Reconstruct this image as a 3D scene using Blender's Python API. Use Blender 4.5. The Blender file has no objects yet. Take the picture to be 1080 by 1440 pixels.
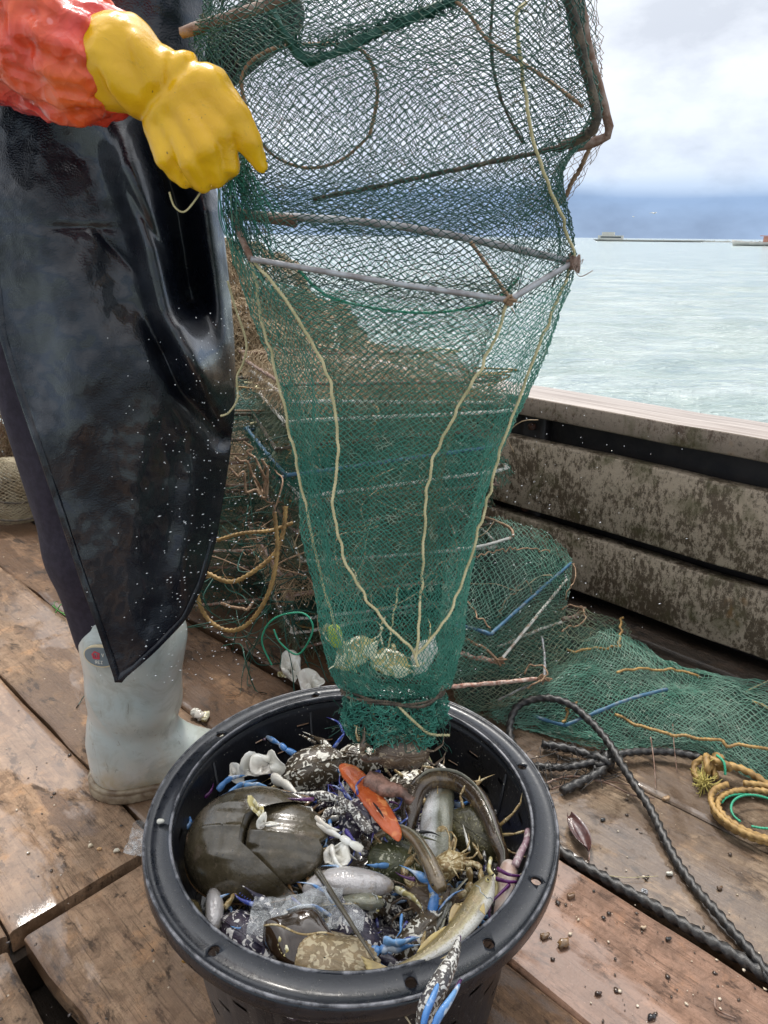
import bpy, math, random
import numpy as np
from mathutils import Vector, Matrix
R = math.radians
SC = bpy.context.scene
COL = SC.collection
random.seed(7)
RNG = np.random.default_rng(11)

# ------------------------------------------------------------------ camera
PITCH, ROLL, CAMZ, FPX = R(20.5), R(0.6), 1.0, 1040.0
_R0 = Vector((1, 0, 0)); _F0 = Vector((0, math.cos(PITCH), -math.sin(PITCH))); _U0 = Vector((0, math.sin(PITCH), math.cos(PITCH)))
_RT = _R0*math.cos(ROLL) + _U0*math.sin(ROLL)
_UP = -_R0*math.sin(ROLL) + _U0*math.cos(ROLL)
cam_data = bpy.data.cameras.new('camera')
cam = bpy.data.objects.new('camera', cam_data); COL.objects.link(cam)
cam_data.sensor_fit = 'VERTICAL'; cam_data.sensor_height = 36; cam_data.sensor_width = 27; cam_data.lens = 26
cam_data.clip_start = 0.02; cam_data.clip_end = 20000
mw = Matrix.Identity(4)
for i in range(3):
    mw[i][0] = _RT[i]; mw[i][1] = _UP[i]; mw[i][2] = -_F0[i]
mw[2][3] = CAMZ
cam.matrix_world = mw
SC.camera = cam
SC.render.resolution_x = 768; SC.render.resolution_y = 1024
SC.view_settings.view_transform = 'Standard'; SC.view_settings.look = 'None'
SC.view_settings.exposure = 0.28; SC.view_settings.gamma = 1

# ------------------------------------------------------------------ sky and sun
SUN_EL, SUN_AZ = R(63), R(-14)          # azimuth measured from +Y towards +X
world = bpy.data.worlds.new('World'); SC.world = world; world.use_nodes = True
wn = world.node_tree; wn.nodes.clear()
def wnode(t, **k):
    n = wn.nodes.new(t)
    for a, b in k.items(): setattr(n, a, b)
    return n
out = wnode('ShaderNodeOutputWorld'); bg = wnode('ShaderNodeBackground'); bg.inputs['Strength'].default_value = 0.1
sky = wnode('ShaderNodeTexSky', sky_type='NISHITA', sun_disc=False, sun_elevation=SUN_EL, sun_rotation=SUN_AZ)
tc = wnode('ShaderNodeTexCoord'); sep = wnode('ShaderNodeSeparateXYZ')
wn.links.new(tc.outputs['Generated'], sep.inputs[0])
mp = wnode('ShaderNodeMapping'); mp.inputs['Scale'].default_value = (1.6, 1.6, 9)
wn.links.new(tc.outputs['Generated'], mp.inputs[0])
nz = wnode('ShaderNodeTexNoise'); nz.inputs['Scale'].default_value = 1.5; nz.inputs['Detail'].default_value = 5; nz.inputs['Roughness'].default_value = 0.45
wn.links.new(mp.outputs[0], nz.inputs[0])
def wmath(op, a, b=None, c=None):
    n = wnode('ShaderNodeMath', operation=op)
    for i, v in enumerate((a, b, c)):
        if v is None: continue
        if hasattr(v, 'links'): wn.links.new(v, n.inputs[i])
        else: n.inputs[i].default_value = v
    return n.outputs[0]
elev = wmath('ADD', sep.outputs[2], wmath('MULTIPLY', wmath('SUBTRACT', nz.outputs[0], 0.5), 0.035))
ramp = wnode('ShaderNodeValToRGB'); wn.links.new(elev, ramp.inputs[0])
er = ramp.color_ramp
stops = [(0.0, (.33, .46, .68)), (0.046, (.25, .38, .62)), (0.058, (.48, .60, .80)), (0.075, (.66, .74, .88)), (0.12, (.76, .82, .93)), (0.2, (.80, .84, .92)), (0.3, (.82, .86, .92)), (.55, (.98, 1.0, 1.04)), (1, (1.0, 1.02, 1.06))]
while len(er.elements) < len(stops): er.elements.new(0.5)
for e_, (p_, c_) in zip(er.elements, stops): e_.position = p_; e_.color = (*c_, 1)
nz2 = wnode('ShaderNodeTexNoise'); nz2.inputs['Scale'].default_value = 1.9; nz2.inputs['Detail'].default_value = 8; nz2.inputs['Roughness'].default_value = .55
mp2 = wnode('ShaderNodeMapping'); mp2.inputs['Scale'].default_value = (2.2, 2.2, 4.5); mp2.inputs['Location'].default_value = (3.1, .4, .2)
wn.links.new(tc.outputs['Generated'], mp2.inputs[0]); wn.links.new(mp2.outputs[0], nz2.inputs[0])
r2 = wnode('ShaderNodeValToRGB'); wn.links.new(nz2.outputs[0], r2.inputs[0])
r2.color_ramp.elements[0].position = .40; r2.color_ramp.elements[0].color = (.74, .75, .77, 1)
r2.color_ramp.elements[1].position = .56; r2.color_ramp.elements[1].color = (1.05, 1.05, 1.04, 1)
mul = wnode('ShaderNodeVectorMath', operation='MULTIPLY'); wn.links.new(ramp.outputs[0], mul.inputs[0]); wn.links.new(r2.outputs[0], mul.inputs[1])
# broad bright glow where the sun sits behind thin cloud
dotn = wnode('ShaderNodeVectorMath', operation='DOT_PRODUCT'); wn.links.new(tc.outputs['Generated'], dotn.inputs[0]); dotn.inputs[1].default_value = (math.sin(SUN_AZ)*math.cos(SUN_EL), math.cos(SUN_AZ)*math.cos(SUN_EL), math.sin(SUN_EL))
gl_ = wmath('MULTIPLY', wmath('POWER', wmath('MAXIMUM', dotn.outputs['Value'], 0.0), 7.0), 2.7)
gl_ = wmath('MULTIPLY', gl_, wmath('MULTIPLY_ADD', nz2.outputs[0], 1.6, .2))
gadd = wnode('ShaderNodeVectorMath', operation='ADD'); wn.links.new(mul.outputs[0], gadd.inputs[0]); wn.links.new(gl_, gadd.inputs[1])
sc10 = wnode('ShaderNodeVectorMath', operation='SCALE'); wn.links.new(gadd.outputs[0], sc10.inputs[0]); sc10.inputs[3].default_value = 10
mx = wnode('ShaderNodeMix', data_type='RGBA'); mx.inputs[0].default_value = 0.92
wn.links.new(sky.outputs[0], mx.inputs[6]); wn.links.new(sc10.outputs[0], mx.inputs[7])
wn.links.new(mx.outputs[2], bg.inputs[0]); wn.links.new(bg.outputs[0], out.inputs[0])
sl = bpy.data.lights.new('sun', 'SUN'); sl.energy = 2.4; sl.angle = R(9); sl.color = (1, .95, .88)
so = bpy.data.objects.new('sun', sl); COL.objects.link(so)
sd = Vector((math.sin(SUN_AZ)*math.cos(SUN_EL), math.cos(SUN_AZ)*math.cos(SUN_EL), math.sin(SUN_EL)))
so.rotation_euler = sd.to_track_quat('Z', 'Y').to_euler(); so.location = sd*5

# ------------------------------------------------------------------ pixel -> point helpers (photo pixels 1080x1440)
def ray(px, py):
    return _RT*((px-540)/FPX) + _UP*(-(py-720)/FPX) + _F0
def PZ(px, py, z=0.0):
    r = ray(px, py); return Vector((0, 0, CAMZ)) + r*((z-CAMZ)/r.z)
def PY(px, py, y):
    r = ray(px, py); return Vector((0, 0, CAMZ)) + r*(y/r.y)
AX = R(46)
EV = Vector((-math.sin(AX), math.cos(AX), 0)); NV = Vector((math.cos(AX), math.sin(AX), 0))
def ST(s, t, z=0.0): return EV*s + NV*t + Vector((0, 0, z))

# ------------------------------------------------------------------ object helpers
def tag(o, label=None, cat=None, group=None, kind=None):
    if label: o['label'] = label
    if cat: o['category'] = cat
    if group: o['group'] = group
    if kind: o['kind'] = kind
    return o
def empty(name, loc=(0, 0, 0), label=None, cat=None, group=None, kind=None, parent=None):
    o = bpy.data.objects.new(name, None); COL.objects.link(o); o.location = loc; o.empty_display_size = .02
    if parent: o.parent = parent
    return tag(o, label, cat, group, kind)
def mesh(verts, faces, smooth=True, name='m'):
    me = bpy.data.meshes.new(name)
    v = np.asarray(verts, dtype=np.float32).reshape(-1, 3)
    if isinstance(faces, np.ndarray):
        n, k = faces.shape
        me.vertices.add(len(v)); me.vertices.foreach_set('co', v.ravel())
        me.loops.add(n*k); me.loops.foreach_set('vertex_index', faces.astype(np.int32).ravel())
        me.polygons.add(n); me.polygons.foreach_set('loop_start', np.arange(n, dtype=np.int32)*k)
        me.update(calc_edges=True)
    else:
        me.from_pydata([tuple(map(float, p)) for p in v], [], [tuple(int(i) for i in f) for f in faces]); me.update()
    me.polygons.foreach_set('use_smooth', [smooth]*len(me.polygons))
    return me
def link(name, me, m, parent=None, label=None, cat=None, group=None, kind=None, world=True):
    """links a mesh; vertices are in world space and are moved into the parent's space"""
    o = bpy.data.objects.new(name, me); COL.objects.link(o); me.name = name
    if m is not None:
        for q in (m if isinstance(m, (list, tuple)) else [m]): me.materials.append(q)
    if parent:
        o.parent = parent
        if world:
            off = Vector((0, 0, 0)); p = parent
            while p: off += Vector(p.location); p = p.parent
            if off.length > 0: me.transform(Matrix.Translation(-off))
    return tag(o, label, cat, group, kind)
class MB:
    """collects geometry"""
    def __init__(s): s.v = []; s.f = []; s.n = 0
    def add(s, v, f):
        v = np.asarray(v, dtype=float).reshape(-1, 3); s.v.append(v)
        s.f.extend([tuple(int(i)+s.n for i in q) for q in f]); s.n += len(v); return s
    def box(s, lo, hi, M=None, bevel=0):
        x0, y0, z0 = lo; x1, y1, z1 = hi
        v = [(x0,y0,z0),(x1,y0,z0),(x1,y1,z0),(x0,y1,z0),(x0,y0,z1),(x1,y0,z1),(x1,y1,z1),(x0,y1,z1)]
        if M is not None: v = [tuple(M @ Vector(p)) for p in v]
        return s.add(v, [(0,3,2,1),(4,5,6,7),(0,1,5,4),(1,2,6,5),(2,3,7,6),(3,0,4,7)])
    def get(s, smooth=True): return mesh(np.concatenate(s.v), s.f, smooth)
def catmull(pts, n=8, closed=False):
    P = [np.asarray(p, float) for p in pts]; out = []
    m = len(P)
    if m == 2 and not closed: return np.array([P[0]+(P[1]-P[0])*t for t in np.linspace(0, 1, n+1)])
    for i in range(m if closed else m-1):
        if closed: p0, p1, p2, p3 = P[(i-1) % m], P[i], P[(i+1) % m], P[(i+2) % m]
        else: p0, p1, p2, p3 = P[max(i-1, 0)], P[i], P[i+1], P[min(i+2, m-1)]
        for t in np.arange(n)/n:
            out.append(.5*((2*p1)+(-p0+p2)*t+(2*p0-5*p1+4*p2-p3)*t*t+(-p0+3*p1-3*p2+p3)*t**3))
    if not closed: out.append(P[-1])
    return np.array(out)
def frames(C, up0=None):
    C = np.asarray(C, float); T = np.gradient(C, axis=0); T /= np.linalg.norm(T, axis=1)[:, None]+1e-12
    u = np.array(up0, float) if up0 is not None else (np.array([0, 0, 1.]) if abs(T[0][2]) < .9 else np.array([1., 0, 0]))
    N = []
    for t in T:
        u = u-t*np.dot(u, t); u /= np.linalg.norm(u)+1e-12; N.append(u.copy())
    N = np.array(N); B = np.cross(T, N); return T, N, B
def tube_data(C, rad, sides=8, lobes=0, pitch=None, flat=1.0, up0=None, amp=.30):
    """rad: float or array, or callable(t)"""
    C = np.asarray(C, float); n = len(C)
    T, N, B = frames(C, up0)
    if callable(rad): rr = np.array([rad(t) for t in np.linspace(0, 1, n)])
    else: rr = np.broadcast_to(np.asarray(rad, float), (n,))
    s = np.concatenate([[0], np.cumsum(np.linalg.norm(np.diff(C, axis=0), axis=1))])
    th = np.linspace(0, 2*np.pi, sides, endpoint=False)
    tw = (s/pitch*2*np.pi/1.0) if pitch else np.zeros(n)
    k = 1+amp*np.cos(lobes*(th[None]-tw[:, None]/max(lobes, 1))) if lobes else np.ones((n, sides))
    V = C[:, None]+rr[:, None, None]*k[..., None]*(np.cos(th)[None, :, None]*N[:, None]+flat*np.sin(th)[None, :, None]*B[:, None])
    V = V.reshape(-1, 3); F = []
    for i in range(n-1):
        a = i*sides; b = a+sides
        for j in range(sides):
            j2 = (j+1) % sides; F.append((a+j, a+j2, b+j2, b+j))
    V = np.vstack([V, C[0], C[-1]]); m = n*sides
    for j in range(sides):
        F.append((m, (j+1) % sides, j)); F.append((m+1, (n-1)*sides+j, (n-1)*sides+(j+1) % sides))
    return V, F
def resample(C, step):
    C = np.asarray(C, float); s = np.concatenate([[0], np.cumsum(np.linalg.norm(np.diff(C, axis=0), axis=1))])
    n = max(2, int(s[-1]/step)+1); q = np.linspace(0, s[-1], n)
    return np.stack([np.interp(q, s, C[:, i]) for i in range(3)], 1)
def rope(pts, r, step=None, smooth=6, wob=0, lobes=3, closed=False):
    C = catmull(pts, smooth, closed); C = resample(C, step or r*.7)
    if wob: C = C + smooth_noise(len(C), 3)*wob
    return tube_data(C, r, 9, lobes=lobes, pitch=r*2.6)
def smooth_noise(n, d=1, k=12):
    m = max(4, n//k+3); a = RNG.normal(size=(m, d)); x = np.linspace(0, m-1.001, n); i = x.astype(int); f = (x-i)[:, None]; f = f*f*(3-2*f)
    return a[i]*(1-f)+a[np.minimum(i+1, m-1)]*f
# lattice value noise in 2D / 3D for shaping meshes
_LAT = RNG.random((64, 64, 64))*2-1
def vnoise(p, scale=1.0, seed=0):
    q = np.asarray(p, float)*scale+seed*17.37+100; i = np.floor(q).astype(int); f = q-i; f = f*f*(3-2*f); r = 0
    for dx in (0, 1):
        for dy in (0, 1):
            for dz in (0, 1):
                w = (f[..., 0] if dx else 1-f[..., 0])*(f[..., 1] if dy else 1-f[..., 1])*(f[..., 2] if dz else 1-f[..., 2])
                r = r+w*_LAT[(i[..., 0]+dx) % 64, (i[..., 1]+dy) % 64, (i[..., 2]+dz) % 64]
    return r
def fbm(p, scale=1.0, oct=4, seed=0):
    r = 0; a = 1
    for k in range(oct): r = r+a*vnoise(p, scale*2**k, seed+k*3); a *= .5
    return r
def grid_data(G, closed_u=False):
    """G [nv,nu,3]"""
    nv, nu, _ = G.shape; F = []
    for j in range(nv-1):
        for i in range(nu if closed_u else nu-1):
            i2 = (i+1) % nu; F.append((j*nu+i, j*nu+i2, (j+1)*nu+i2, (j+1)*nu+i))
    return G.reshape(-1, 3), F
# ------------------------------------------------------------------ netting: real twine and knots
def net_data(G, r, closed_u=False, knots=True, jit=.20, drop=0.0):
    """G [nv,nu,3] node grid; diamonds use nodes with i+j even. twine radius r"""
    G = np.asarray(G, float).copy(); nv, nu, _ = G.shape
    cell = np.linalg.norm(np.diff(G, axis=0), axis=2).mean()
    G += RNG.normal(size=G.shape)*cell*jit
    jj, ii = np.meshgrid(np.arange(nv-1), np.arange(nu), indexing='ij')
    ok = ((ii+jj) % 2) == 0; jj = jj[ok]; ii = ii[ok]; A = []; B = []
    for d in (-1, 1):
        i2 = ii+d
        if closed_u: i2 = i2 % nu; k = np.ones(len(i2), bool)
        else: k = (i2 >= 0) & (i2 < nu)
        if drop: k &= RNG.random(len(k)) > drop
        A.append(G[jj[k], ii[k]]); B.append(G[jj[k]+1, i2[k]])
    A = np.concatenate(A); B = np.concatenate(B); n = len(A)
    D = B-A; L = np.linalg.norm(D, axis=1, keepdims=True)+1e-9; D /= L
    ref = np.where(np.abs(D[:, 2:3]) < .9, np.array([[0, 0, 1.]]), np.array([[1., 0, 0]]))
    U = np.cross(D, ref); U /= np.linalg.norm(U, axis=1, keepdims=True)+1e-9; W = np.cross(D, U)
    V = []
    for P in (A, B):
        for k in range(3):
            a = k*2*np.pi/3; V.append(P+r*(math.cos(a)*U+math.sin(a)*W))
    V = np.stack(V, 1).reshape(-1, 3); base = (np.arange(n)*6)[:, None]
    F = np.concatenate([base+np.array([[k, (k+1) % 3, 3+(k+1) % 3, 3+k]]) for k in range(3)])
    if knots:
        J, I = np.meshgrid(np.arange(nv), np.arange(nu), indexing='ij'); ok = ((I+J) % 2) == 0
        K = G[J[ok], I[ok]]; m = len(K); kr = r*1.9
        o = np.array([[1,0,0],[-1,0,0],[0,1,0],[0,-1,0],[0,0,1],[0,0,-1]])*kr
        KV = (K[:, None]+o[None]).reshape(-1, 3)
        q = np.array([[0,2,4,4],[2,1,4,4],[1,3,4,4],[3,0,4,4],[2,0,5,5],[1,2,5,5],[3,1,5,5],[0,3,5,5]])
        tri = q[:, :3]; KF = ((np.arange(m)*6)[:, None, None]+tri[None]+len(V)).reshape(-1, 3)
        return V, F, KV, KF
    return V, F, None, None
def net_mesh(parts):
    """parts: list of net_data outputs -> one mesh (quads + knot triangles)"""
    Vs = []; Fq = []; Ft = []; n = 0
    for V, F, KV, KF in parts:
        Vs.append(V); Fq.append(F+n)
        if KV is not None: Vs.append(KV); Ft.append(KF+n); n += len(KV)
        n += len(V)
    V = np.concatenate(Vs).astype(np.float32); Fq = np.concatenate(Fq); nq = len(Fq)
    Ft = np.concatenate(Ft) if Ft else np.zeros((0, 3), int); nt = len(Ft)
    me = bpy.data.meshes.new('net'); me.vertices.add(len(V)); me.vertices.foreach_set('co', V.ravel())
    me.loops.add(nq*4+nt*3); me.loops.foreach_set('vertex_index', np.concatenate([Fq.ravel(), Ft.ravel()]).astype(np.int32))
    me.polygons.add(nq+nt); me.polygons.foreach_set('loop_start', np.concatenate([np.arange(nq)*4, nq*4+np.arange(nt)*3]).astype(np.int32))
    me.update(calc_edges=True); return me
def regrid(G, nv, nu):
    """bilinear resample of a coarse grid [a,b,3]"""
    a, b, _ = G.shape; y = np.linspace(0, a-1, nv); x = np.linspace(0, b-1, nu)
    y0 = np.minimum(y.astype(int), a-2); x0 = np.minimum(x.astype(int), b-2); fy = (y-y0)[:, None, None]; fx = (x-x0)[None, :, None]
    return (G[y0][:, x0]*(1-fy)*(1-fx)+G[y0+1][:, x0]*fy*(1-fx)+G[y0][:, x0+1]*(1-fy)*fx+G[y0+1][:, x0+1]*fy*fx)
def coons(rows, n=6):
    """rows: list of lists of points -> smooth dense grid"""
    H = np.array([catmull(r_, n) for r_ in rows]); return np.array([catmull(list(H[:, i]), n) for i in range(H.shape[1])]).transpose(1, 0, 2)
# ------------------------------------------------------------------ implicit surfaces (smooth bodies)
def sdf_capsules(caps, k):
    """caps: (p0,p1,r0,r1[,k]) smooth union, returns f(P)"""
    def f(P):
        d = None
        for c in caps:
            p0, p1, r0, r1 = (np.array(c[0], float), np.array(c[1], float), c[2], c[3]); kk = c[4] if len(c) > 4 else k
            ab = p1-p0; L = ab@ab+1e-12; h = np.clip(((P-p0)@ab)/L, 0, 1)
            e = np.linalg.norm(P-p0-h[..., None]*ab, axis=-1)-(r0+(r1-r0)*h)
            if d is None: d = e
            else:
                hh = np.clip(.5+.5*(d-e)/kk, 0, 1); d = d*(1-hh)+e*hh-kk*hh*(1-hh)
        return d
    return f
def polygonize(f, lo, hi, vox):
    lo = np.array(lo, float); hi = np.array(hi, float); n = np.ceil((hi-lo)/vox).astype(int)+1
    ax = [lo[i]+np.arange(n[i])*vox for i in range(3)]
    P = np.stack(np.meshgrid(*ax, indexing='ij'), -1); D = f(P)
    c = np.array([(i, j, k) for i in (0, 1) for j in (0, 1) for k in (0, 1)])
    S = D < 0; nx, ny, nz_ = D.shape
    cs = sum(S[i:nx-1+i, j:ny-1+j, k:nz_-1+k].astype(int) for i, j, k in c); act = (cs > 0) & (cs < 8)
    idx = -np.ones(act.shape, int); cells = np.argwhere(act); idx[act] = np.arange(len(cells))
    acc = np.zeros((len(cells), 3)); cnt = np.zeros(len(cells))
    for a in range(8):
        for b in range(a+1, 8):
            if np.abs(c[a]-c[b]).sum() != 1: continue
            A = cells+c[a]; B = cells+c[b]; da = D[tuple(A.T)]; db = D[tuple(B.T)]; m = (da < 0) != (db < 0)
            t = da[m]/(da[m]-db[m]); acc[m] += c[a]+(c[b]-c[a])*t[:, None]; cnt[m] += 1
    V = lo+(cells+acc/cnt[:, None])*vox; F = []
    for ax_ in range(3):
        u, v = (ax_+1) % 3, (ax_+2) % 3; sl0 = [slice(None)]*3; sl1 = [slice(None)]*3; sl0[ax_] = slice(0, -1); sl1[ax_] = slice(1, None)
        a = S[tuple(sl0)]; b = S[tuple(sl1)]
        for fl, cond in ((False, a & ~b), (True, ~a & b)):
            e = np.argwhere(cond); e = e[(e[:, u] > 0) & (e[:, v] > 0) & (e[:, u] < act.shape[u]) & (e[:, v] < act.shape[v])]
            du = np.zeros(3, int); du[u] = 1; dv = np.zeros(3, int); dv[v] = 1
            q = np.stack([idx[tuple((e-du-dv).T)], idx[tuple((e-dv).T)], idx[tuple(e.T)], idx[tuple((e-du).T)]], 1)
            F.append(q[:, ::-1] if fl else q)
    F = np.concatenate(F); F = F[(F >= 0).all(1)]
    return V, F
def relax(V, F, it=2, lam=.5):
    for _ in range(it):
        A = np.zeros_like(V); c = np.zeros(len(V))
        for a in range(4):
            b = (a+1) % 4; np.add.at(A, F[:, a], V[F[:, b]]); np.add.at(c, F[:, a], 1); np.add.at(A, F[:, b], V[F[:, a]]); np.add.at(c, F[:, b], 1)
        V = V+(A/np.maximum(c, 1)[:, None]-V)*lam
    return V
def blob(caps, vox, k, post=None, it=2, pad=None):
    pts = np.array([c[0] for c in caps]+[c[1] for c in caps], float); r = max(max(c[2], c[3]) for c in caps)+(pad or vox*3)
    V, F = polygonize(sdf_capsules(caps, k), pts.min(0)-r, pts.max(0)+r, vox)
    V = relax(V, F, it)
    if post: V = post(V)
    return mesh(V, F)
def apply_mods(me, mods):
    """mods: list of (type, dict) evaluated onto a new mesh"""
    o = bpy.data.objects.new('tmp', me); COL.objects.link(o)
    for t, d in mods:
        m = o.modifiers.new('m', t)
        for k, v in d.items(): setattr(m, k, v)
    dg = bpy.context.evaluated_depsgraph_get(); dg.update(); r = bpy.data.meshes.new_from_object(o.evaluated_get(dg))
    bpy.data.objects.remove(o); return r
# ------------------------------------------------------------------ materials
class NT:
    def __init__(s, name):
        s.m = bpy.data.materials.new(name); s.m.use_nodes = True; s.t = s.m.node_tree; s.b = s.t.nodes['Principled BSDF']; s.o = s.t.nodes['Material Output']
        s.tc = s.t.nodes.new('ShaderNodeTexCoord').outputs['Object']
    def put(s, inp, v):
        if hasattr(v, 'links'): s.t.links.new(v, inp)
        else: inp.default_value = v if not isinstance(v, tuple) or len(v) != 3 or inp.type == 'VECTOR' else (*v, 1)
    def bs(s, **k):
        names = dict(col='Base Color', rough='Roughness', metal='Metallic', spec='Specular IOR Level', normal='Normal', coat='Coat Weight', coatr='Coat Roughness', trans='Transmission Weight', alpha='Alpha', sss='Subsurface Weight', ior='IOR', sheen='Sheen Weight')
        for a, b in k.items(): s.put(s.b.inputs[names[a]], b)
        return s
    def vec(s, scale=(1, 1, 1), rot=(0, 0, 0), loc=(0, 0, 0), src=None):
        n = s.t.nodes.new('ShaderNodeMapping'); n.inputs['Scale'].default_value = scale; n.inputs['Rotation'].default_value = rot; n.inputs['Location'].default_value = loc
        s.t.links.new(src or s.tc, n.inputs[0]); return n.outputs[0]
    def noise(s, scale=5, detail=4, rough=.5, vec=None, dist=0, col=False):
        n = s.t.nodes.new('ShaderNodeTexNoise'); n.inputs['Scale'].default_value = scale; n.inputs['Detail'].default_value = detail; n.inputs['Roughness'].default_value = rough; n.inputs['Distortion'].default_value = dist
        s.t.links.new(vec or s.tc, n.inputs[0]); return n.outputs[1 if col else 0]
    def voro(s, scale=5, vec=None, feature='F1', rnd=1, out=0):
        n = s.t.nodes.new('ShaderNodeTexVoronoi'); n.feature = feature; n.inputs['Scale'].default_value = scale; n.inputs['Randomness'].default_value = rnd
        s.t.links.new(vec or s.tc, n.inputs[0]); return n.outputs[out]
    def wave(s, scale=5, vec=None, dist=2, detail=2, d='X'):
        n = s.t.nodes.new('ShaderNodeTexWave'); n.inputs['Scale'].default_value = scale; n.inputs['Distortion'].default_value = dist; n.inputs['Detail'].default_value = detail; n.bands_direction = d
        s.t.links.new(vec or s.tc, n.inputs[0]); return n.outputs[1]
    def ramp(s, fac, stops, interp='LINEAR'):
        n = s.t.nodes.new('ShaderNodeValToRGB'); r = n.color_ramp; r.interpolation = interp
        while len(r.elements) < len(stops): r.elements.new(.5)
        for e, (p, c) in zip(r.elements, stops): e.position = p; e.color = (c, c, c, 1) if isinstance(c, (int, float)) else (*c, 1)
        s.t.links.new(fac, n.inputs[0]); return n.outputs[0]
    def mix(s, fac, a, b, mode='MIX'):
        n = s.t.nodes.new('ShaderNodeMix'); n.data_type = 'RGBA'; n.blend_type = mode
        s.put(n.inputs[0], fac); s.put(n.inputs[6], a); s.put(n.inputs[7], b); return n.outputs[2]
    def math(s, op, a, b=None, c=None, clamp=False):
        n = s.t.nodes.new('ShaderNodeMath'); n.operation = op; n.use_clamp = clamp
        for i, v in enumerate((a, b, c)):
            if v is not None: s.put(n.inputs[i], v)
        return n.outputs[0]
    def sep(s, src=None):
        n = s.t.nodes.new('ShaderNodeSeparateXYZ'); s.t.links.new(src or s.tc, n.inputs[0]); return n.outputs
    def bump(s, h, strength=.5, dist=.01, normal=None):
        n = s.t.nodes.new('ShaderNodeBump'); n.inputs['Strength'].default_value = strength; n.inputs['Distance'].default_value = dist
        s.t.links.new(h, n.inputs['Height'])
        if normal: s.t.links.new(normal, n.inputs['Normal'])
        return n.outputs[0]
def simple(name, col, rough=.5, col2=None, ns=40, det=4, t=(.4, .62), bump=.0, bs=120, bd=.002, stretch=(1, 1, 1), rough2=None, **k):
    n = NT(name); v = n.vec(stretch); f = n.ramp(n.noise(ns, det, .6, v), [(t[0], 0), (t[1], 1)])
    n.bs(col=n.mix(f, col, col2) if col2 else col, rough=rough if rough2 is None else n.math('MULTIPLY_ADD', f, rough2-rough, rough), **k)
    if bump: n.bs(normal=n.bump(n.noise(bs, 4, .6, v), bump, bd))
    return n.m
# ================================================================== the sea
n = NT('sea_water')
v1 = n.vec((1, 1.0, 1)); w1 = n.noise(.9, 5, .55, n.vec((1, 1.9, 1)), 0.3); w2 = n.noise(4.5, 5, .6, n.vec((1, 1.7, 1)), .6); w3 = n.noise(.16, 3, .5)
hh = n.math('ADD', n.math('MULTIPLY', w1, 1.0), n.math('MULTIPLY', w2, .28))
n.bs(col=n.mix(n.ramp(n.noise(.5, 5, .6, n.vec((1, 2.2, 1))), [(.4, 0), (.65, 1)]), (.27, .345, .325), (.41, .475, .455)), rough=.12, spec=.5, normal=n.bump(hh, .95, .42))
M_SEA = n.m
xs = np.concatenate([-np.geomspace(9000, 30, 14), np.linspace(-24, 60, 150), np.geomspace(70, 9000, 14)])
ys = np.concatenate([np.linspace(-30, -2, 8), np.linspace(-1, 60, 130), np.geomspace(64, 12000, 30)])
X, Yg = np.meshgrid(xs, ys); Pn = np.stack([X*.5, Yg*.8, np.zeros_like(X)], -1)
amp = np.clip(1-(np.hypot(X, Yg)-20)/60, 0, 1)
Z = -.85+amp*(.085*fbm(Pn, .55, 3)+.035*fbm(Pn, 2.2, 2, 5))
link('sea', mesh(*grid_data(np.stack([X, Yg, Z], -1))), M_SEA, kind='structure')
# ------------------------------------------------------------------ far off vessels and birds
M_PALE = simple('weathered_pale_paint', (.62, .62, .58), .7, (.45, .44, .4), 3)
M_TAN = simple('hazed_tan_concrete', (.62, .60, .55), .85, (.50, .49, .46), 1)  # paled: distance haze is put into the colour
M_RUSTY = simple('hazed_orange_paint', (.60, .26, .18), .6, (.5, .24, .18), 2)  # orange faded in the colour itself to stand in for haze
M_DKWIN = simple('dark_window_glass', (.03, .04, .05), .1)
def hull_data(L, Bm, H, z0, rise=.25):
    rows = []
    for i, u in enumerate(np.linspace(-1, 1, 21)):
        w = Bm/2*(1-abs(u)**3.2)**.8+.02; zt = z0+H*(1+rise*u*u)
        rows.append([(u*L/2, -w, zt), (u*L/2*.96, -w*.8, z0+H*.3), (u*L/2*.93, 0, z0-.2), (u*L/2*.96, w*.8, z0+H*.3), (u*L/2, w, zt), (u*L/2, 0, zt-.05)])
    return grid_data(np.array(rows), closed_u=True)
def far(px, dist):
    r = ray(px, 333); h = Vector((r.x, r.y, 0)).normalized(); return Vector((h.x*dist, h.y*dist, -.85)), math.atan2(h.x, h.y)
loc, az = far(912, 480)
b = empty('barge', loc, 'long low pale barge with a small white deckhouse on the horizon', 'barge'); b.rotation_euler.z = -az-R(3)
link('hull', mesh(*hull_data(62, 9, 1.0, 0, .06)), M_TAN, b, world=False)
dk = MB(); dk.box((-28, -3, 1.0), (-14, 3, 3.2)); dk.box((-26, -2, 3.2), (-19, 2, 5.0)); link('deckhouse', dk.get(False), M_PALE, b, world=False)
wi = MB(); wi.box((-26.5, -3.03, 1.9), (-15, -2.98, 2.6)); link('window', wi.get(False), M_DKWIN, b, world=False)
loc, az = far(996, 520)
b = empty('breakwater', loc, 'low tan breakwater line on the horizon right of the barge', 'breakwater'); b.rotation_euler.z = -az-R(2)
bw = MB()
for i in range(90):
    x = -50+i*1.1; bw.box((x, -3+random.uniform(-.5, .5), -.5), (x+1.06, 3, .7+random.uniform(-.25, .3)))
link('rubble_wall', bw.get(False), M_TAN, b, world=False)
for i in range(14):
    pp = MB(); pp.box((-48+i*7.4, -.3, .6), (-47.7+i*7.4, .3, 1.5)); link('post', pp.get(False), M_PALE, b, world=False)
loc, az = far(1074, 260)
b = empty('fishing_boat', loc, 'small orange and cream fishing boat at the right edge of the horizon', 'boat'); b.rotation_euler.z = -az
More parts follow.
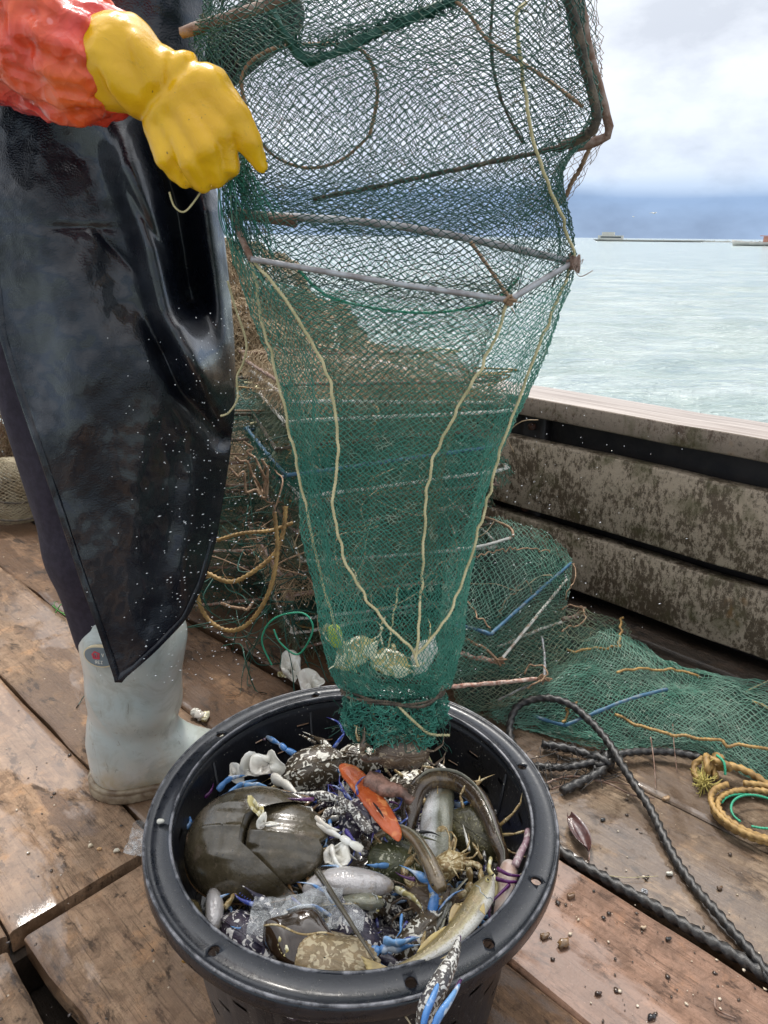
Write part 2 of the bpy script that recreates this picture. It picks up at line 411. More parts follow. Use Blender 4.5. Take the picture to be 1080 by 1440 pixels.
link('hull', mesh(*hull_data(17, 3.4, 1.1, 0, .5)), M_TAN, b, world=False)
dk = MB(); dk.box((0, -1.2, 1.0), (6, 1.2, 2.7)); link('cabin', dk.get(False), M_RUSTY, b, world=False)
rf = MB(); rf.box((-1, -1.5, 2.75), (6.6, 1.5, 2.95)); link('roof', rf.get(False), M_RUSTY, b, world=False)
mv, mf = tube_data([(3, 0, 2.9), (3, 0, 6.5)], .09, 6); link('mast', mesh(mv, mf), M_PALE, b, world=False)
def bird(px, py, s, lab, yaw):
    p = PY(px, py, 60); o = empty('gull', p, lab, 'bird', 'gulls gliding over the sea'); o.rotation_euler.z = yaw
    B = blob([((-.16*s, 0, 0), (.14*s, 0, .01*s), .02*s, .05*s), ((.14*s, 0, .01*s), (.2*s, 0, .03*s), .035*s, .03*s), ((.22*s, 0, .03*s), (.27*s, 0, .02*s), .014*s, .005*s)], .018*s, .03*s)
    mb = MB()
    for sd_ in (-1, 1):
        C = catmull([(0.05*s, 0, .02*s), (.07*s, sd_*.2*s, .1*s), (.02*s, sd_*.38*s, .08*s), (-.06*s, sd_*.56*s, .02*s)], 5)
        V, F = tube_data(C, lambda t: .06*s*(1-t*.85), 8, flat=1, up0=(1, 0, 0)); V[:, 2] = (V[:, 2]-.02*s)*.9; mb.add(V, F)
    link('body', B, M_PALE, o, world=False); link('wings', mb.get(), M_PALE, o, world=False)
bird(919, 300, .75, 'larger pale gull gliding low above the horizon', .4)
bird(891, 305, .42, 'smaller pale gull gliding to the left of the other one', 2.6)

# ================================================================== the boat deck
def wood_mat(name, dry, dry2, wet, film, seed, wetlevel=.5, grain=1.0):
    n = NT(name)
    g = n.vec((1, 1, 1), (0, 0, -AX), (seed*3.1, seed*1.7, 0))          # local: x across boards, y along
    mul_ = lambda c, k: tuple(x*k for x in c)
    g1 = n.noise(1, 9, .70, n.vec((46, 1.7, 12), src=g), .15); fine = n.noise(1, 6, .75, n.vec((240, 9, 60), src=g), .1)
    blot = n.noise(7, 8, .68, n.vec((1.3, .8, 1), src=g), .4); grit = n.noise(230, 5, .75, g); mot = n.noise(34, 8, .72, g, .5)
    c = n.mix(n.ramp(g1, [(.36, 0), (.62, 1)]), dry2, dry); c = n.mix(n.ramp(blot, [(.42, 0), (.60, .9)]), c, mul_(dry, .55))
    c = n.mix(n.ramp(mot, [(.47, 0), (.62, .7)]), c, mul_(dry2, .55)); c = n.mix(n.ramp(n.noise(15, 6, .7, g), [(.55, 0), (.70, .5)]), c, (dry[0]*1.35, dry[1]*1.12, dry[2]*.85))
    wetn = n.noise(3.6, 9, .66, n.vec((1.5, .7, 1), src=g), .5); wetf = n.ramp(wetn, [(wetlevel-.02, 0), (wetlevel+.025, 1)]); c = n.mix(n.math('MULTIPLY', wetf, .72), c, wet)
    dk = n.ramp(n.noise(19, 8, .72, n.vec((1.5, .7, 1), src=g), .4), [(.55, 0), (.62, 1)]); c = n.mix(n.math('MULTIPLY', dk, .85), c, mul_(wet, .30))
    c = n.mix(n.ramp(fine, [(.54, 0), (.66, .75)]), c, mul_(wet, .40)); c = n.mix(n.ramp(grit, [(.58, 0), (.68, .65)]), c, mul_(wet, .3)); c = n.mix(n.ramp(grit, [(.30, .45), (.38, 0)]), c, mul_(dry, 1.5))
    crack = n.ramp(n.noise(1, 4, .55, n.vec((30, .9, 3), src=g, loc=(1, 7, 0)), .1), [(.685, 0), (.70, 1), (.71, 1), (.725, 0)]); c = n.mix(n.math('MULTIPLY', crack, .8), c, mul_(wet, .2))
    film_f = n.ramp(n.noise(2.7, 8, .60, n.vec((1.3, .7, 1), src=g, loc=(5, 2, 0)), .5), [(film-.012, 0), (film+.02, 1)]); c = n.mix(n.math('MULTIPLY', film_f, .35), c, wet)
    ro = n.math('MULTIPLY_ADD', wetf, -.20, .62); ro = n.math('MULTIPLY_ADD', grit, .2, n.math('SUBTRACT', ro, .1))
    h = n.math('ADD', n.math('MULTIPLY', g1, 1.0*grain), n.math('MULTIPLY', fine, .5*grain)); h = n.math('ADD', h, n.math('MULTIPLY', mot, .7)); h = n.math('ADD', h, n.math('MULTIPLY', grit, .35)); h = n.math('SUBTRACT', h, n.math('MULTIPLY', crack, .6))
    bn = n.t.nodes.new('ShaderNodeBump'); bn.inputs['Distance'].default_value = .006; n.t.links.new(h, bn.inputs['Height']); n.t.links.new(n.math('MULTIPLY_ADD', film_f, -.55, .95), bn.inputs['Strength'])
    n.bs(col=c, rough=ro, spec=.4, normal=bn.outputs[0], coat=n.math('ADD', n.math('MULTIPLY', film_f, .9), n.math('MULTIPLY', n.math('MULTIPLY', wetf, n.math('SUBTRACT', 1, film_f)), .30)), coatr=n.math('MULTIPLY_ADD', film_f, -.16, .22))
    n.t.links.new(n.bump(n.math('ADD', n.noise(13, 3, .5, g), n.math('MULTIPLY', mot, .35)), .22, .004), n.b.inputs['Coat Normal'])
    return n.m
M_WOODL = wood_mat('wet_tan_deck_wood', (.46, .30, .185), (.28, .165, .095), (.13, .068, .034), .515, 1, .54)
M_WOODL2 = wood_mat('wet_tan_deck_wood_darker', (.38, .25, .155), (.22, .13, .075), (.11, .06, .031), .51, 2.3, .50)
M_WOODM = wood_mat('soaked_brown_deck_wood', (.26, .15, .08), (.14, .075, .038), (.08, .040, .019), .52, 3, .46)
M_WOODR = wood_mat('pinkish_wet_deck_wood', (.36, .22, .155), (.22, .12, .075), (.16, .085, .052), .44, 4.4, .52, .8)
M_WOODG = wood_mat('greyed_wet_deck_wood', (.37, .27, .18), (.145, .085, .045), (.075, .042, .022), .50, 5.2, .50, 2.0)
M_WOODD = wood_mat('grimy_dark_boards', (.09, .06, .04), (.045, .03, .02), (.03, .02, .012), .60, 6, .45)
deck = empty('deck', (0, 0, 0), kind='structure')
def plank(t0, t1, s0, s1, z, m, th=.045, rag=.004, seed=0, parent=None, name='plank', cr=.0045):
    """a worn board with rounded, slightly ragged edges; s along, t across"""
    ns = max(6, int((s1-s0)/.03)); nt_ = max(4, int((t1-t0)/.02))
    S_ = np.linspace(s0, s1, ns+1); e = .006
    T_ = np.concatenate([[0, 0, .3*e, e, 2.5*e], np.linspace(t0, t1, nt_+1)[1:-1]-t0, [t1-t0-2.5*e, t1-t0-e, t1-t0-.3*e, t1-t0, t1-t0]])
    T_ = np.sort(T_[2:-2]); T_ = np.concatenate([[0, 0], T_, [t1-t0, t1-t0]])
    rows = []
    for s in S_:
        w = vnoise(np.array([s*9, seed*3.3, 0.]))*rag; w2 = vnoise(np.array([s*9, seed*3.3+9, 0.]))*rag; row = []
        es = min(s-s0, s1-s); dz_s = -cr*max(0, 1-es/.010)**2
        for k, t in enumerate(T_):
            et = min(t, t1-t0-t); f = t/(t1-t0); tt = t0+t+w*(1-f)+w2*f
            zz = z-cr*max(0, 1-et/.007)**2+dz_s+.0012*vnoise(np.array([s*14, tt*14, seed]))
            if k in (0, len(T_)-1): zz = z-th
            row.append(ST(s, tt, zz))
        rows.append([tuple(p) for p in row])
    G = np.array(rows); V, F = grid_data(G); nu = G.shape[1]; nvv = G.shape[0]
    # end caps
    for j, fl in ((0, False), (nvv-1, True)):
        idx = [j*nu+i for i in range(nu)]; F.append(tuple(idx) if fl else tuple(reversed(idx)))
    me = mesh(V, F); me.set_sharp_from_angle(angle=R(38)); return link(name, me, m, parent or deck, world=False)
g_ = .004
# raised hatch boards on the left, ending at s = .98
plank(.462, .70-g_, -.6, .90, 0, M_WOODM, seed=1); plank(.462, .70-g_, .904, 3.2, .001, M_WOODL2, seed=22)
plank(.205, .46-g_, .985, 3.4, 0.0, M_WOODL, seed=2)
plank(-.06, .205-g_, .985, 3.4, 0.001, M_WOODL2, seed=3)
plank(-.32, -.06-g_, .985, 3.4, 0.0, M_WOODL, seed=4)
plank(-.62, -.32-g_, .985, 3.4, 0.0, M_WOODL2, seed=5)
plank(.222, .46-g_, -.7, .965, -.004, M_WOODL, seed=6, rag=.008)
plank(-.03, .188, -.7, .962, -.006, M_WOODL2, seed=7, rag=.008)
plank(-.32, -.045, -.7, .96, -.006, M_WOODL, seed=8)
plank(.70, .925, -.6, .72, .0, M_WOODR, seed=9, rag=.006, cr=.007); plank(.70, .925, .724, 3.2, .0, M_WOODM, seed=19, rag=.006)
plank(.945, 1.19-g_, -.6, .80, .0, M_WOODG, seed=10, rag=.007); plank(.945, 1.19-g_, .804, 3.2, .0, M_WOODM, seed=20, rag=.007)
plank(1.19, 1.44-g_, -.6, .55, -.001, M_WOODG, seed=11); plank(1.19, 1.44-g_, .554, 3.4, -.001, M_WOODM, seed=21)
plank(1.44, 1.70, -.6, 3.6, -.003, M_WOODD, seed=12)
plank(.70-.02, .70-.006, -.6, .30, -.03, M_WOODD, seed=13)
plank(-.95, -.625, -.7, 3.4, -.002, M_WOODL2, seed=14)
bb = MB(); bb.box((-.1, -.1, -.085), (.1, .1, -.075))
P8 = [ST(-.75, -1.6, -.2), ST(-.75, 1.80, -.2), ST(3.7, 1.80, -.2), ST(3.7, -1.6, -.2)]
P9 = [p+Vector((0, 0, .07)) for p in P8]
link('hold_lining', mesh([tuple(p) for p in P8+P9], [(0,3,2,1),(4,5,6,7),(0,1,5,4),(1,2,6,5),(2,3,7,6),(3,0,4,7)], False), M_WOODD, deck, world=False)
# deck beams seen in the gaps
for s in (.2, 1.0, 1.8):
    P8 = [ST(s-.03, -1.5, -.125), ST(s-.03, 1.7, -.125), ST(s+.05, 1.7, -.125), ST(s+.05, -1.5, -.125)]; P9 = [p+Vector((0, 0, .075)) for p in P8]
    link('beam', mesh([tuple(p) for p in P8+P9], [(0,3,2,1),(4,5,6,7),(0,1,5,4),(1,2,6,5),(2,3,7,6),(3,0,4,7)], False), M_WOODD, deck, world=False)
# screw head in the grey board
# ================================================================== bulwark
def bulwark_mat(name, c1, c2, c3, thr, seed):
    n = NT(name); g = n.vec((1, 1, 1), (0, 0, -AX), (seed, seed*.7, seed*.3))
    m1 = n.math('ADD', n.math('MULTIPLY', n.noise(85, 10, .82, n.vec((1, 1, .55), src=g), .25), .80), n.math('MULTIPLY', n.noise(13, 5, .6, n.vec((1, .8, .6), src=g), .6), .20)); m2 = n.noise(6, 4, .6, g, .3); spk = n.noise(120, 4, .6, g); al = n.noise(11, 5, .6, g, .4)
    f = n.ramp(n.math('ADD', n.math('MULTIPLY', m1, .75), n.math('MULTIPLY', m2, .25)), [(thr-.022, 0), (thr+.022, 1)])
    c = n.mix(f, c1, c2); c = n.mix(n.ramp(spk, [(.55, 0), (.7, .6)]), c, c3)
    z = n.sep(g)[2]
    c = n.mix(n.ramp(al, [(.5, 0), (.66, .65)]), c, (.075, .07, .025))
    c = n.mix(n.ramp(n.noise(13, 3, .5, n.vec((1, 1, .6), src=g, loc=(3, 3, 1))), [(.67, 0), (.74, .6)]), c, (.26, .13, .035))
    n.bs(col=c, rough=n.math('MULTIPLY_ADD', f, .2, .52), normal=n.bump(n.math('ADD', n.math('MULTIPLY', m1, .7), n.math('MULTIPLY', spk, .4)), .7, .004)); return n.m
M_BULW = bulwark_mat('lichen_blotched_plank', (.095, .068, .042), (.37, .30, .22), (.035, .024, .016), .495, 1)
M_CAPF = bulwark_mat('weathered_cap_face', (.10, .066, .045), (.25, .20, .155), (.04, .028, .02), .46, 2)
n = NT('grey_weathered_cap_top'); g = n.vec((1, 1, 1), (0, 0, -AX)); gr = n.noise(1, 6, .6, n.vec((120, 2.5, 120), src=g), .3)
n.bs(col=n.mix(n.ramp(gr, [(.35, 0), (.65, 1)]), (.20, .155, .13), (.42, .37, .33)), rough=.45, normal=n.bump(gr, .8, .003)); M_CAPT = n.m
M_TAR = simple('dark_tarred_timber', (.014, .012, .014), .55, (.035, .028, .026), 9, bump=.5, bs=60)
M_BOLT = simple('rusty_bolt_iron', (.12, .05, .03), .7, (.05, .03, .025), 200, bump=.4)
bw_ = empty('bulwark', ST(0, 1.74, 0), 'weathered blotchy timber bulwark with flat grey cap rail along the deck edge', 'bulwark')
def stbox(s0, s1, t0, t1, z0, z1, m, name, bev=.006, seg=60, wob=.002, mats=None):
    prof = [(t0, z0+bev), (t0, z1-bev), (t0+bev*.3, z1-bev*.3), (t0+bev, z1), (t1-bev, z1), (t1, z1-bev), (t1, z0+bev), (t1-bev, z0), (t0+bev, z0), (t0+bev*.3, z0+bev*.3)]
    S_ = np.linspace(s0, s1, seg+1); rows = []
    for s in S_:
        d = wob*vnoise(np.array([s*5, z0*30, 1.])); d2 = wob*vnoise(np.array([s*7, z1*30, 5.]))
        rows.append([tuple(ST(s, t+d, z+d2)) for t, z in prof])
    V, F = grid_data(np.array(rows), closed_u=True); k = len(prof); F.append(tuple(range(k))[::-1]); F.append(tuple(range(seg*k, seg*k+k)))
    return link(name, mesh(V, F, True), m, bw_)
cap = stbox(-.5, 4.2, 1.735, 1.90, .530, .585, [M_CAPF, M_CAPT], 'cap_rail', .005, 120)
for p in cap.data.polygons: p.material_index = 1 if p.normal.z > .7 else 0
stbox(-.5, 4.2, 1.745, 1.79, .257, .463, M_BULW, 'upper_plank', .006, 160, .003)
stbox(-.5, 4.2, 1.750, 1.795, .052, .224, M_BULW, 'lower_plank', .006, 160, .003)
stbox(-.5, 4.2, 1.835, 1.88, -.9, .529, M_TAR, 'outer_planking', .004, 40)
stbox(-.5, 4.2, 1.705, 1.834, -.12, .010, M_WOODD, 'waterway', .01, 60, .004)
for s in (.05, 1.10, 1.9, 2.7, 3.6): stbox(s, s+.085, 1.7965, 1.8345, -.05, .528, M_TAR, 'frame_post', .004, 4)
for s, z in ((1.14, .49), (.09, .49), (1.14, .24), (.09, .235), (1.94, .49)):
    V, F = tube_data([tuple(ST(s, 1.783, z)), tuple(ST(s, 1.797, z))], .011, 8); link('bolt', mesh(V, F), M_BOLT, bw_)
# rest of the boat side to the left and behind, seen from a step aside only
# ================================================================== the black basket
BC = Vector((-.036, .767, 0)); RIMZ = .31; OV = 1.04      # the basket is a touch oval
n = NT('scuffed_black_plastic'); sc_ = n.noise(90, 6, .7, None, .4); big = n.noise(9, 5, .6, None, .5)
spk = n.voro(160, out=0); fl = n.ramp(spk, [(.10, 1), (.16, 0)]); flm = n.math('MULTIPLY', fl, n.ramp(n.noise(30, 2), [(.5, 0), (.62, 1)]))
c = n.mix(n.ramp(big, [(.4, 0), (.7, 1)]), (.006, .007, .010), (.014, .015, .020)); c = n.mix(n.ramp(sc_, [(.62, 0), (.75, .5)]), c, (.11, .105, .095)); c = n.mix(flm, c, (.38, .36, .31))
n.bs(col=c, rough=n.math('MULTIPLY_ADD', big, .38, .12), spec=.35, normal=n.bump(n.math('ADD', n.math('MULTIPLY', sc_, .4), n.noise(260, 3)), .35, .0012)); M_BUCK = n.m
n = NT('worn_rim_plastic'); sc_ = n.noise(60, 6, .7, None, .6); sp = n.noise(420, 2); 
c = n.mix(n.ramp(sc_, [(.35, 0), (.7, 1)]), (.004, .006, .010), (.012, .014, .021)); c = n.mix(n.ramp(sp, [(.70, 0), (.76, .5)]), c, (.26, .24, .20))
n.bs(col=c, rough=n.math('MULTIPLY_ADD', sc_, .5, .05), spec=.5, normal=n.bump(n.noise(150, 4, .6), .3, .001), coat=.25, coatr=.10); M_RIM = n.m
basket = empty('basket', BC, 'large round black plastic basket heaped with crabs and fish on the wet deck', 'basket')
def lathe(prof, n_=160):
    th = np.linspace(0, 2*np.pi, n_, endpoint=False); G = np.array([[(BC.x+r*math.cos(a), BC.y+OV*r*math.sin(a), z) for a in th] for r, z in prof]); return grid_data(G, closed_u=True)
# body: floor, inside wall, outside wall (closed shell)
prof = [(.001, .006), (.182, .006), (.190, .012), (.2265, .290), (.2268, .3020), (.2310, .3020), (.2308, .288), (.1950, .006), (.188, .0005), (.001, .0005)]
V, F = lathe(prof); body = mesh(V, F)
cut = MB()
def cut_box(ang, z, w, h, r0, r1, tilt=0):
    M = Matrix.Translation(BC) @ Matrix.Rotation(ang, 4, 'Z')
    Mr = M @ Matrix.Translation((0, 0, z)) @ Matrix.Rotation(tilt, 4, 'X') @ Matrix.Translation((0, 0, -z))
    cut.box((r0, -w/2, z-h/2), (r1, w/2, z+h/2), Mr)
for row, z in enumerate((.27, .235, .20, .165, .12, .075)):
    k = 20
    for i in range(k):
        if row < 2 and (i % 5) > 2 + row: continue
        cut_box((i+(row % 2)*.5+.25)*2*math.pi/k, z, .021, .0055, .17, .27)
try:
    cm = cut.get(False); co = bpy.data.objects.new('c', cm); COL.objects.link(co)
    body = apply_mods(body, [('BOOLEAN', dict(object=co, operation='DIFFERENCE', solver='EXACT'))]); bpy.data.objects.remove(co)
except Exception as ex: print('bool fail', ex)
for p in body.polygons: p.use_smooth = True
bo = link('basket_wall', body, M_BUCK, basket)
# rim: flange with raised inner and outer beads and a down-turned lip
rp = [(.2270, .3025), (.2255, .3060), (.2262, .3105), (.2285, .3120), (.2310, .3108), (.2325, .3085), (.2480, .3062), (.2545, .3062), (.2565, .3085), (.2590, .3092), (.2612, .3075), (.2622, .3035), (.2625, .2905), (.2612, .2875), (.2594, .2885), (.2588, .298), (.2540, .3015), (.2325, .3025)]
V, F = lathe(rp+[rp[0]], 200); rim = mesh(V, F)
cut = MB(); holes = [PZ(742, 1077, .306), PZ(754, 1239, .306), PZ(580, 1388, .306), PZ(332, 1045, .306), PZ(443, 978, .306), PZ(300, 1338, .306), PZ(700, 1340, .306)]
for h in holes:
    d = Vector((h.x-BC.x, (h.y-BC.y)/OV, 0)).normalized()*.2435; c_ = Vector((BC.x+d.x, BC.y+d.y*OV, 0))
    V, F = tube_data([(c_.x, c_.y, .29), (c_.x, c_.y, .32)], .0062, 16); cut.add(V, F)
co = bpy.data.objects.new('c', cut.get(False)); COL.objects.link(co)
try: rim = apply_mods(rim, [('BOOLEAN', dict(object=co, operation='DIFFERENCE', solver='EXACT'))])
except Exception as ex: print(ex)
bpy.data.objects.remove(co)
for p in rim.polygons: p.use_smooth = True
link('rim', rim, M_RIM, basket)
# vertical ribs inside the wall
for a in np.linspace(0, 2*np.pi, 8, endpoint=False)+.35:
    V, F = tube_data([(BC.x+.193*math.cos(a), BC.y+OV*.193*math.sin(a), .03), (BC.x+.2262*math.cos(a), BC.y+OV*.2262*math.sin(a), .29)], .0022, 6); link('rib', mesh(V, F), M_BUCK, basket)

# scuffed beads along both edges of the rim, rubbed pale where they catch
n = NT('rubbed_bead_plastic'); sc_ = n.noise(38, 6, .7, None, .6)
n.bs(col=n.mix(n.ramp(sc_, [(.42, 0), (.60, 1)]), (.012, .014, .020), (.20, .20, .215)), rough=.35, spec=.6, normal=n.bump(n.noise(300, 3), .5, .0008)); M_BEAD = n.m
for r_, z_, w_ in ((.2286, .3113, .0019), (.2594, .3086, .0019)):
    C = np.array([(BC.x+r_*math.cos(a), BC.y+OV*r_*math.sin(a), z_) for a in np.linspace(0, 2*np.pi, 241)]); V, F = tube_data(C, w_, 8); link('rim_bead', mesh(V, F), M_BEAD, basket)
# ================================================================== the fisher
n = NT('black_pvc_apron'); gr = n.voro(420, out=0); nz_ = n.noise(22, 5, .6); wet = n.noise(7, 5, .6, None, .5)
n.bs(col=n.mix(n.ramp(n.noise(12, 5, .6), [(.4, 0), (.75, 1)]), (.004, .0055, .010), (.009, .011, .018)), rough=n.math('MULTIPLY_ADD', n.ramp(wet, [(.38, 0), (.62, 1)]), .20, .15), spec=.4, coat=n.ramp(n.noise(9, 5, .6, None, .6), [(.42, 0), (.56, .7)]), coatr=.10,
     normal=n.bump(n.math('ADD', n.math('MULTIPLY', gr, .6), n.math('MULTIPLY', nz_, 1.2)), .28, .003)); M_APRON = n.m
M_TROU = simple('dark_plum_cloth', (.014, .010, .020), .85, (.025, .019, .034), 90, bump=.5, bs=300, bd=.001)
M_JACK = simple('black_cloth', (.010, .010, .012), .8, (.02, .02, .022), 60, bump=.5, bs=250, bd=.001)
M_SKIN = simple('tanned_skin', (.30, .16, .10), .5, (.26, .13, .08), 60, sss=.08)
M_HAIR = simple('black_hair', (.01, .008, .007), .5, (.02, .016, .012), 200, bump=.6, bs=200, stretch=(1, 1, .2))
n = NT('pale_grey_green_rubber'); d = n.noise(16, 6, .65, None, .4); sc_ = n.noise(1, 4, .7, n.vec((90, 90, 14), (0, .5, .2)), 1.0); z = n.sep()[2]
c = n.mix(n.ramp(n.noise(6, 3, .5), [(.4, 0), (.65, 1)]), (.40, .46, .45), (.56, .56, .49)); c = n.mix(n.ramp(n.noise(4.5, 2), [(.5, 0), (.68, .6)]), c, (.50, .42, .39))
c = n.mix(n.math('MULTIPLY', n.ramp(n.math('ADD', n.math('MULTIPLY', z, -3.2), n.math('MULTIPLY', d, 1.1)), [(.28, 0), (.62, 1)]), .75), c, (.36, .27, .13))
c = n.mix(n.ramp(n.noise(9, 7, .7, None, 1.2), [(.50, 0), (.60, .55)]), c, (.30, .31, .27)); c = n.mix(n.ramp(sc_, [(.64, 0), (.70, .7)]), c, (.14, .13, .10)); c = n.mix(n.ramp(n.noise(70, 3, .6), [(.70, 0), (.76, .6)]), c, (.24, .17, .10))
n.bs(col=c, rough=n.math('MULTIPLY_ADD', d, .3, .16), spec=.5, sss=.04, normal=n.bump(n.noise(40, 4), .12, .003), coat=.3, coatr=.15); M_BOOT = n.m
M_SOLE = simple('muddy_boot_sole', (.30, .24, .16), .5, (.13, .085, .05), 30, bump=.5, bs=90)
n = NT('yellow_rubber_glove'); g1 = n.noise(14, 5, .6, None, .5); g2 = n.noise(55, 5, .7, None, .8)
c = n.mix(n.ramp(g1, [(.35, 0), (.7, 1)]), (.82, .47, .002), (.70, .37, .002)); c = n.mix(n.ramp(g2, [(.62, 0), (.78, .5)]), c, (.20, .12, .02)); c = n.mix(n.ramp(n.noise(240, 2), [(.74, 0), (.78, .7)]), c, (.08, .05, .02))
n.bs(col=c, rough=n.math('MULTIPLY_ADD', g1, .25, .12), spec=.5, normal=n.bump(n.math('ADD', g2, n.noise(25, 4)), .35, .003), coat=.15, coatr=.1); M_GLOVE = n.m
n = NT('crinkled_orange_plastic'); a1 = n.noise(11, 6, .6, None, 1.6); dots = n.voro(34, out=0)
c = n.mix(n.ramp(n.noise(9, 4), [(.38, 0), (.62, 1)]), (.80, .045, .035), (.88, .13, .015)); c = n.mix(n.ramp(dots, [(.07, .6), (.12, 0)]), c, (.90, .30, .28)); c = n.mix(n.ramp(n.noise(25, 4), [(.62, 0), (.75, .5)]), c, (.55, .05, .04))
cr1 = n.voro(26, n.vec((1, 1, 1.3))); cr2 = n.voro(70); cr3 = n.noise(14, 3, .5, None, 1.5)
hgt_ = n.math('ADD', n.math('MULTIPLY', cr1, 1.0), n.math('ADD', n.math('MULTIPLY', cr2, .32), n.math('MULTIPLY', cr3, .5)))
n.bs(col=c, rough=.30, spec=.4, sss=.25, trans=.1, normal=n.bump(hgt_, .8, .014), coat=.55, coatr=.06); n.b.inputs['Subsurface Radius'].default_value = (.02, .006, .003); M_SLEEVE = n.m

PL = Vector((-.52, 1.17, 0))
person = empty('person', PL, 'fisher wearing long black rubber apron, orange sleeve, yellow glove and pale boots', 'person')
def Q(p): return tuple(p)
def cp(*a): return [tuple(map(float, x)) if hasattr(x, '__len__') else x for x in a]
hipR, kneeR, ankR = (-.53, 1.19, .93), (-.485, 1.165, .49), (-.475, 1.165, .10)
hipL, kneeL, ankL = (-.56, 1.38, .93), (-.56, 1.42, .50), (-.57, 1.44, .10)
shR, elR, wrR = (-.53, 1.10, 1.44), (-.62, .93, 1.20), tuple(PY(150, 85, .84))
shL, elL, wrL = (-.58, 1.50, 1.44), (-.42, 1.46, 1.20), (-.18, 1.38, 1.33)
neck = (-.55, 1.30, 1.50); head = (-.52, 1.30, 1.67)
body_caps = [(hipR, kneeR, .075, .055), (kneeR, ankR, .055, .035), (hipL, kneeL, .075, .055), (kneeL, ankL, .055, .035), (ankR, (-.33, 1.175, .045), .035, .028), (ankL, (-.57, 1.57, .045), .035, .028),
    ((-.55, 1.23, .96), (-.55, 1.35, .96), .11, .11), ((-.55, 1.29, 1.0), (-.55, 1.30, 1.36), .12, .14), ((-.55, 1.16, 1.40), (-.56, 1.44, 1.40), .06, .06), (neck, (-.53, 1.30, 1.58), .052, .05),
    (head, (-.53, 1.30, 1.73), .078, .085), ((-.475, 1.30, 1.63), (-.465, 1.30, 1.60), .05, .035), ((-.44, 1.30, 1.675), (-.425, 1.30, 1.65), .012, .016, .02),
    (shR, elR, .045, .038), (elR, wrR, .036, .024), (shL, elL, .045, .038), (elL, wrL, .036, .024), ((-.53, 1.215, 1.66), (-.53, 1.210, 1.68), .012, .016, .01), ((-.53, 1.385, 1.66), (-.53, 1.39, 1.68), .012, .016, .01)]
link('body', blob(body_caps, .014, .035), M_SKIN, person)
for s in (-1, 1):
    fm = MB()
    V, F = tube_data([(-.448, 1.30+s*.030, 1.685), (-.440, 1.30+s*.032, 1.685)], .011, 10); fm.add(V, F)
    link('eye', fm.get(), simple('eye_dark', (.02, .015, .012), .15), person)
V, F = tube_data(catmull([(-.455, 1.272, 1.612), (-.436, 1.30, 1.609), (-.455, 1.328, 1.612)], 4), .005, 6); link('mouth', mesh(V, F), simple('lips', (.25, .08, .07), .4), person)
link('hair', blob([((-.55, 1.30, 1.73), (-.53, 1.30, 1.745), .098, .092), ((-.585, 1.30, 1.68), (-.57, 1.30, 1.62), .07, .05)], .012, .03), M_HAIR, person)
def cloth_noise(sc, amp, seed=0, st=(1, 1, .4)):
    def f(V):
        c = V.mean(0); d = V-c; d[:, 2] *= .2; d /= np.linalg.norm(d, axis=1, keepdims=True)+1e-9
        return V+d*(fbm(V*np.array(st), sc, 3, seed)*amp)[:, None]
    return f
link('trousers', blob([(hipR, kneeR, .105, .085), (kneeR, (-.478, 1.165, .33), .085, .07), (hipL, kneeL, .105, .085), (kneeL, (-.565, 1.43, .33), .085, .07), ((-.55, 1.23, .97), (-.55, 1.36, .97), .13, .13)], .012, .03, cloth_noise(9, .008, 1)), M_TROU, person)
link('jacket', blob([((-.55, 1.24, 1.0), (-.55, 1.36, 1.0), .14, .14), ((-.55, 1.29, 1.05), (-.55, 1.30, 1.38), .155, .165), ((-.55, 1.16, 1.42), (-.56, 1.44, 1.42), .075, .075), (shR, elR, .065, .06), (elR, tuple(PY(40, 30, .90)), .058, .045), (shL, elL, .065, .058), (elL, wrL, .056, .042)], .014, .04, cloth_noise(9, .01, 2)), M_JACK, person)
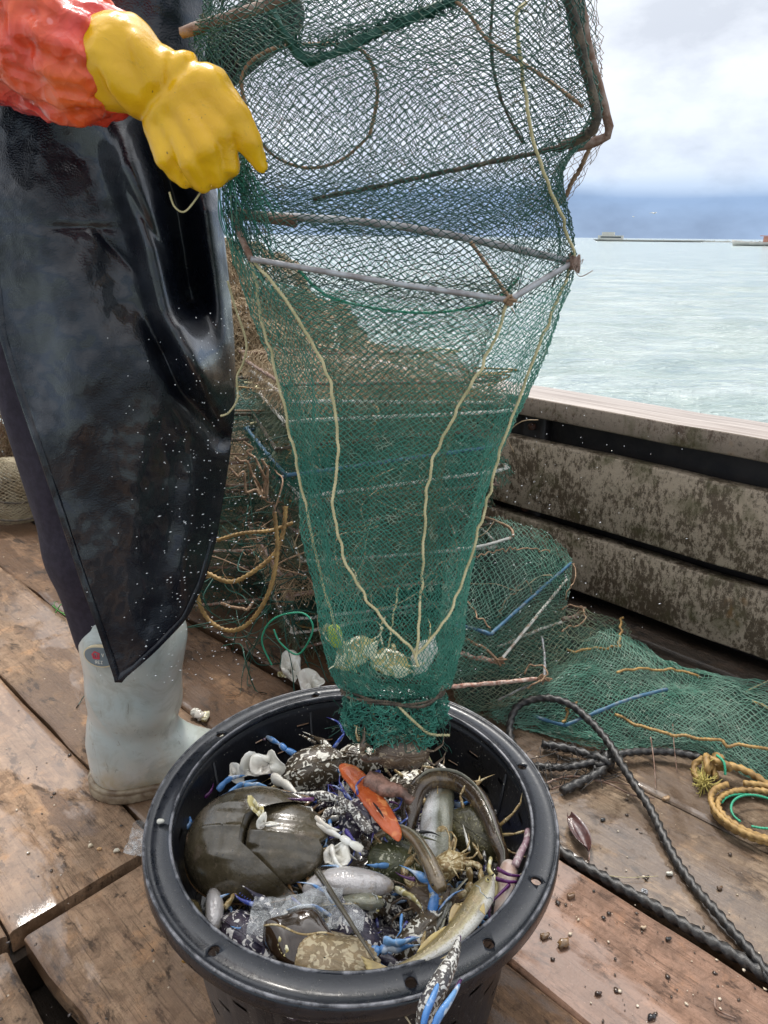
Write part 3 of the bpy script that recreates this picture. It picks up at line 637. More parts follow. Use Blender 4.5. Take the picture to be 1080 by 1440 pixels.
def boot(ank, toe, kneep, name_lab, badge):
    ax, ay, _ = ank; tx, ty, _ = toe; d = Vector((tx-ax, ty-ay, 0)).normalized(); side = Vector((-d.y, d.x, 0))
    A = Vector((ax, ay, 0)); top = Vector(kneep)
    caps = [(Q(A+d*.014+Vector((0, 0, .11))), Q(A+(top-A)*.40+d*.006+Vector((0, 0, .04))), .062, .076), (Q(A+(top-A)*.40+d*.006+Vector((0, 0, .04))), Q(top-Vector((0, 0, .075))), .078, .094),
            (Q(A-d*.020+Vector((0, 0, .05))), Q(A-d*.020+Vector((0, 0, .10))), .058, .062), (Q(A+Vector((0, 0, .052))), Q(A+d*.18+Vector((0, 0, .042))), .054, .046), (Q(A+d*.03+Vector((0, 0, .11))), Q(A+d*.12+Vector((0, 0, .062))), .050, .038)]
    f0 = sdf_capsules(caps, .035)
    zt = top.z
    def f(P):
        d0 = f0(P); ze = P[..., 2]
        d0 = d0+.0030*np.sin(P[..., 2]*55+P[..., 0]*30)*np.exp(-((ze-.15)/.055)**2)-.0022*np.exp(-((np.abs((P[..., 0]-ax)*.9+(ze-.10)*.55-.035))/.0035)**2)*(ze > .06)*(ze < .24)
        d0 = d0-.0045*(np.clip((ze-(zt-.022))/.003, 0, 1))
        return np.maximum(np.maximum(d0, .012-ze), ze-zt-.0)
    b = A-d*.2; lo = np.minimum(np.array(A-d*.12), np.array(A+d*.27))-.12; hi = np.maximum(np.array(A-d*.12), np.array(A+d*.27))+.12; lo[2] = -.005; hi[2] = zt+.02
    hi = np.maximum(hi, np.array(top)+.12); lo[:2] = np.minimum(lo[:2], np.array(top)[:2]-.12)
    V, F = polygonize(f, lo, hi, .0055); V = relax(V, F, 1)
    bo_ = link('boot', mesh(V, F), M_BOOT, person)
    sc = [(Q(A-d*.024+Vector((0, 0, .012))), Q(A-d*.01+Vector((0, 0, .012))), .0615, .0605), (Q(A+Vector((0, 0, .012))), Q(A+d*.10+Vector((0, 0, .012))), .058, .052), (Q(A+d*.10+Vector((0, 0, .012))), Q(A+d*.185+Vector((0, 0, .012))), .055, .050)]
    g0 = sdf_capsules(sc, .03)
    def g(P):
        Pf = P.copy(); Pf[..., 2] = .012; dd = g0(Pf); z_ = P[..., 2]; dd = dd+.0025*((z_ > .0165) & (z_ < .021)); return np.maximum(np.maximum(dd, z_-.030), .0015-z_)
    V, F = polygonize(g, lo, np.array([hi[0], hi[1], .04]), .0035)
    so_ = link('sole', mesh(V, F), M_SOLE, bo_)
    return bo_
kt = PY(180, 812, 1.165)
bR = boot((-.478, 1.165, 0), (-.20, 1.195, 0), (kt.x-.003, 1.165, .395), '', True)
bL = boot((-.570, 1.42, 0), (-.560, 1.70, 0), (-.565, 1.42, .39), '', False)
# oval badge on the boot shaft: cream rim, grey field, red house-like mark and worn capitals
def badge():
    c0 = PY(142, 922, 1.0); r_ = ray(142, 922); 
    # find shaft surface: vertical cylinder about the shaft axis
    best = None
    axp = Vector((-.478, 1.165, 0))
    Cx = PY(180, 920, 1.165).x; rad = .0935
    ang0 = None
    cam0 = Vector((0, 0, CAMZ))
    for k in np.linspace(.9, 1.4, 2000):
        p = cam0+r_*(k/r_.y)
        if math.hypot(p.x-Cx, p.y-1.165) < rad: best = p; break
    if best is None: best = PY(150, 922, 1.08)
    th0 = math.atan2(best.y-1.165, best.x-Cx); z0 = best.z
    def pt(u, v, h): a = th0+u/rad; return (Cx+(rad+h)*math.cos(a), 1.165+(rad+h)*math.sin(a), z0+v)
    def disc(w, hgt, h, name, m, par):
        rows = [[pt(w*q*math.cos(t), hgt*q*math.sin(t), h) for t in np.linspace(0, 2*np.pi, 28, endpoint=False)] for q in (0.02, .5, .97, 1)] + [[pt(w*math.cos(t), hgt*math.sin(t), h-.006) for t in np.linspace(0, 2*np.pi, 28, endpoint=False)]]
        V, F = grid_data(np.array(rows), True); return link(name, mesh(V, F), m, par)
    M1 = simple('badge_cream', (.62, .52, .33), .4); M2 = simple('badge_grey', (.16, .20, .22), .35); M3 = simple('badge_red', (.55, .05, .08), .4); M4 = simple('badge_white_print', (.66, .66, .6), .4)
    disc(.030, .0205, .004, 'badge_rim', M1, bR); disc(.0275, .018, .0046, 'badge', M2, bR)
    mk = MB()
    def stroke(pts, w, H=.0054):
        for (a, b) in zip(pts[:-1], pts[1:]):
            a = np.array(a); b = np.array(b); d = (b-a)/np.linalg.norm(b-a); nn = np.array([-d[1], d[0]])*w/2
            q = [a+nn, b+nn, b-nn, a-nn]; V = [pt(x, y, H) for x, y in q]+[pt(x, y, H-.0012) for x, y in q]; mk.add(V, [(0, 1, 2, 3), (0, 4, 5, 1), (1, 5, 6, 2), (2, 6, 7, 3), (3, 7, 4, 0)])
    k = .001
    stroke([(-13*k, 3*k), (-7*k, 10*k), (1*k, 6*k)], 2.2*k); stroke([(-11*k, 4*k), (-11*k, -3*k), (-1*k, -3*k), (-1*k, 6*k)], 2*k); stroke([(-8*k, -3*k), (-8*k, 4*k)], 1.6*k); stroke([(-4*k, -3*k), (-4*k, 5*k)], 1.6*k)
    link('badge_mark', mk.get(False), M3, bR); mk = MB()
    def letters(x, y, s, txt):
        L = {'R': [[(0, 0), (0, 2), (1, 2), (1, 1), (0, 1), (1, 0)]], 'E': [[(1, 0), (0, 0), (0, 2), (1, 2)], [(0, 1), (.8, 1)]], 'Z': [[(0, 2), (1, 2), (0, 0), (1, 0)]], 'V': [[(0, 2), (.5, 0), (1, 2)]]}
        for ch in txt:
            for st_ in L[ch]: stroke_w(x, y, s, st_)
            x += 1.7*s
    def stroke_w(x, y, s, st_):
        for (a, b) in zip(st_[:-1], st_[1:]):
            a = np.array([x+a[0]*s, y+a[1]*s]); b = np.array([x+b[0]*s, y+b[1]*s]); d = (b-a)/np.linalg.norm(b-a); nn = np.array([-d[1], d[0]])*.0005
            q = [a+nn, b+nn, b-nn, a-nn]; V = [pt(u, v, .0054) for u, v in q]+[pt(u, v, .0042) for u, v in q]; mk.add(V, [(0, 1, 2, 3), (0, 4, 5, 1), (1, 5, 6, 2), (2, 6, 7, 3), (3, 7, 4, 0)])
    letters(-.008, -.0125, .0026, 'REZ'); letters(.004, .001, .003, 'V')
    link('badge_lettering', mk.get(False), M4, bR)
badge()

# ------------------------------------------------------------------ apron: a hanging sheet with folds
def seg_dist(X, Y_, pl):
    d = np.full(X.shape, 1e9); tt = np.zeros(X.shape)
    L = len(pl)-1
    for i in range(L):
        ax, ay = pl[i]; bx, by = pl[i+1]; dx, dy = bx-ax, by-ay; h = np.clip(((X-ax)*dx+(Y_-ay)*dy)/(dx*dx+dy*dy), 0, 1)
        e = np.hypot(X-ax-h*dx, Y_-ay-h*dy); m = e < d; d[m] = e[m]; tt[m] = (i+h[m])/L
    return d, tt
prof = [(-120, -90, 300), (-60, -90, 300), (0, -90, 298), (60, -80, 288), (130, -60, 278), (200, -45, 280), (260, -30, 301), (330, -15, 313), (400, -8, 321), (470, -1, 327), (530, 17, 330), (585, 36, 328), (640, 55, 322), (700, 75, 313), (760, 95, 303), (820, 115, 286), (870, 132, 262), (910, 146, 224), (940, 156, 192), (960, 163, 166)]
pr = np.array(prof, float); NVv, NUu = 300, 150
vv = np.linspace(-120, 959, NVv); Lx = np.interp(vv, pr[:, 0], pr[:, 1]); Rx = np.interp(vv, pr[:, 0], pr[:, 2])
ker = np.hanning(13); ker /= ker.sum()
def sm(a): p = np.concatenate([np.full(6, a[0]), a, np.full(6, a[-1])]); return np.convolve(p, ker, 'valid')
Lx, Rx = sm(Lx), sm(Rx); U = np.linspace(0, 1, NUu)
PX = Lx[:, None]*(1-U)+Rx[:, None]*U; PYY = np.repeat(vv[:, None], NUu, 1)
t_ = np.clip((PYY+120)/1080, 0, 1)
xc = PX
Yd = 1.045-.035*t_+.16*np.clip((xc-210+50*t_)/130, 0, 1.3)**2*(1-.45*t_)+.05*np.clip((150-xc)/220, 0, 1)**2
def ridge(pl, w, amp, w1=None):
    d, t = seg_dist(PX, PYY, pl); ww = w if w1 is None else w+(w1-w)*t; fade = np.clip(np.minimum(t, 1-t)/.18, 0, 1)
    return amp*np.exp(-(d/ww)**2)*(.25+.75*fade)
Yd -= ridge([(150, 150), (205, 300), (232, 430), (300, 575)], 26, .045, 16)
Yd += ridge([(205, 150), (245, 290), (262, 400), (275, 450)], 20, .050)
Yd -= ridge([(285, 250), (305, 380), (325, 540)], 15, .040)
Yd -= ridge([(250, 430), (285, 500), (312, 565)], 30, .030, 20)
Yd -= .050*np.exp(-((PX-282)/38)**2-((PYY-525)/62)**2)*(1-.35*np.clip((PYY-525)/60, 0, 1)); Yd += .018*np.exp(-((PX-262)/24)**2-((PYY-420)/40)**2)
Yd += ridge([(205, 440), (255, 545), (305, 610), (325, 625)], 15, .028)
Yd += ridge([(100, 160), (165, 330), (195, 480)], 40, .020)
Yd -= ridge([(20, 180), (90, 420), (120, 700)], 45, .016)
Yd += ridge([(235, 620), (230, 760), (210, 900)], 30, .012)
Yd -= ridge([(275, 620), (265, 740), (240, 850)], 18, .010)
Yd += ridge([(60, 320), (180, 322)], 7, .004)+ridge([(130, 320), (200, 390)], 6, .004)
Yd += ridge([(175, 250), (225, 350), (245, 420)], 6, .010)
q3 = np.stack([PX/220, PYY/420, np.zeros_like(PX)], -1)
Yd += .012*fbm(q3, 2.2, 3, 4)+.0016*fbm(np.stack([PX/60, PYY/70, PX*0], -1), 2, 3, 8)
# hem: doubled edge with stitch groove along the left and the bottom
dl = (PX-Lx[:, None]); d_edge = np.minimum(dl*.93, seg_dist(PX, PYY, [(163, 962), (192, 942), (224, 912), (262, 872), (286, 822), (303, 762)])[0])
Yd -= .0022*np.clip(1-(d_edge/9)**6, 0, 1)*(PYY > 330); Yd += .0014*np.exp(-((d_edge-8.5)/1.3)**2)*(PYY > 330)
G = np.zeros((NVv, NUu, 3)); cam0 = np.array([0, 0, CAMZ])
rt, up, fw = map(np.array, (_RT, _UP, _F0)); RY = rt*((PX-540)/FPX)[..., None]+up*(-(PYY-720)/FPX)[..., None]+fw
G = cam0+RY*(Yd/RY[..., 1])[..., None]
APG = G
me = mesh(*grid_data(G)); me = apply_mods(me, [('SOLIDIFY', dict(thickness=.0022, offset=-1))])
link('apron', me, M_APRON, person)
# stitching: short pale threads set in the hem
st = MB()
def on_apron(px, py, lift=.0015):
    j = np.clip((py+120)/1079*(NVv-1), 0, NVv-1); j0 = int(j); u = (px-Lx[j0])/max(Rx[j0]-Lx[j0], 1); i0 = int(np.clip(u*(NUu-1), 0, NUu-1)); p = APG[j0, i0]; d = cam0-p; return p+d/np.linalg.norm(d)*lift
for k in np.arange(345, 940, 7.0):
    a = on_apron(np.interp(k, vv, Lx)+9, k); b = on_apron(np.interp(k+4, vv, Lx)+9, k+4); V, F = tube_data([a, b], .00035, 4); st.add(V, F)
link('hem_stitching', st.get(), simple('grey_thread', (.10, .10, .11), .7), person)

# ------------------------------------------------------------------ sleeve and glove
slc = [(tuple(PY(-150, -60, .92)), tuple(PY(-20, 10, .90)), .085, .085), (tuple(PY(-20, 10, .90)), tuple(PY(84, 66, .855)), .088, .068), (tuple(PY(84, 66, .855)), tuple(PY(128, 84, .845)), .064, .050), (tuple(PY(128, 84, .845)), tuple(PY(152, 92, .84)), .050, .040)]
def slpost(V):
    c = np.array(PY(60, 50, .885)); d = V-c; d /= np.linalg.norm(d, axis=1, keepdims=True)+1e-9
    axv = np.array(PY(160, 92, .87))-np.array(PY(20, 30, .89)); axv /= np.linalg.norm(axv); s = (V-c)@axv
    rr = fbm(V, 11, 2, 3); r2 = np.abs(fbm(V, 20, 2, 9))+.6*np.abs(fbm(V, 45, 2, 14))
    e = V-c-np.outer(s, axv); a = np.arctan2(e[:, 2], e[:, 1])
    return V+d*(.008*rr-.014*r2)[:, None]+d*(.0035*np.sin(a*17+3*rr)*np.exp(-((s-.075)/.035)**2))[:, None]
link('plastic_sleeve', blob(slc, .0042, .03, slpost, 2, pad=.02), M_SLEEVE, person)
HY = .835
def h(px, py, dy=0): return tuple(PY(px, py, HY+dy))
gc = [(h(166, 88), h(172, 92), .0475, .0465, .006), (h(172, 92), h(205, 106), .043, .040), (h(205, 106), h(252, 140), .040, .038), (h(236, 146, .004), h(250, 164, .010), .037, .029),
      # extended thumb side digit, laid over the netting
      (h(262, 108, -.004), h(300, 124, -.014), .0235, .0215, .010), (h(300, 124, -.014), h(332, 164, -.022), .0215, .0175, .0025), (h(332, 164, -.022), h(352, 200, -.018), .0170, .0145, .002), (h(352, 200, -.018), h(370, 234, -.008), .0145, .0085, .002)]
fing = [((276, 134, -.016), (312, 188, -.026), (324, 232, -.012), (316, 244, .020), .0150), ((254, 150, -.020), (292, 212, -.032), (305, 246, -.014), (298, 254, .022), .0150),
        ((232, 162, -.016), (268, 226, -.028), (284, 254, -.012), (280, 256, .022), .0145), ((211, 165, -.008), (236, 222, -.018), (258, 252, -.006), (260, 250, .022), .0145)]
for a, b, c_, d_, r_ in fing:
    gc += [(h(*a), h(*b), r_*.85, r_*1.0, .0030), (h(*b), h(*c_), r_*.98, r_*.88, .0007), (h(*c_), h(*d_), r_*.86, r_*.76, .0020)]
f0 = sdf_capsules(gc, .012)
def glove_post(V):
    c = np.array(h(230, 140)); d = V-c; d /= np.linalg.norm(d, axis=1, keepdims=True)+1e-9
    w = np.array(h(160, 92)); x = np.array(h(300, 200))-w; x /= np.linalg.norm(x); s = (V-w)@x
    e = V-w-np.outer(s, x); upx = np.cross(x, [0, 1, 0]); v_ = e@upx
    wr = .0055*np.exp(-((s-.022)/.02)**2)*np.sin(v_*150+s*80+1.5)+.0040*np.exp(-((s-.055-.25*v_)/.0065)**2)*-1
    return V+d*(.0022*fbm(V, 22, 3, 6)-.0030*np.abs(fbm(V, 26, 2, 12))-.0012*np.abs(fbm(V, 70, 2, 15))+1.25*wr-.003*np.exp(-((s-.075+.6*v_)/.006)**2))[:, None]
gc = [(c[0], c[1], c[2]*.94, c[3]*.94, *c[4:]) for c in gc]; f0 = None
gl = link('glove', blob(gc, .0028, .012, glove_post, 2, pad=.015), M_GLOVE, person)
# ================================================================== netting, ropes and rods
def net_mat(name, c1, c2, c3, ns=3.0):
    n = NT(name); a = n.noise(ns, 5, .6, None, .4); b = n.noise(60, 3, .6); c = n.mix(n.ramp(a, [(.40, 0), (.62, 1)]), c1, c2); c = n.mix(n.ramp(b, [(.56, 0), (.70, .8)]), c, c3)
    n.bs(col=c, rough=.5, spec=.4); return n.m
M_NET = net_mat('teal_green_twine', (.060, .27, .20), (.028, .17, .125), (.32, .40, .30), 5.5)
M_NETT = net_mat('darkened_green_twine', (.008, .085, .058), (.006, .045, .035), (.10, .09, .05), 2.5)  # darker copy of the teal twine; the upper net's backlight is in its colour
M_NETO = net_mat('olive_fouled_twine', (.12, .15, .085), (.05, .10, .065), (.28, .23, .13), 4)
M_NETD = net_mat('wet_deep_green_twine', (.012, .12, .085), (.03, .16, .11), (.18, .24, .18), 5)
M_NETB = net_mat('straw_brown_twine', (.42, .32, .19), (.27, .18, .10), (.55, .45, .30), 4)
M_ROPEY = simple('cream_twisted_rope', (.62, .54, .31), .6, (.42, .38, .20), 60, bump=.4, bs=600, bd=.0006)
M_ROPEG = simple('golden_hemp_rope', (.40, .25, .085), .6, (.22, .13, .045), 40, bump=.4, bs=500, bd=.0006)
M_ROPEB = simple('black_tarred_rope', (.012, .012, .013), .38, (.05, .046, .042), 130, bump=.6, bs=500, bd=.001)
M_ROPEO = simple('orange_brown_twine', (.34, .22, .13), .65, (.20, .12, .07), 60, bump=.4, bs=500)
M_TWG = simple('bright_green_twine', (.02, .24, .13), .5, (.03, .34, .2), 60)
M_ROD = simple('galvanised_rod', (.42, .43, .45), .40, (.24, .22, .22), 40, bump=.3, bs=200, bd=.001, metal=.35)
M_RODR = simple('rusty_bound_rod', (.16, .085, .055), .75, (.30, .22, .18), 60, bump=.8, bs=300, bd=.002)
M_RODB = simple('blue_sleeved_rod', (.04, .12, .20), .55, (.17, .20, .21), 70, bump=.4, bs=300, bd=.001, t=(.5, .66))
M_RODW = simple('chalky_white_rod', (.56, .55, .50), .6, (.34, .24, .17), 45, bump=.4, bs=300, bd=.001, t=(.5, .64))
M_RODP = simple('rust_pink_wrapped_rod', (.36, .17, .12), .7, (.62, .50, .42), 90, bump=.8, bs=300, bd=.002)
M_TARW = simple('dark_fouled_binding', (.05, .042, .032), .8, (.13, .10, .07), 80, bump=.9, bs=260, bd=.003)
def ropeobj(name, pts, r, m, parent=None, wob=0, **k):
    if parent is not None and name == 'corner_rope': wob = .0009; pts = [tuple(np.array(p)+np.array([0, .0065, 0])) for p in pts]
    V, F = rope(pts, r, wob=wob); return link(name, mesh(V, F), m, parent, **k)
def rodobj(name, pts, r, m, parent, n_=6, lump=0):
    C = resample(catmull(pts, n_), r*2.2); V, F = tube_data(C, r, 10)
    if lump: V = V+RNG.normal(size=V.shape)*r*lump*.4+(fbm(V, 60, 2)[:, None])*r*lump*.5
    return link(name, mesh(V, F), m, parent)
SEC = [ # corners A (left), B (near left), C (near right), D (right), E (back right), F (back left): photo px, y and depth
    [(285,-110,.86),(380,-110,.78),(720,-110,.77),(806,-110,.80),(790,-110,1.02),(330,-110,1.02)],
    [(268,  10,.86),(390,   0,.78),(700,  40,.77),(812,  40,.82),(800,  40,1.04),(330, 10,1.03)],
    [(262,  60,.87),(380, 100,.80),(700, 130,.79),(838, 168,.84),(828, 150,1.05),(330, 90,1.04)],
    [(318, 200,.88),(370, 220,.82),(690, 240,.81),(786, 235,.86),(770, 250,1.04),(360,230,1.03)],
    [(324, 300,.90),(353, 364,.83),(716, 422,.83),(806, 368,.90),(760, 340,1.06),(380,310,1.05)],
    [(350, 430,.90),(400, 432,.84),(684, 496,.84),(782, 450,.90),(745, 440,1.05),(420,430,1.04)],
    [(386, 540,.90),(465, 552,.84),(648, 575,.85),(742, 548,.90),(715, 545,1.04),(450,545,1.03)],
    [(408, 650,.90),(474, 652,.83),(606, 660,.84),(703, 650,.89),(680, 650,1.02),(450,655,1.01)],
    [(427, 770,.88),(476, 752,.82),(597, 760,.83),(677, 760,.88),(655, 765,.98),(465,770,.97)],
    [(441, 870,.87),(520, 850,.80),(594, 850,.81),(655, 860,.86),(635, 870,.95),(470,875,.94)],
    [(455, 930,.86),(530, 935,.79),(590, 935,.80),(638, 925,.85),(620, 930,.92),(480,930,.91)],
    [(480, 972,.85),(540, 978,.815),(590, 978,.82),(626, 968,.85),(612, 965,.90),(500,965,.89)]]
NP = 24
def sec_loop(s):
    C = np.array([np.array(PY(*c)) for c in s]); pts = []
    m = len(C)
    for i in range(m):
        a, b = C[i], C[(i+1) % m]
        for t in np.linspace(0, 1, NP, endpoint=False): pts.append(a*(1-t)+b*t)
    L = np.array(pts); k = 3
    for _ in range(k): L = .25*np.roll(L, 1, 0)+.5*L+.25*np.roll(L, -1, 0)
    return L
loops = [sec_loop(s) for s in SEC]
def vert_interp(loops, nper): return coons_v(loops, nper)
def coons_v(loops, n):
    L = np.array(loops); return np.array([catmull(list(L[:, i]), n) for i in range(L.shape[1])]).transpose(1, 0, 2)
TG = coons_v(loops, 16)                                    # dense tube surface [v,u]
def at_v(G, s): # arc-uniform rows
    c = G.mean(1); return G
trap = empty('fishing_trap', PY(560, 340, .93), 'tall green netting trap held up by the yellow glove above the basket', 'trap')
# nodes spaced evenly in height
hz_ = np.concatenate([[0], np.cumsum(np.linalg.norm(np.diff(TG[:, 60], axis=0), axis=1))])
def sample_rows(G, hz_, nv):
    q = np.linspace(0, hz_[-1], nv); out = np.zeros((nv, G.shape[1], 3))
    for i in range(G.shape[1]):
        for k in range(3): out[:, i, k] = np.interp(q, hz_, G[:, i, k])
    return out
def loop_resample(G, nu):
    m = G.shape[1]; Gc = np.concatenate([G, G[:, :1]], 1); out = []
    for row in Gc:
        s = np.concatenate([[0], np.cumsum(np.linalg.norm(np.diff(row, axis=0), axis=1))]); q = np.linspace(0, s[-1], nu, endpoint=False)
        out.append(np.stack([np.interp(q, s, row[:, k]) for k in range(3)], 1))
    return np.array(out)
NVN = 262; NG = sample_rows(TG, hz_, NVN); NG = loop_resample(NG, 206)
cen = NG.mean(1, keepdims=True); dd = NG-cen; dd /= np.linalg.norm(dd, axis=2, keepdims=True)+1e-9
wr = fbm(NG*np.array([2.6, 2.6, 1.0]), 5, 3, 2); NG = NG+dd*(wr*.012)[..., None]; NG = NG+np.array([0, 0, 1.])*(fbm(NG, 9, 2, 11)*.006)[..., None]
jv = int(NVN*.40)
VT = net_data(NG[:jv+1], .00050, True, jit=.26, drop=.01); VB = net_data(NG[jv:], .00046, True, jit=.22)
link('upper_net', net_mesh([VT]), M_NETT, trap); link('lower_net', net_mesh([VB]), M_NET, trap)  # upper part takes the darkened twine, painted as backlit against the sky
# inner funnel panels and collapsed sections behind, upper part
def px_grid(rows, n=8):
    return coons([[tuple(PY(*p)) for p in r_] for r_ in rows], n)
in1 = px_grid([[(255, 40, .98), (400, -60, .95), (640, -60, .95), (830, -40, .98)], [(300, 150, .97), (450, 90, .93), (640, 70, .93), (838, 120, .97)], [(330, 250, .96), (480, 270, .92), (640, 250, .93), (780, 215, .96)], [(345, 300, .96), (500, 330, .94), (650, 330, .94), (770, 300, .98)]])
in1 = regrid(in1, 74, 92); in1 += np.array([0, 1, 0])*(fbm(in1, 7, 3, 3)*.02)[..., None]
in2 = px_grid([[(380, 20, 1.0), (520, -80, .99), (660, -80, 1.0), (812, -60, 1.0)], [(330, 110, .99), (500, 60, .97), (660, 40, .98), (825, 60, 1.0)], [(345, 230, .98), (500, 235, .96), (650, 200, .97), (790, 200, 1.0)], [(360, 420, 1.0), (520, 470, .98), (680, 440, .98), (770, 330, 1.0)]])
in2 = regrid(in2, 84, 84)
link('funnel_net', net_mesh([net_data(in1, .00042, jit=.3), net_data(in2, .00042, jit=.3)]), M_NETT, trap)
# inner funnel, hanging through the middle
fn = []
for y, cx, hw, yy in ((395, 560, 170, .93), (450, 560, 140, .93), (520, 565, 105, .92), (600, 560, 80, .92), (690, 552, 66, .91), (790, 550, 58, .90)):
    fn.append([np.array(PY(cx+hw*math.cos(a), y+10*math.sin(a*2), yy))+np.array([0, .065*math.sin(a), 0]) for a in np.linspace(0, 2*np.pi, 40, endpoint=False)])
fn = coons_v(fn, 14); fn = loop_resample(regrid(fn, 66, 40), 76); link('inner_net', net_mesh([net_data(fn[::1, :], .0005, True, knots=False)]), M_NETO, trap)
# rods of the square frame
fr = [SEC[4][0], SEC[4][3], SEC[4][2], SEC[4][1]]; fp = [tuple(PY(a[0], a[1], a[2]-.001)) for a in fr]
rodobj('frame_rod', [fp[0], tuple(PY(560, 318, .897)), fp[1]], .0042, M_ROD, trap); rodobj('frame_rod', [fp[1], fp[2]], .0036, M_ROD, trap)
rodobj('frame_rod', [fp[2], tuple(PY(540, 396, .829)), fp[3]], .0032, M_ROD, trap); rodobj('frame_rod', [fp[3], fp[0]], .0036, M_RODR, trap)
rodobj('rod_binding', [tuple(PY(335, 301, .897)), tuple(PY(418, 312, .895))], .0058, M_RODR, trap, 8, .35)
for c, r_, tl in (((806, 370, .897), .010, 10), ((716, 423, .828), .0062, 8)):
    p0 = np.array(PY(*c)); pts = [p0+r_*.55*RNG.normal(size=3) for _ in range(26)]; V, F = tube_data(catmull(pts, 4), .0013, 5); k = MB(); k.add(V, F)
    V, F = tube_data([p0-np.array([r_*.5, 0, 0]), p0+np.array([r_*.5, 0, 0])], r_*.75, 10); k.add(V, F)
    for _ in range(tl):
        a = p0+RNG.normal(size=3)*r_*.4; b = a+RNG.normal(size=3)*r_*.9; c2 = b+RNG.normal(size=3)*r_*.7-np.array([0, 0, r_*.5]); V, F = tube_data(catmull([a, b, c2], 4), .0005, 4); k.add(V, F)
    link('lashing', k.get(), M_RODR if r_ > .008 else M_ROPEO, trap)
# upper frames
uf = [(255, 46, .87), (330, 22, .86), (402, -3, .85), (520, -50, .82)]
rodobj('frame_rod', [tuple(PY(*p)) for p in uf], .0052, M_RODR, trap, 8, .2)
rodobj('frame_rod', [tuple(PY(*p)) for p in [(782, -60, .83), (800, 0, .835), (820, 80, .84), (837, 150, .843), (838, 172, .846), (832, 184, .85), (806, 200, .87), (786, 208, .88)]], .0050, M_TARW, trap, 8, .25)
rodobj('frame_rod', [tuple(PY(*p)) for p in [(788, 207, .88), (690, 228, .92), (560, 256, .94), (440, 280, .95)]], .0026, M_TARW, trap, 8, .4)
rodobj('frame_rod', [tuple(PY(*p)) for p in [(808, -60, .95), (818, 20, .96), (838, 110, .965), (854, 168, .97), (858, 182, .972), (850, 194, .975), (800, 210, .98)]], .0052, M_RODR, trap, 8, .25)
rodobj('frame_rod', [tuple(PY(*p)) for p in [(350, -60, .93), (378, 10, .93), (412, 66, .93), (434, 86, .93), (470, 72, .93), (560, 34, .93), (660, -12, .93), (730, -50, .93)]], .0046, M_NETT, trap, 8, .8)
rodobj('frame_rod', [tuple(PY(*p)) for p in [(700, -50, .99), (690, 60, .985), (705, 140, .98), (735, 200, .97)]], .0018, M_TARW, trap, 8, .6)
# mesh wound thickly along the green rod
wmb = MB()
for k in range(60):
    u = k/59; a = np.array(PY(390+250*u, 80-75*u if u > .15 else 60, .93)); V, F = tube_data(catmull([a+RNG.normal(size=3)*.006 for _ in range(5)], 3), .0007, 4); wmb.add(V, F)
link('wound_twine', wmb.get(), M_NETT, trap)
# ring of the funnel mouth
ropeobj('ring_rope', [tuple(PY(*p)) for p in [(352, 170, .95), (340, 110, .95), (375, 72, .95), (450, 62, .95), (510, 72, .95), (531, 125, .95), (520, 190, .95)]], .0020, M_ROPEO, trap)
ropeobj('ring_rope', [tuple(PY(*p)) for p in [(352, 170, .95), (380, 215, .96), (430, 236, .96), (480, 225, .955), (520, 190, .95)]], .0016, M_ROPEO, trap)
ropeobj('ring_rope', [tuple(PY(*p)) for p in [(640, 0, .9), (660, 20, .9), (690, 60, .9), (760, 105, .9), (820, 150, .88)]], .0018, M_ROPEO, trap)
ropeobj('ring_rope', [tuple(PY(*p)) for p in [(730, 390, .95), (690, 425, .95), (590, 440, .95), (470, 420, .95), (420, 380, .95)]], .0016, M_TWG, trap)
ropeobj('ring_rope', [tuple(PY(*p)) for p in [(662, 340, .86), (690, 380, .85), (716, 418, .83)]], .0018, M_ROPEO, trap)
# corner ropes, running outside the mesh
def run(ci, dy=-.004, j0=4, extra_top=(), bot=()):
    return [tuple(PY(*p)) for p in extra_top]+[tuple(PY(s[ci][0], s[ci][1], s[ci][2]+dy)) for s in SEC[j0:]]+[tuple(PY(*p)) for p in bot]
ropeobj('corner_rope', [tuple(PY(*p)) for p in [(331, 302, .895), (352, 370, .885), (372, 470, .88), (398, 570, .878), (420, 670, .875), (442, 775, .865), (463, 860, .855), (480, 905, .84), (500, 950, .83)]], .0016, M_ROPEY, trap)
ropeobj('corner_rope', [tuple(PY(*p)) for p in [(353, 364, .828), (400, 420, .824), (440, 485, .822), (468, 560, .820), (475, 640, .816), (468, 710, .810), (480, 780, .802), (512, 840, .790), (552, 890, .780), (580, 915, .776), (588, 940, .776)]], .0016, M_ROPEY, trap)
ropeobj('corner_rope', [tuple(PY(*p)) for p in [(716, 424, .826), (692, 490, .832), (650, 566, .835), (614, 640, .832), (600, 700, .826), (596, 770, .818), (592, 840, .802), (588, 900, .782), (584, 930, .776)]], .0016, M_ROPEY, trap)
ropeobj('corner_rope', [tuple(PY(*p)) for p in [(742, 0, .775), (730, 30, .775), (738, 120, .788), (758, 220, .82), (800, 330, .875), (806, 368, .89), (775, 450, .885), (738, 545, .88), (704, 640, .87), (682, 720, .865), (662, 790, .850), (636, 860, .82), (606, 905, .785), (586, 925, .777)]], .0016, M_ROPEY, trap)
ropeobj('corner_rope', [tuple(PY(*p)) for p in [(560, 830, .93), (552, 880, .9), (545, 930, .86)]], .0012, M_ROPEY, trap)
ropeobj('corner_rope', [tuple(PY(*p)) for p in [(838, 190, .98), (815, 240, 1.0), (790, 285, 1.02)]], .0026, M_ROPEO, trap)
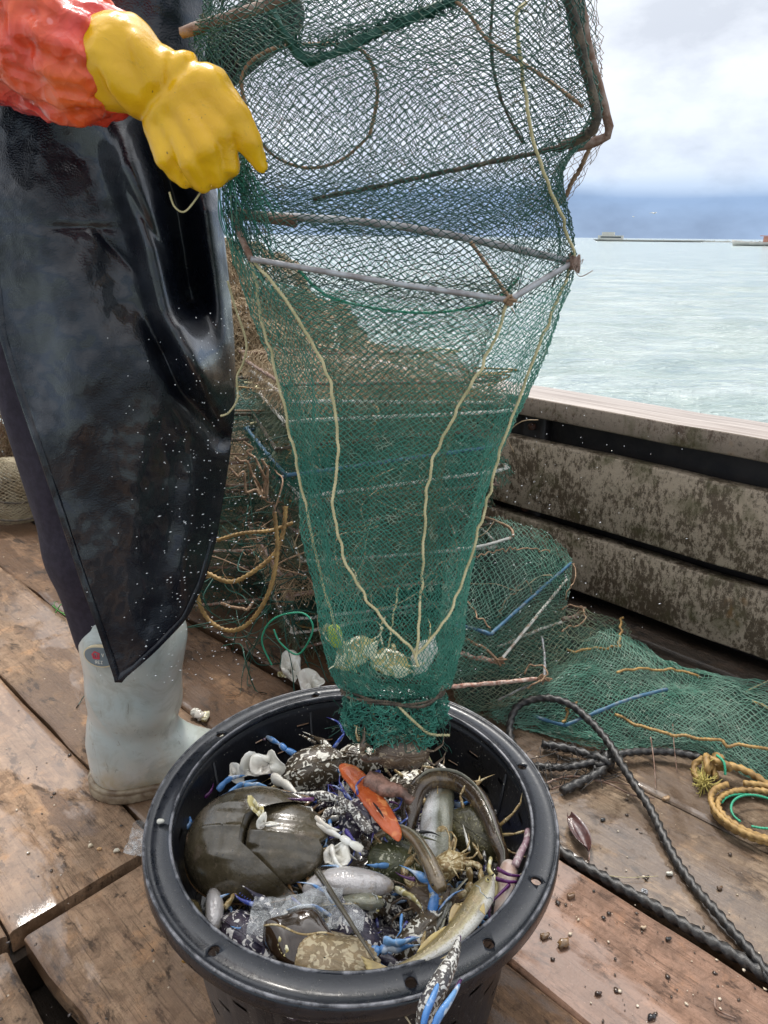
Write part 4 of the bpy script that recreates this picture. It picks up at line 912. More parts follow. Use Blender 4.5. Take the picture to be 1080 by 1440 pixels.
# sparse outer brown netting at the right edge
ed = px_grid([[(760, -70, 1.0), (800, -70, 1.0), (835, -70, 1.0)], [(790, 40, 1.0), (820, 40, 1.0), (845, 40, 1.0)], [(800, 120, 1.0), (830, 120, 1.0), (848, 120, 1.0)], [(760, 200, 1.01), (810, 205, 1.0), (853, 190, 1.0)], [(740, 290, 1.03), (775, 290, 1.02), (800, 280, 1.02)]])
link('outer_net', net_mesh([net_data(regrid(ed, 62, 20), .00035, jit=.28, drop=.08)]), M_ROPEO, trap)
# drawstring and the gathered mouth with its ragged frill
mouth_c = [(480, 968, .85), (500, 984, .83), (545, 986, .81), (592, 984, .815), (622, 974, .84), (610, 962, .88), (540, 956, .90), (498, 960, .88), (480, 968, .85)]
k = MB()
for q in range(3):
    V, F = rope([tuple(np.array(PY(*p))+RNG.normal(size=3)*.0035) for p in mouth_c], .0016); k.add(V, F)
link('drawstring', k.get(), M_TARW, trap)
frl = []
for y, w, dyy in ((966, 1.0, 0), (978, .95, 0), (990, 1.02, .0), (1000, 1.04, 0), (1010, 1.02, 0), (1020, 1.0, .0)):
    row = []
    for a in np.linspace(0, 2*np.pi, 72, endpoint=False):
        rw = w*(1+.10*math.sin(a*7+y*.02)); cx, hw = 552, 66*rw; lift = 14*math.cos(a)*0+10*math.sin(a*5)*(y > 985)*((y-985)/40)
        row.append(np.array(PY(cx+hw*math.cos(a), y+lift, .855))+np.array([0, .048*rw*math.sin(a), 0]))
    frl.append(row)
frl = loop_resample(regrid(coons_v(frl, 8), 26, 72), 96); frl += RNG.normal(size=frl.shape)*.002
link('frilled_mouth', net_mesh([net_data(frl, .00060, True, jit=.45), net_data(frl[::-1]+np.array([.003, .004, .002]), .00055, True, jit=.5)]), M_NET, trap)
fz = MB()
for q in range(260):
    a = RNG.random()*2*np.pi; cx = 552+64*math.cos(a)*RNG.uniform(.9, 1.08); p0 = np.array(PY(cx, RNG.uniform(970, 1022), .855))+np.array([0, .046*math.sin(a), 0]); pts = [p0]
    for _ in range(3): pts.append(pts[-1]+RNG.normal(size=3)*.007-np.array([0, 0, .003]))
    V, F = tube_data(catmull(pts, 3), .0005, 4); fz.add(V, F)
link('loose_ends', fz.get(), M_NETT, trap, kind='stuff')
for pts in ([(520, 985, .83), (530, 1030, .83), (543, 1085, .83)], [(498, 1020, .83), (520, 1033, .82), (545, 1036, .82), (585, 1034, .82), (632, 1034, .83)], [(570, 1002, .82), (590, 1040, .82), (606, 1072, .83)], [(558, 990, .81), (575, 1008, .80), (600, 1030, .81), (612, 1033, .82)]):
    ropeobj('hanging_cord', [tuple(PY(*p)) for p in pts], .0016, M_ROPEY, trap)
# stray line from the glove and down the apron edge
sb = ropeobj('frayed_line', [tuple(PY(*p)) for p in [(292, 255, .84), (272, 285, .83), (258, 298, .83), (245, 290, .83), (238, 270, .83)]], .0009, M_ROPEY); tag(sb, 'short frayed cream thread dangling below the yellow glove', 'thread')
sb = ropeobj('twine_line', [tuple(PY(*p)) for p in [(320, 395, 1.0), (330, 430, 1.0), (346, 480, 1.0), (342, 510, 1.0), (333, 530, 1.0), (334, 560, 1.0), (322, 580, 1.0), (310, 585, 1.0)]], .0013, M_ROPEY); tag(sb, 'thin cream twine hanging along the right edge of the black apron', 'thread')

# mesh bunched in the fist
bm_ = MB()
for q in range(46):
    a0 = np.array(PY(RNG.uniform(300, 345), RNG.uniform(205, 240), RNG.uniform(.84, .87))); e0 = np.array(PY(RNG.uniform(316, 400), RNG.uniform(290, 380), .885)); m0 = (a0+e0)/2+RNG.normal(size=3)*.006
    V, F = tube_data(catmull([a0, m0, e0], 5), .0006, 4); bm_.add(V, F)
link('gathered_mesh', bm_.get(), M_NET, trap, kind='stuff')
# ================================================================== collapsed traps stacked on deck
M_NETS = net_mat('pale_green_patchy_twine', (.07, .21, .15), (.17, .30, .23), (.38, .44, .36), 9); M_NETP = net_mat('grey_green_fouled_twine', (.14, .16, .10), (.07, .15, .10), (.36, .30, .20), 9)  # first twine: noise mixes in paler green patches
n = NT('darkened_packed_netting'); vo = n.voro(170, n.vec((1, 1.7, 1)), 'DISTANCE_TO_EDGE'); f2 = n.noise(16, 5, .6)  # netting core; the shade between the strands is put into its near-black colour
n.bs(col=n.mix(n.ramp(vo, [(.02, .7), (.07, 0)]), n.mix(n.ramp(f2, [(.4, 0), (.6, 1)]), (.008, .024, .018), (.020, .016, .011)), (.03, .12, .085)), rough=.8, normal=n.bump(vo, .8, .006)); M_PACKG = n.m
def flat_trap(name, lab, cat, group, origin, yaw, L, W, H, net, rods, rodr=.0042, tilt=(0, 0), sag=.03, cell=.013, seed=0, rnd=.10, cords=2, cordm=None):
    """two rounded-rectangle rod frames with netting slung over, under and round them. local frame, then placed"""
    rs = np.random.default_rng(seed+50)
    M = Matrix.Translation(origin) @ Matrix.Rotation(yaw, 4, 'Z') @ Matrix.Rotation(tilt[0], 4, 'X') @ Matrix.Rotation(tilt[1], 4, 'Y')
    root = empty(name, origin, lab, cat, group); R3 = np.array(M.to_3x3())
    T = lambda V: np.asarray(V).reshape(-1, 3) @ R3.T
    def rect(z, sc=1.0, sh=(0, 0), k=10):
        a, b = L/2*sc, W/2*sc; r = .03; pts = []
        for cx, cy, a0 in ((a-r, b-r, 0), (-a+r, b-r, 90), (-a+r, -b+r, 180), (a-r, -b+r, 270)):
            for t in (0, 45, 90): q = R(a0+t); pts.append((cx+r*math.cos(q)+sh[0], cy+r*math.sin(q)+sh[1], z+.006*rs.normal()))
        return pts
    sh = (rs.normal()*.02, rs.normal()*.02)
    for z, s_, m in ((0, (0, 0), rods[0]), (H, sh, rods[1])):
        C = catmull(rect(z, 1, s_), 5, closed=True); C = np.vstack([C, C[:1]]); V, F = tube_data(resample(C, .012), rodr, 8)
        V = V+fbm(V, 90, 2)[:, None]*rodr*.3; link('frame_rod', mesh(T(V), F), m, root, world=False)
    def surf(z, amp, sd, over=1.04, lumps=.6):
        nu, nv = int(L*over/cell*2), int(W*over/cell*2); x = np.linspace(-.5, .5, nu); y = np.linspace(-.5, .5, nv); X, Y_ = np.meshgrid(x, y)
        e = np.maximum(np.abs(X), np.abs(Y_))*2; Z = z-amp*(1-e**2.5)+.03*lumps*fbm(np.stack([X*L, Y_*W, X*0], -1), 9, 3, seed+sd)
        Z = Z-.03*np.clip(e-.93, 0, 1)/.07
        P = np.stack([X*L*over+sh[0]*(z > H/2)+.012*fbm(np.stack([X, Y_, X*0], -1), 7, 2, seed+sd+3), Y_*W*over+.012*fbm(np.stack([X, Y_, X*0+3], -1), 7, 2, seed+sd+5), Z], -1); return P
    parts = []
    for z, amp, sd in ((H+.006, sag*.5, 1), (H*.55, sag*.9, 2), (0.0, sag*.2, 5)):
        G = surf(z, amp, sd); sp = G.shape; parts.append(net_data(T(G).reshape(sp), .00062, jit=rnd+.1, drop=.02))
    a = np.array([catmull(rect(z_, s_, (sh[0]*(z_ > H/2), sh[1]*(z_ > H/2))), 5, closed=True) for z_, s_ in ((-.012, 1.04), (H*.3, 1.0), (H*.65, .98), (H+.01, 1.03))])
    sp = coons_v(a, 6); sp = loop_resample(regrid(sp, max(8, int(H/cell*2.2)), sp.shape[1]), int(2*(L+W)/cell*2)//2*2); s2 = sp.shape
    parts.append(net_data(T(sp).reshape(s2), .00062, True, jit=rnd+.1))
    link('net', net_mesh(parts), net, root, world=False)
    for q in range(cords):
        m_ = cordm or (M_ROPEO, M_ROPEG, M_ROPEY)[q % 3]; x0, y0 = rs.uniform(-.5, .5)*L, (-.5 if q % 2 else .5)*W
        pts = [(x0, y0, H*.5)]
        for _ in range(5): pts.append((np.clip(pts[-1][0]+rs.normal()*.09, -L*.52, L*.52), np.clip(pts[-1][1]+rs.normal()*.07, -W*.52, W*.52), H+.008+abs(rs.normal())*.012))
        V, F = rope(pts, .0022); link('cord', mesh(T(V), F), m_, root, world=False)
    return root
GP = 'collapsed traps stacked behind the hanging trap'
tw = [ # centre yaw L W H net rods
    ((-.05, 1.90, .030), .36, .50, .42, .055, M_NETO, (M_RODR, M_RODW)), ((-.03, 1.87, .115), .30, .50, .42, .060, M_NETT, (M_RODW, M_RODP)),
    ((-.06, 1.86, .205), .40, .52, .42, .060, M_NETB, (M_RODR, M_RODR)), ((-.02, 1.83, .295), .33, .50, .42, .060, M_NETO, (M_RODW, M_TARW)),
    ((-.05, 1.82, .385), .42, .50, .40, .060, M_NETO, (M_RODR, M_RODR)), ((-.02, 1.78, .475), .36, .50, .42, .060, M_NETD, (M_RODW, M_RODB)),
    ((-.04, 1.80, .565), .30, .52, .42, .060, M_NETO, (M_TARW, M_RODW)), ((-.03, 1.80, .655), .40, .50, .42, .05, M_NETB, (M_RODW, M_RODR))]
where = ['lowest trap of the tall stack, olive netting on the wet deck', 'dark green trap second from the bottom of the tall stack', 'straw brown trap third from the bottom of the tall stack', 'deep green white-rodded trap fourth from the bottom of the tall stack',
    'olive trap with a rusty lower frame in the middle of the tall stack', 'deep green trap with a blue sleeved rod, third from the top of the tall stack', 'teal green trap just under the topmost of the tall stack', 'straw brown topmost trap of the tall stack']
for i, (c, yw, L, W, H, nm, rd) in enumerate(tw):
    flat_trap('collapsed_trap', where[i], 'trap', GP, Vector(c), yw, L, W, H, nm, rd, seed=i*7+1, tilt=(random.uniform(-.04, .04), random.uniform(-.05, .05)), sag=.025, cell=.015, cords=3)
# stack farther left, seen between the apron and the hanging trap
tw2 = [((-.38, 2.03, .06), .2, .50, .40, .07, M_NETT, (M_RODP, M_TARW)), ((-.40, 2.02, .17), .1, .52, .40, .07, M_NETO, (M_RODR, M_RODP)), ((-.36, 2.05, .28), .3, .50, .42, .07, M_NETT, (M_TARW, M_RODR)),
       ((-.38, 2.05, .39), .15, .50, .42, .07, M_NETB, (M_RODR, M_RODR)), ((-.36, 2.08, .50), .25, .50, .42, .07, M_NETT, (M_RODR, M_TARW))]
w2 = ['lowest trap of the shadowed stack beside the apron', 'olive trap second up in the shadowed stack beside the apron', 'dark green middle trap of the shadowed stack beside the apron', 'straw brown trap below the top one in the stack beside the apron', 'dark green topmost trap of the shadowed stack beside the apron']
for i, (c, yw, L, W, H, nm, rd) in enumerate(tw2):
    flat_trap('collapsed_trap', w2[i], 'trap', 'collapsed traps stacked beside the apron', Vector(c), yw, L, W, H, nm, rd, seed=i*5+70, tilt=(random.uniform(-.06, .06), random.uniform(-.06, .06)), sag=.03, cell=.016, cords=4)
# traps spilling to the right between basket and bulwark
def pz(px, py, z): return tuple(PZ(px, py, z))
def heap_net(rows, n, nu, nv, r, seed, amp, jit=.2):
    G = coons([[pz(*p) for p in r_] for r_ in rows], n); G = regrid(G, nv, nu); G[..., 2] += amp*fbm(G, 9, 3, seed)+amp*.5*np.abs(fbm(G, 22, 2, seed+4)); G[..., 2] = np.maximum(G[..., 2], .006)
    return net_data(G, r, jit=jit)
t1 = empty('collapsed_trap', PZ(700, 860, .1), 'half folded green trap with a blue rod and a pale rod leaning by the bulwark', 'trap', 'traps spilling towards the bulwark')
rows = [[(640, 735, .34), (690, 725, .34), (726, 735, .33), (770, 755, .28), (805, 785, .22)], [(630, 790, .33), (680, 780, .32), (730, 790, .29), (775, 805, .25), (800, 830, .18)], [(620, 850, .28), (665, 850, .27), (705, 855, .24), (750, 850, .20), (795, 865, .12)], [(615, 905, .22), (650, 900, .21), (695, 895, .19), (740, 900, .13), (800, 900, .07)], [(610, 960, .12), (650, 955, .12), (700, 945, .11), (760, 940, .07), (815, 920, .03)]]
link('net', net_mesh([heap_net(rows, 6, 50, 62, .00070, 3, .012), heap_net([[(x, y+6, max(z-.035, .02)) for x, y, z in r_] for r_ in rows], 6, 44, 50, .0006, 8, .012)]), M_NETS, t1)
def rp(name, pts, r, m, par, lump=.3): return rodobj(name, [pz(x, y, max(z-.010, .006)) for x, y, z in pts], r*.82, m, par, 6, lump)
rp('frame_rod', [(803, 792, .235), (750, 838, .235), (690, 892, .225)], .0044, M_RODB, t1); rp('frame_rod', [(690, 892, .225), (660, 882, .23), (640, 880, .235)], .0050, M_RODB, t1)
rp('frame_rod', [(640, 772, .345), (676, 768, .345), (718, 756, .34)], .0040, M_RODW, t1); rp('frame_rod', [(722, 754, .34), (716, 742, .345), (690, 730, .35), (660, 722, .36)], .0040, M_ROPEO, t1, .5)
rp('frame_rod', [(797, 815, .19), (750, 872, .17), (706, 926, .15)], .0042, M_RODW, t1); rp('frame_rod', [(700, 930, .145), (670, 925, .15), (640, 916, .16)], .0062, M_RODP, t1, .5)
t2 = empty('collapsed_trap', PZ(740, 930, .05), 'fouled olive trap with rusty pink and white rods beside the basket rim', 'trap', 'traps spilling towards the bulwark')
rows = [[(640, 880, .16), (700, 885, .15), (760, 850, .15), (820, 860, .12), (878, 872, .08)], [(640, 920, .15), (700, 915, .14), (770, 895, .13), (830, 895, .11), (890, 900, .06)], [(635, 950, .13), (700, 950, .12), (770, 935, .11), (830, 925, .09), (885, 935, .05)], [(640, 985, .08), (700, 985, .08), (760, 970, .07), (820, 955, .05), (880, 960, .02)], [(650, 1005, .02), (700, 1005, .015), (760, 998, .015), (820, 985, .012), (880, 985, .01)]]
link('net', net_mesh([heap_net(rows, 6, 58, 42, .0006, 23, .018), heap_net([[(x, y+4, max(z-.03, .012)) for x, y, z in r_] for r_ in rows], 6, 50, 40, .0006, 28, .016)]), M_NETP, t2)
rp('frame_rod', [(628, 966, .15), (690, 961, .14), (765, 954, .12)], .0050, M_RODP, t2, .5); rp('frame_rod', [(765, 955, .12), (766, 925, .12), (762, 895, .13)], .0036, M_ROD, t2)
rp('frame_rod', [(700, 910, .14), (760, 885, .13), (818, 865, .12)], .0042, M_RODW, t2); rp('frame_rod', [(790, 872, .13), (812, 866, .125), (822, 856, .125)], .0066, M_RODR, t2, .6)
rp('frame_rod', [(700, 985, .05), (735, 968, .06), (770, 955, .11)], .0038, M_ROD, t2)
for pts, r_, m in (([(640, 893, .17), (670, 905, .175), (695, 925, .165), (702, 932, .15)], .0040, M_ROPEO), ([(738, 945, .13), (745, 938, .15), (762, 937, .15), (768, 948, .14), (755, 962, .13), (742, 966, .12)], .0022, M_ROPEO), ([(876, 868, .085), (872, 895, .09), (866, 910, .09), (830, 912, .10), (800, 915, .11)], .0040, M_ROPEG),
        ([(790, 858, .15), (800, 852, .15), (822, 860, .14), (812, 880, .13), (790, 886, .13)], .0024, M_ROPEO), ([(806, 790, .235), (810, 806, .23), (803, 828, .20), (795, 845, .17)], .0020, M_ROPEO), ([(654, 840, .28), (670, 862, .26), (690, 885, .235)], .0022, M_ROPEO),
        ([(640, 790, .34), (700, 775, .33), (745, 770, .30), (775, 778, .27)], .0020, M_ROPEO), ([(700, 870, .18), (715, 840, .21), (740, 820, .22), (752, 845, .19)], .0022, M_ROPEO)):
    ropeobj('cord', [pz(x, y, z-.004) for x, y, z in pts], r_*.7, m, t2, wob=.003)
for px, py, z, rr in ((765, 955, .12, .009), (702, 930, .15, .009), (818, 860, .13, .007)):
    k = MB(); p0 = np.array(pz(px, py, z)); V, F = tube_data(catmull([p0+rr*.7*RNG.normal(size=3) for _ in range(22)], 4), .0014, 5); k.add(V, F); link('lashing', k.get(), M_ROPEO, t2)
t3 = empty('green_net', PZ(900, 1010, .02), 'flat green netting spread on the deck below the bulwark with yellow ropes in it', 'fishing net')
rows = [[(690, 985, .02), (760, 945, .06), (830, 905, .09), (860, 890, .09), (895, 898, .05), (935, 930, .03), (985, 945, .02)], [(690, 1000, .03), (760, 965, .07), (830, 935, .09), (890, 930, .08), (945, 950, .06), (1010, 960, .05), (1100, 972, .03)], [(700, 1010, .02), (770, 985, .06), (840, 960, .08), (900, 955, .07), (960, 965, .07), (1020, 980, .06), (1110, 1000, .04)],
        [(720, 1018, .01), (780, 1010, .03), (850, 1000, .05), (910, 990, .06), (970, 1000, .06), (1040, 1020, .06), (1120, 1045, .05)], [(740, 1022, .008), (800, 1030, .012), (860, 1035, .02), (920, 1032, .03), (980, 1040, .03), (1050, 1062, .04), (1130, 1090, .03)], [(760, 1026, .006), (820, 1045, .006), (880, 1055, .008), (930, 1052, .008), (990, 1062, .008), (1060, 1095, .008), (1130, 1130, .008)]]
link('net', net_mesh([heap_net(rows, 6, 104, 66, .00070, 33, .022), heap_net([[(x, y+5, max(z-.012, .004)) for x, y, z in r_] for r_ in rows], 6, 96, 60, .0006, 38, .012)]), M_NETS, t3)
rp('frame_rod', [(938, 969, .10), (880, 985, .10), (795, 1020, .055)], .0046, M_RODB, t3); rp('frame_rod', [(795, 1020, .05), (765, 1012, .04), (750, 1005, .04)], .0046, M_RODB, t3)
for pts, r_, m in (([(870, 945, .10), (920, 940, .09), (970, 945, .08), (985, 952, .07)], .0034, M_ROPEG), ([(862, 1005, .065), (900, 1022, .065), (950, 1032, .07), (1020, 1045, .075), (1090, 1055, .07)], .0036, M_ROPEG), ([(1060, 985, .07), (1090, 1000, .06)], .0036, M_ROPEG), ([(795, 1018, .06), (800, 1000, .07), (812, 990, .07)], .003, M_ROPEG)):
    ropeobj('rope', [pz(x, y, max(z-.010, .006)) for x, y, z in pts], r_*.8, m, t3, wob=.003)
for par, name, rws in ((t1, 'dark_packed_net', [[(646, 745, .29), (720, 745, .27), (795, 790, .17)], [(632, 850, .20), (705, 855, .15), (785, 860, .08)], [(620, 960, .03), (700, 948, .02), (800, 915, .01)]]), (t2, 'dark_packed_net', [[(640, 895, .10), (740, 880, .10), (870, 880, .04)], [(640, 950, .07), (740, 940, .06), (870, 935, .03)], [(650, 1000, .004), (760, 994, .004), (872, 978, .004)]]), (t3, 'dark_packed_net', [[(700, 990, .012), (850, 905, .05), (920, 925, .02), (1090, 980, .02)], [(730, 1005, .012), (850, 960, .04), (950, 970, .03), (1105, 1020, .02)], [(770, 1022, .003), (870, 1048, .003), (960, 1052, .003), (1125, 1120, .003)]])):
    G = coons([[pz(*p) for p in r_] for r_ in rws], 12); G[..., 2] = np.maximum(G[..., 2]+.010*fbm(G, 12, 4, 9), .003); V, F = grid_data(G); link(name, mesh(V, F), M_PACKG, par)  # solid dark sheet laid under the open netting as its shaded interior
# brown net heap far left and behind the fisher
def mound(name, lab, c, rx, ry, h_, m, seed, layers=3, cell=.018, r=.0009, cat='fishing net'):
    o = empty(name, Vector(c), lab, cat); parts = []
    for l in range(layers):
        s = 1-l*.07; nu = int(2*np.pi*max(rx, ry)/cell)*2//2*2; nv = int((max(rx, ry)+h_)/cell*2)
        th = np.linspace(0, 2*np.pi, nu, endpoint=False); t = np.linspace(.02, 1, nv); TT, TH = np.meshgrid(t, th, indexing='ij')
        ph = TT*np.pi/2; X = rx*s*np.sin(ph)*np.cos(TH); Y_ = ry*s*np.sin(ph)*np.sin(TH); Z = h_*s*np.cos(ph)
        P = np.stack([X, Y_, Z], -1); P = P*(1+.20*fbm(P+seed, 3.2, 5, seed+l)[..., None]); P[..., 2] = np.maximum(P[..., 2], .004)+0*Z
        parts.append(net_data(P+np.array(c), r, True, jit=.3, drop=.04))
    link('net', net_mesh(parts), m, o)
    core = P.copy()*np.array([.84, .84, .80])*(1+.10*fbm(P, 9, 3, 7))[..., None]; V, F = grid_data(core+np.array(c), True); F.append(tuple(range(nu)))
    link('packed_twine', mesh(V, F), M_PACK, o); return o
n = NT('packed_brown_netting'); f = n.noise(120, 6, .8, None, .8); f2 = n.noise(12, 5, .6); vo = n.voro(140, feature='DISTANCE_TO_EDGE')
n.bs(col=n.mix(n.ramp(vo, [(.02, 1), (.09, 0)]), n.mix(f2, (.06, .045, .03), (.13, .095, .06)), (.34, .25, .15)), rough=.9, normal=n.bump(n.math('ADD', f, vo), 1, .01)); M_PACK = n.m
c = PY(420, 470, 2.9)
mound('net_heap', 'big heap of straw brown netting rising behind the hanging trap', (-.72, 3.0, 0), .85, .5, 1.02, M_NETB, 3, 3, .024, .0013)
mound('net_heap', 'brown netting heap at the left edge of the photo behind the fisher', (-2.05, 2.95, 0), .55, .5, .80, M_ROPEO, 9, 3, .022, .0012)
# round wire-mouthed net at the left edge
q0 = PZ(15, 690, .11); o = empty('net_ball', q0, 'rounded pale mesh trap with a dark hoop at the left edge', 'trap')
parts = []
for l, s in enumerate((1, .93)):
    th = np.linspace(0, 2*np.pi, 84, endpoint=False); ph = np.linspace(.03, np.pi-.03, 56); PH, TH = np.meshgrid(ph, th, indexing='ij'); rr = .13*s
    P = np.stack([rr*1.25*np.sin(PH)*np.cos(TH), rr*np.sin(PH)*np.sin(TH), rr*.95*np.cos(PH)], -1); P *= (1+.07*fbm(P, 8, 3, 5))[..., None]; parts.append(net_data(P+np.array(q0), .0009, True, jit=.15))
link('net', net_mesh(parts), simple('pale_mesh_twine', (.42, .36, .24), .6, (.25, .19, .11), 14), o)
for a_, rr, dz in ((.2, .125, .01), (.5, .135, -.05)):
    C = [np.array(q0)+np.array([rr*1.25*math.cos(t), rr*math.sin(t), dz+.02*math.sin(t*2+a_)]) for t in np.linspace(0, 2*np.pi, 33)]
    V, F = tube_data(C, .004, 8); link('hoop', mesh(V, F), M_TARW, o)
# hanks of golden rope draped from the stack
ro = ropeobj('hanging_rope', [tuple(PY(*p)) for p in [(402, 712, 1.42), (398, 750, 1.40), (385, 780, 1.38), (350, 808, 1.36), (322, 818, 1.36), (292, 806, 1.38)]], .0042, M_ROPEG); tag(ro, 'golden rope hanging in a short loop from the stacked traps', 'rope', 'golden ropes hanging from the stacked traps')
ro = ropeobj('hanging_rope', [tuple(PY(*p)) for p in [(386, 720, 1.37), (390, 770, 1.35), (385, 810, 1.33), (370, 850, 1.32), (345, 880, 1.32), (318, 886, 1.33), (292, 870, 1.35), (278, 840, 1.36), (280, 815, 1.38)]], .0040, M_ROPEG); tag(ro, 'golden rope hanging in the longest loop, down to the deck', 'rope', 'golden ropes hanging from the stacked traps')
ro = ropeobj('hanging_rope', [tuple(PY(*p)) for p in [(412, 735, 1.42), (380, 746, 1.41), (340, 750, 1.40), (305, 760, 1.40)]], .0034, M_ROPEG); tag(ro, 'golden rope lying nearly level above the two loops', 'rope', 'golden ropes hanging from the stacked traps')
for i, (pts, lab) in enumerate((([(345, 620, 1.5), (360, 650, 1.49), (372, 690, 1.48), (352, 660, 1.47), (326, 640, 1.47)], 'tangled orange twine at the dark stack beside the apron'), ([(325, 655, 1.45), (350, 680, 1.45), (372, 700, 1.45), (378, 650, 1.45)], 'lower orange twine knotted by the pale rod end'), ([(310, 850, 1.3), (330, 856, 1.3), (360, 852, 1.3)], 'short orange twine inside the long golden loop'))):
    ro = ropeobj('tangled_twine', [tuple(PY(*p)) for p in pts], .0026, M_ROPEO, wob=.006); tag(ro, lab, 'twine')
ro = ropeobj('green_line', [tuple(PY(*p)) for p in [(382, 935, 1.28), (368, 900, 1.28), (385, 870, 1.28), (425, 862, 1.27), (440, 885, 1.26), (420, 920, 1.26), (395, 905, 1.26), (385, 885, 1.27)]], .0016, M_TWG); tag(ro, 'thin green line coiled behind the basket near the white shell', 'line')
# ------------------------------------------------------------------ ropes on the right
ro = ropeobj('black_rope', [pz(*p) for p in [(770, 1110, .012), (735, 1075, .012), (718, 1030, .02), (728, 995, .05), (765, 982, .075), (810, 995, .075), (850, 1035, .06), (880, 1085, .04), (915, 1140, .02), (940, 1190, .015), (975, 1245, .012), (1020, 1300, .012), (1075, 1360, .012), (1130, 1420, .012)]], .0072, M_ROPEB, wob=.0012); tag(ro, 'thick black rope arching up beside the basket and running down the deck', 'rope')
ro = ropeobj('black_rope', [tuple(ST(s, .935+.004*math.sin(s*9), .004+.003*math.sin(s*6))) for s in np.linspace(.62, -.35, 14)], .0084, M_ROPEB, wob=.001); tag(ro, 'thick black rope lying in the seam between two deck boards', 'rope')
kn = MB()
V, F = rope([pz(*p) for p in [(735, 1075, .015), (790, 1080, .018), (840, 1072, .02), (880, 1060, .022), (940, 1058, .02), (985, 1066, .02)]], .0068, wob=.001); kn.add(V, F)
p0 = np.array(pz(848, 1070, .025)); V, F = rope([p0+np.array([.02*math.cos(t*1.0), .012*math.sin(t*2.3), .012*math.sin(t*1.7)])+RNG.normal(size=3)*.003 for t in np.linspace(0, 12, 20)], .0068); kn.add(V, F)
V, F = rope([pz(*p) for p in [(790, 1112, .012), (820, 1098, .015), (850, 1080, .02), (830, 1062, .02), (790, 1052, .02), (762, 1046, .015)]], .0080, wob=.001); kn.add(V, F)
for _ in range(70):
    a = np.array(pz(RNG.uniform(745, 860), RNG.uniform(1048, 1100), .018)); V, F = tube_data(catmull([a, a+RNG.normal(size=3)*.012, a+RNG.normal(size=3)*.018], 3), .0008, 4); kn.add(V, F)
tag(link('knotted_rope', kn.get(), M_ROPEB), 'frayed knotted black rope lying across the deck behind the arching rope', 'rope')
yk = empty('golden_rope', PZ(1020, 1090, 0), 'golden rope with a fat knot and a coil at the right edge', 'rope')
p0 = np.array(pz(1000, 1078, .028))
V, F = rope([p0+np.array([.032*math.cos(t)*(.6+.4*math.sin(t*.37)), .016*math.sin(t*1.9), .016*math.sin(t*1.3+1)]) for t in np.linspace(0, 14, 30)], .0060); link('knot', mesh(V, F), M_ROPEG, yk)
ropeobj('strand', [pz(*p) for p in [(1020, 1075, .03), (1045, 1082, .03), (1075, 1100, .02), (1110, 1130, .01)]], .0064, M_ROPEG, yk)
tf = MB(); p1 = np.array(pz(990, 1100, .018))
for _ in range(120):
    d = RNG.normal(size=3)*.010; V, F = tube_data(catmull([p1+d*.3, p1+d, p1+d*1.3+RNG.normal(size=3)*.005], 3), .0007, 4); tf.add(V, F)
link('frayed_end', tf.get(), simple('frayed_yellow_fibre', (.55, .48, .14), .7, (.4, .33, .1), 60), yk)
for q, (r0, m, rad) in enumerate(((.085, M_ROPEG, .0052), (.078, M_ROPEG, .0050), (.090, M_ROPEG, .0050), (.070, M_TWG, .0020), (.052, M_TWG, .0020))):
    c0 = np.array(pz(1072, 1150, .008)); ropeobj('coil', [c0+np.array([r0*(1+.02*q)*math.cos(t)*1.0, r0*.80*math.sin(t), .004+.008*(q % 3)+.004*math.sin(t*2+q)]) for t in np.linspace(q, q+5.9, 20)], rad, m, yk)
ropeobj('binding', [pz(*p) for p in [(1008, 1062, .05), (1018, 1072, .052), (1020, 1090, .035)]], .0022, M_TWG, yk)

# tangles of thin twine caught all over the stacks
def tangle(name, lab, c, r, N, m, rad, seed):
    rs = np.random.default_rng(seed); mb = MB()
    for _ in range(N):
        p = np.array(c)+rs.normal(size=3)*np.array(r)*.6; pts = [p]; d = rs.normal(size=3)
        for _k in range(5): d = d*.5+rs.normal(size=3)*.7; pts.append(pts[-1]+d*.045)
        V, F = tube_data(catmull(pts, 5), rad*rs.uniform(.7, 1.5), 5); V[:, 2] = np.maximum(V[:, 2], .004); mb.add(V, F)
    return tag(link(name, mb.get(), m), lab, 'twine', kind='stuff')
tangle('tangled_twine', 'orange brown twine tangled through the stack beside the apron', (-.28, 1.62, .30), (.10, .08, .20), 16, M_ROPEO, .0012, 3)
tangle('tangled_line', 'dark green line tangled through the stack beside the apron', (-.26, 1.60, .22), (.13, .10, .2), 70, M_NETT, .0010, 4)
tangle('tangled_line', 'straw coloured line tangled through the tall stack', (-.02, 1.56, .35), (.18, .10, .28), 26, M_NETB, .0010, 5)
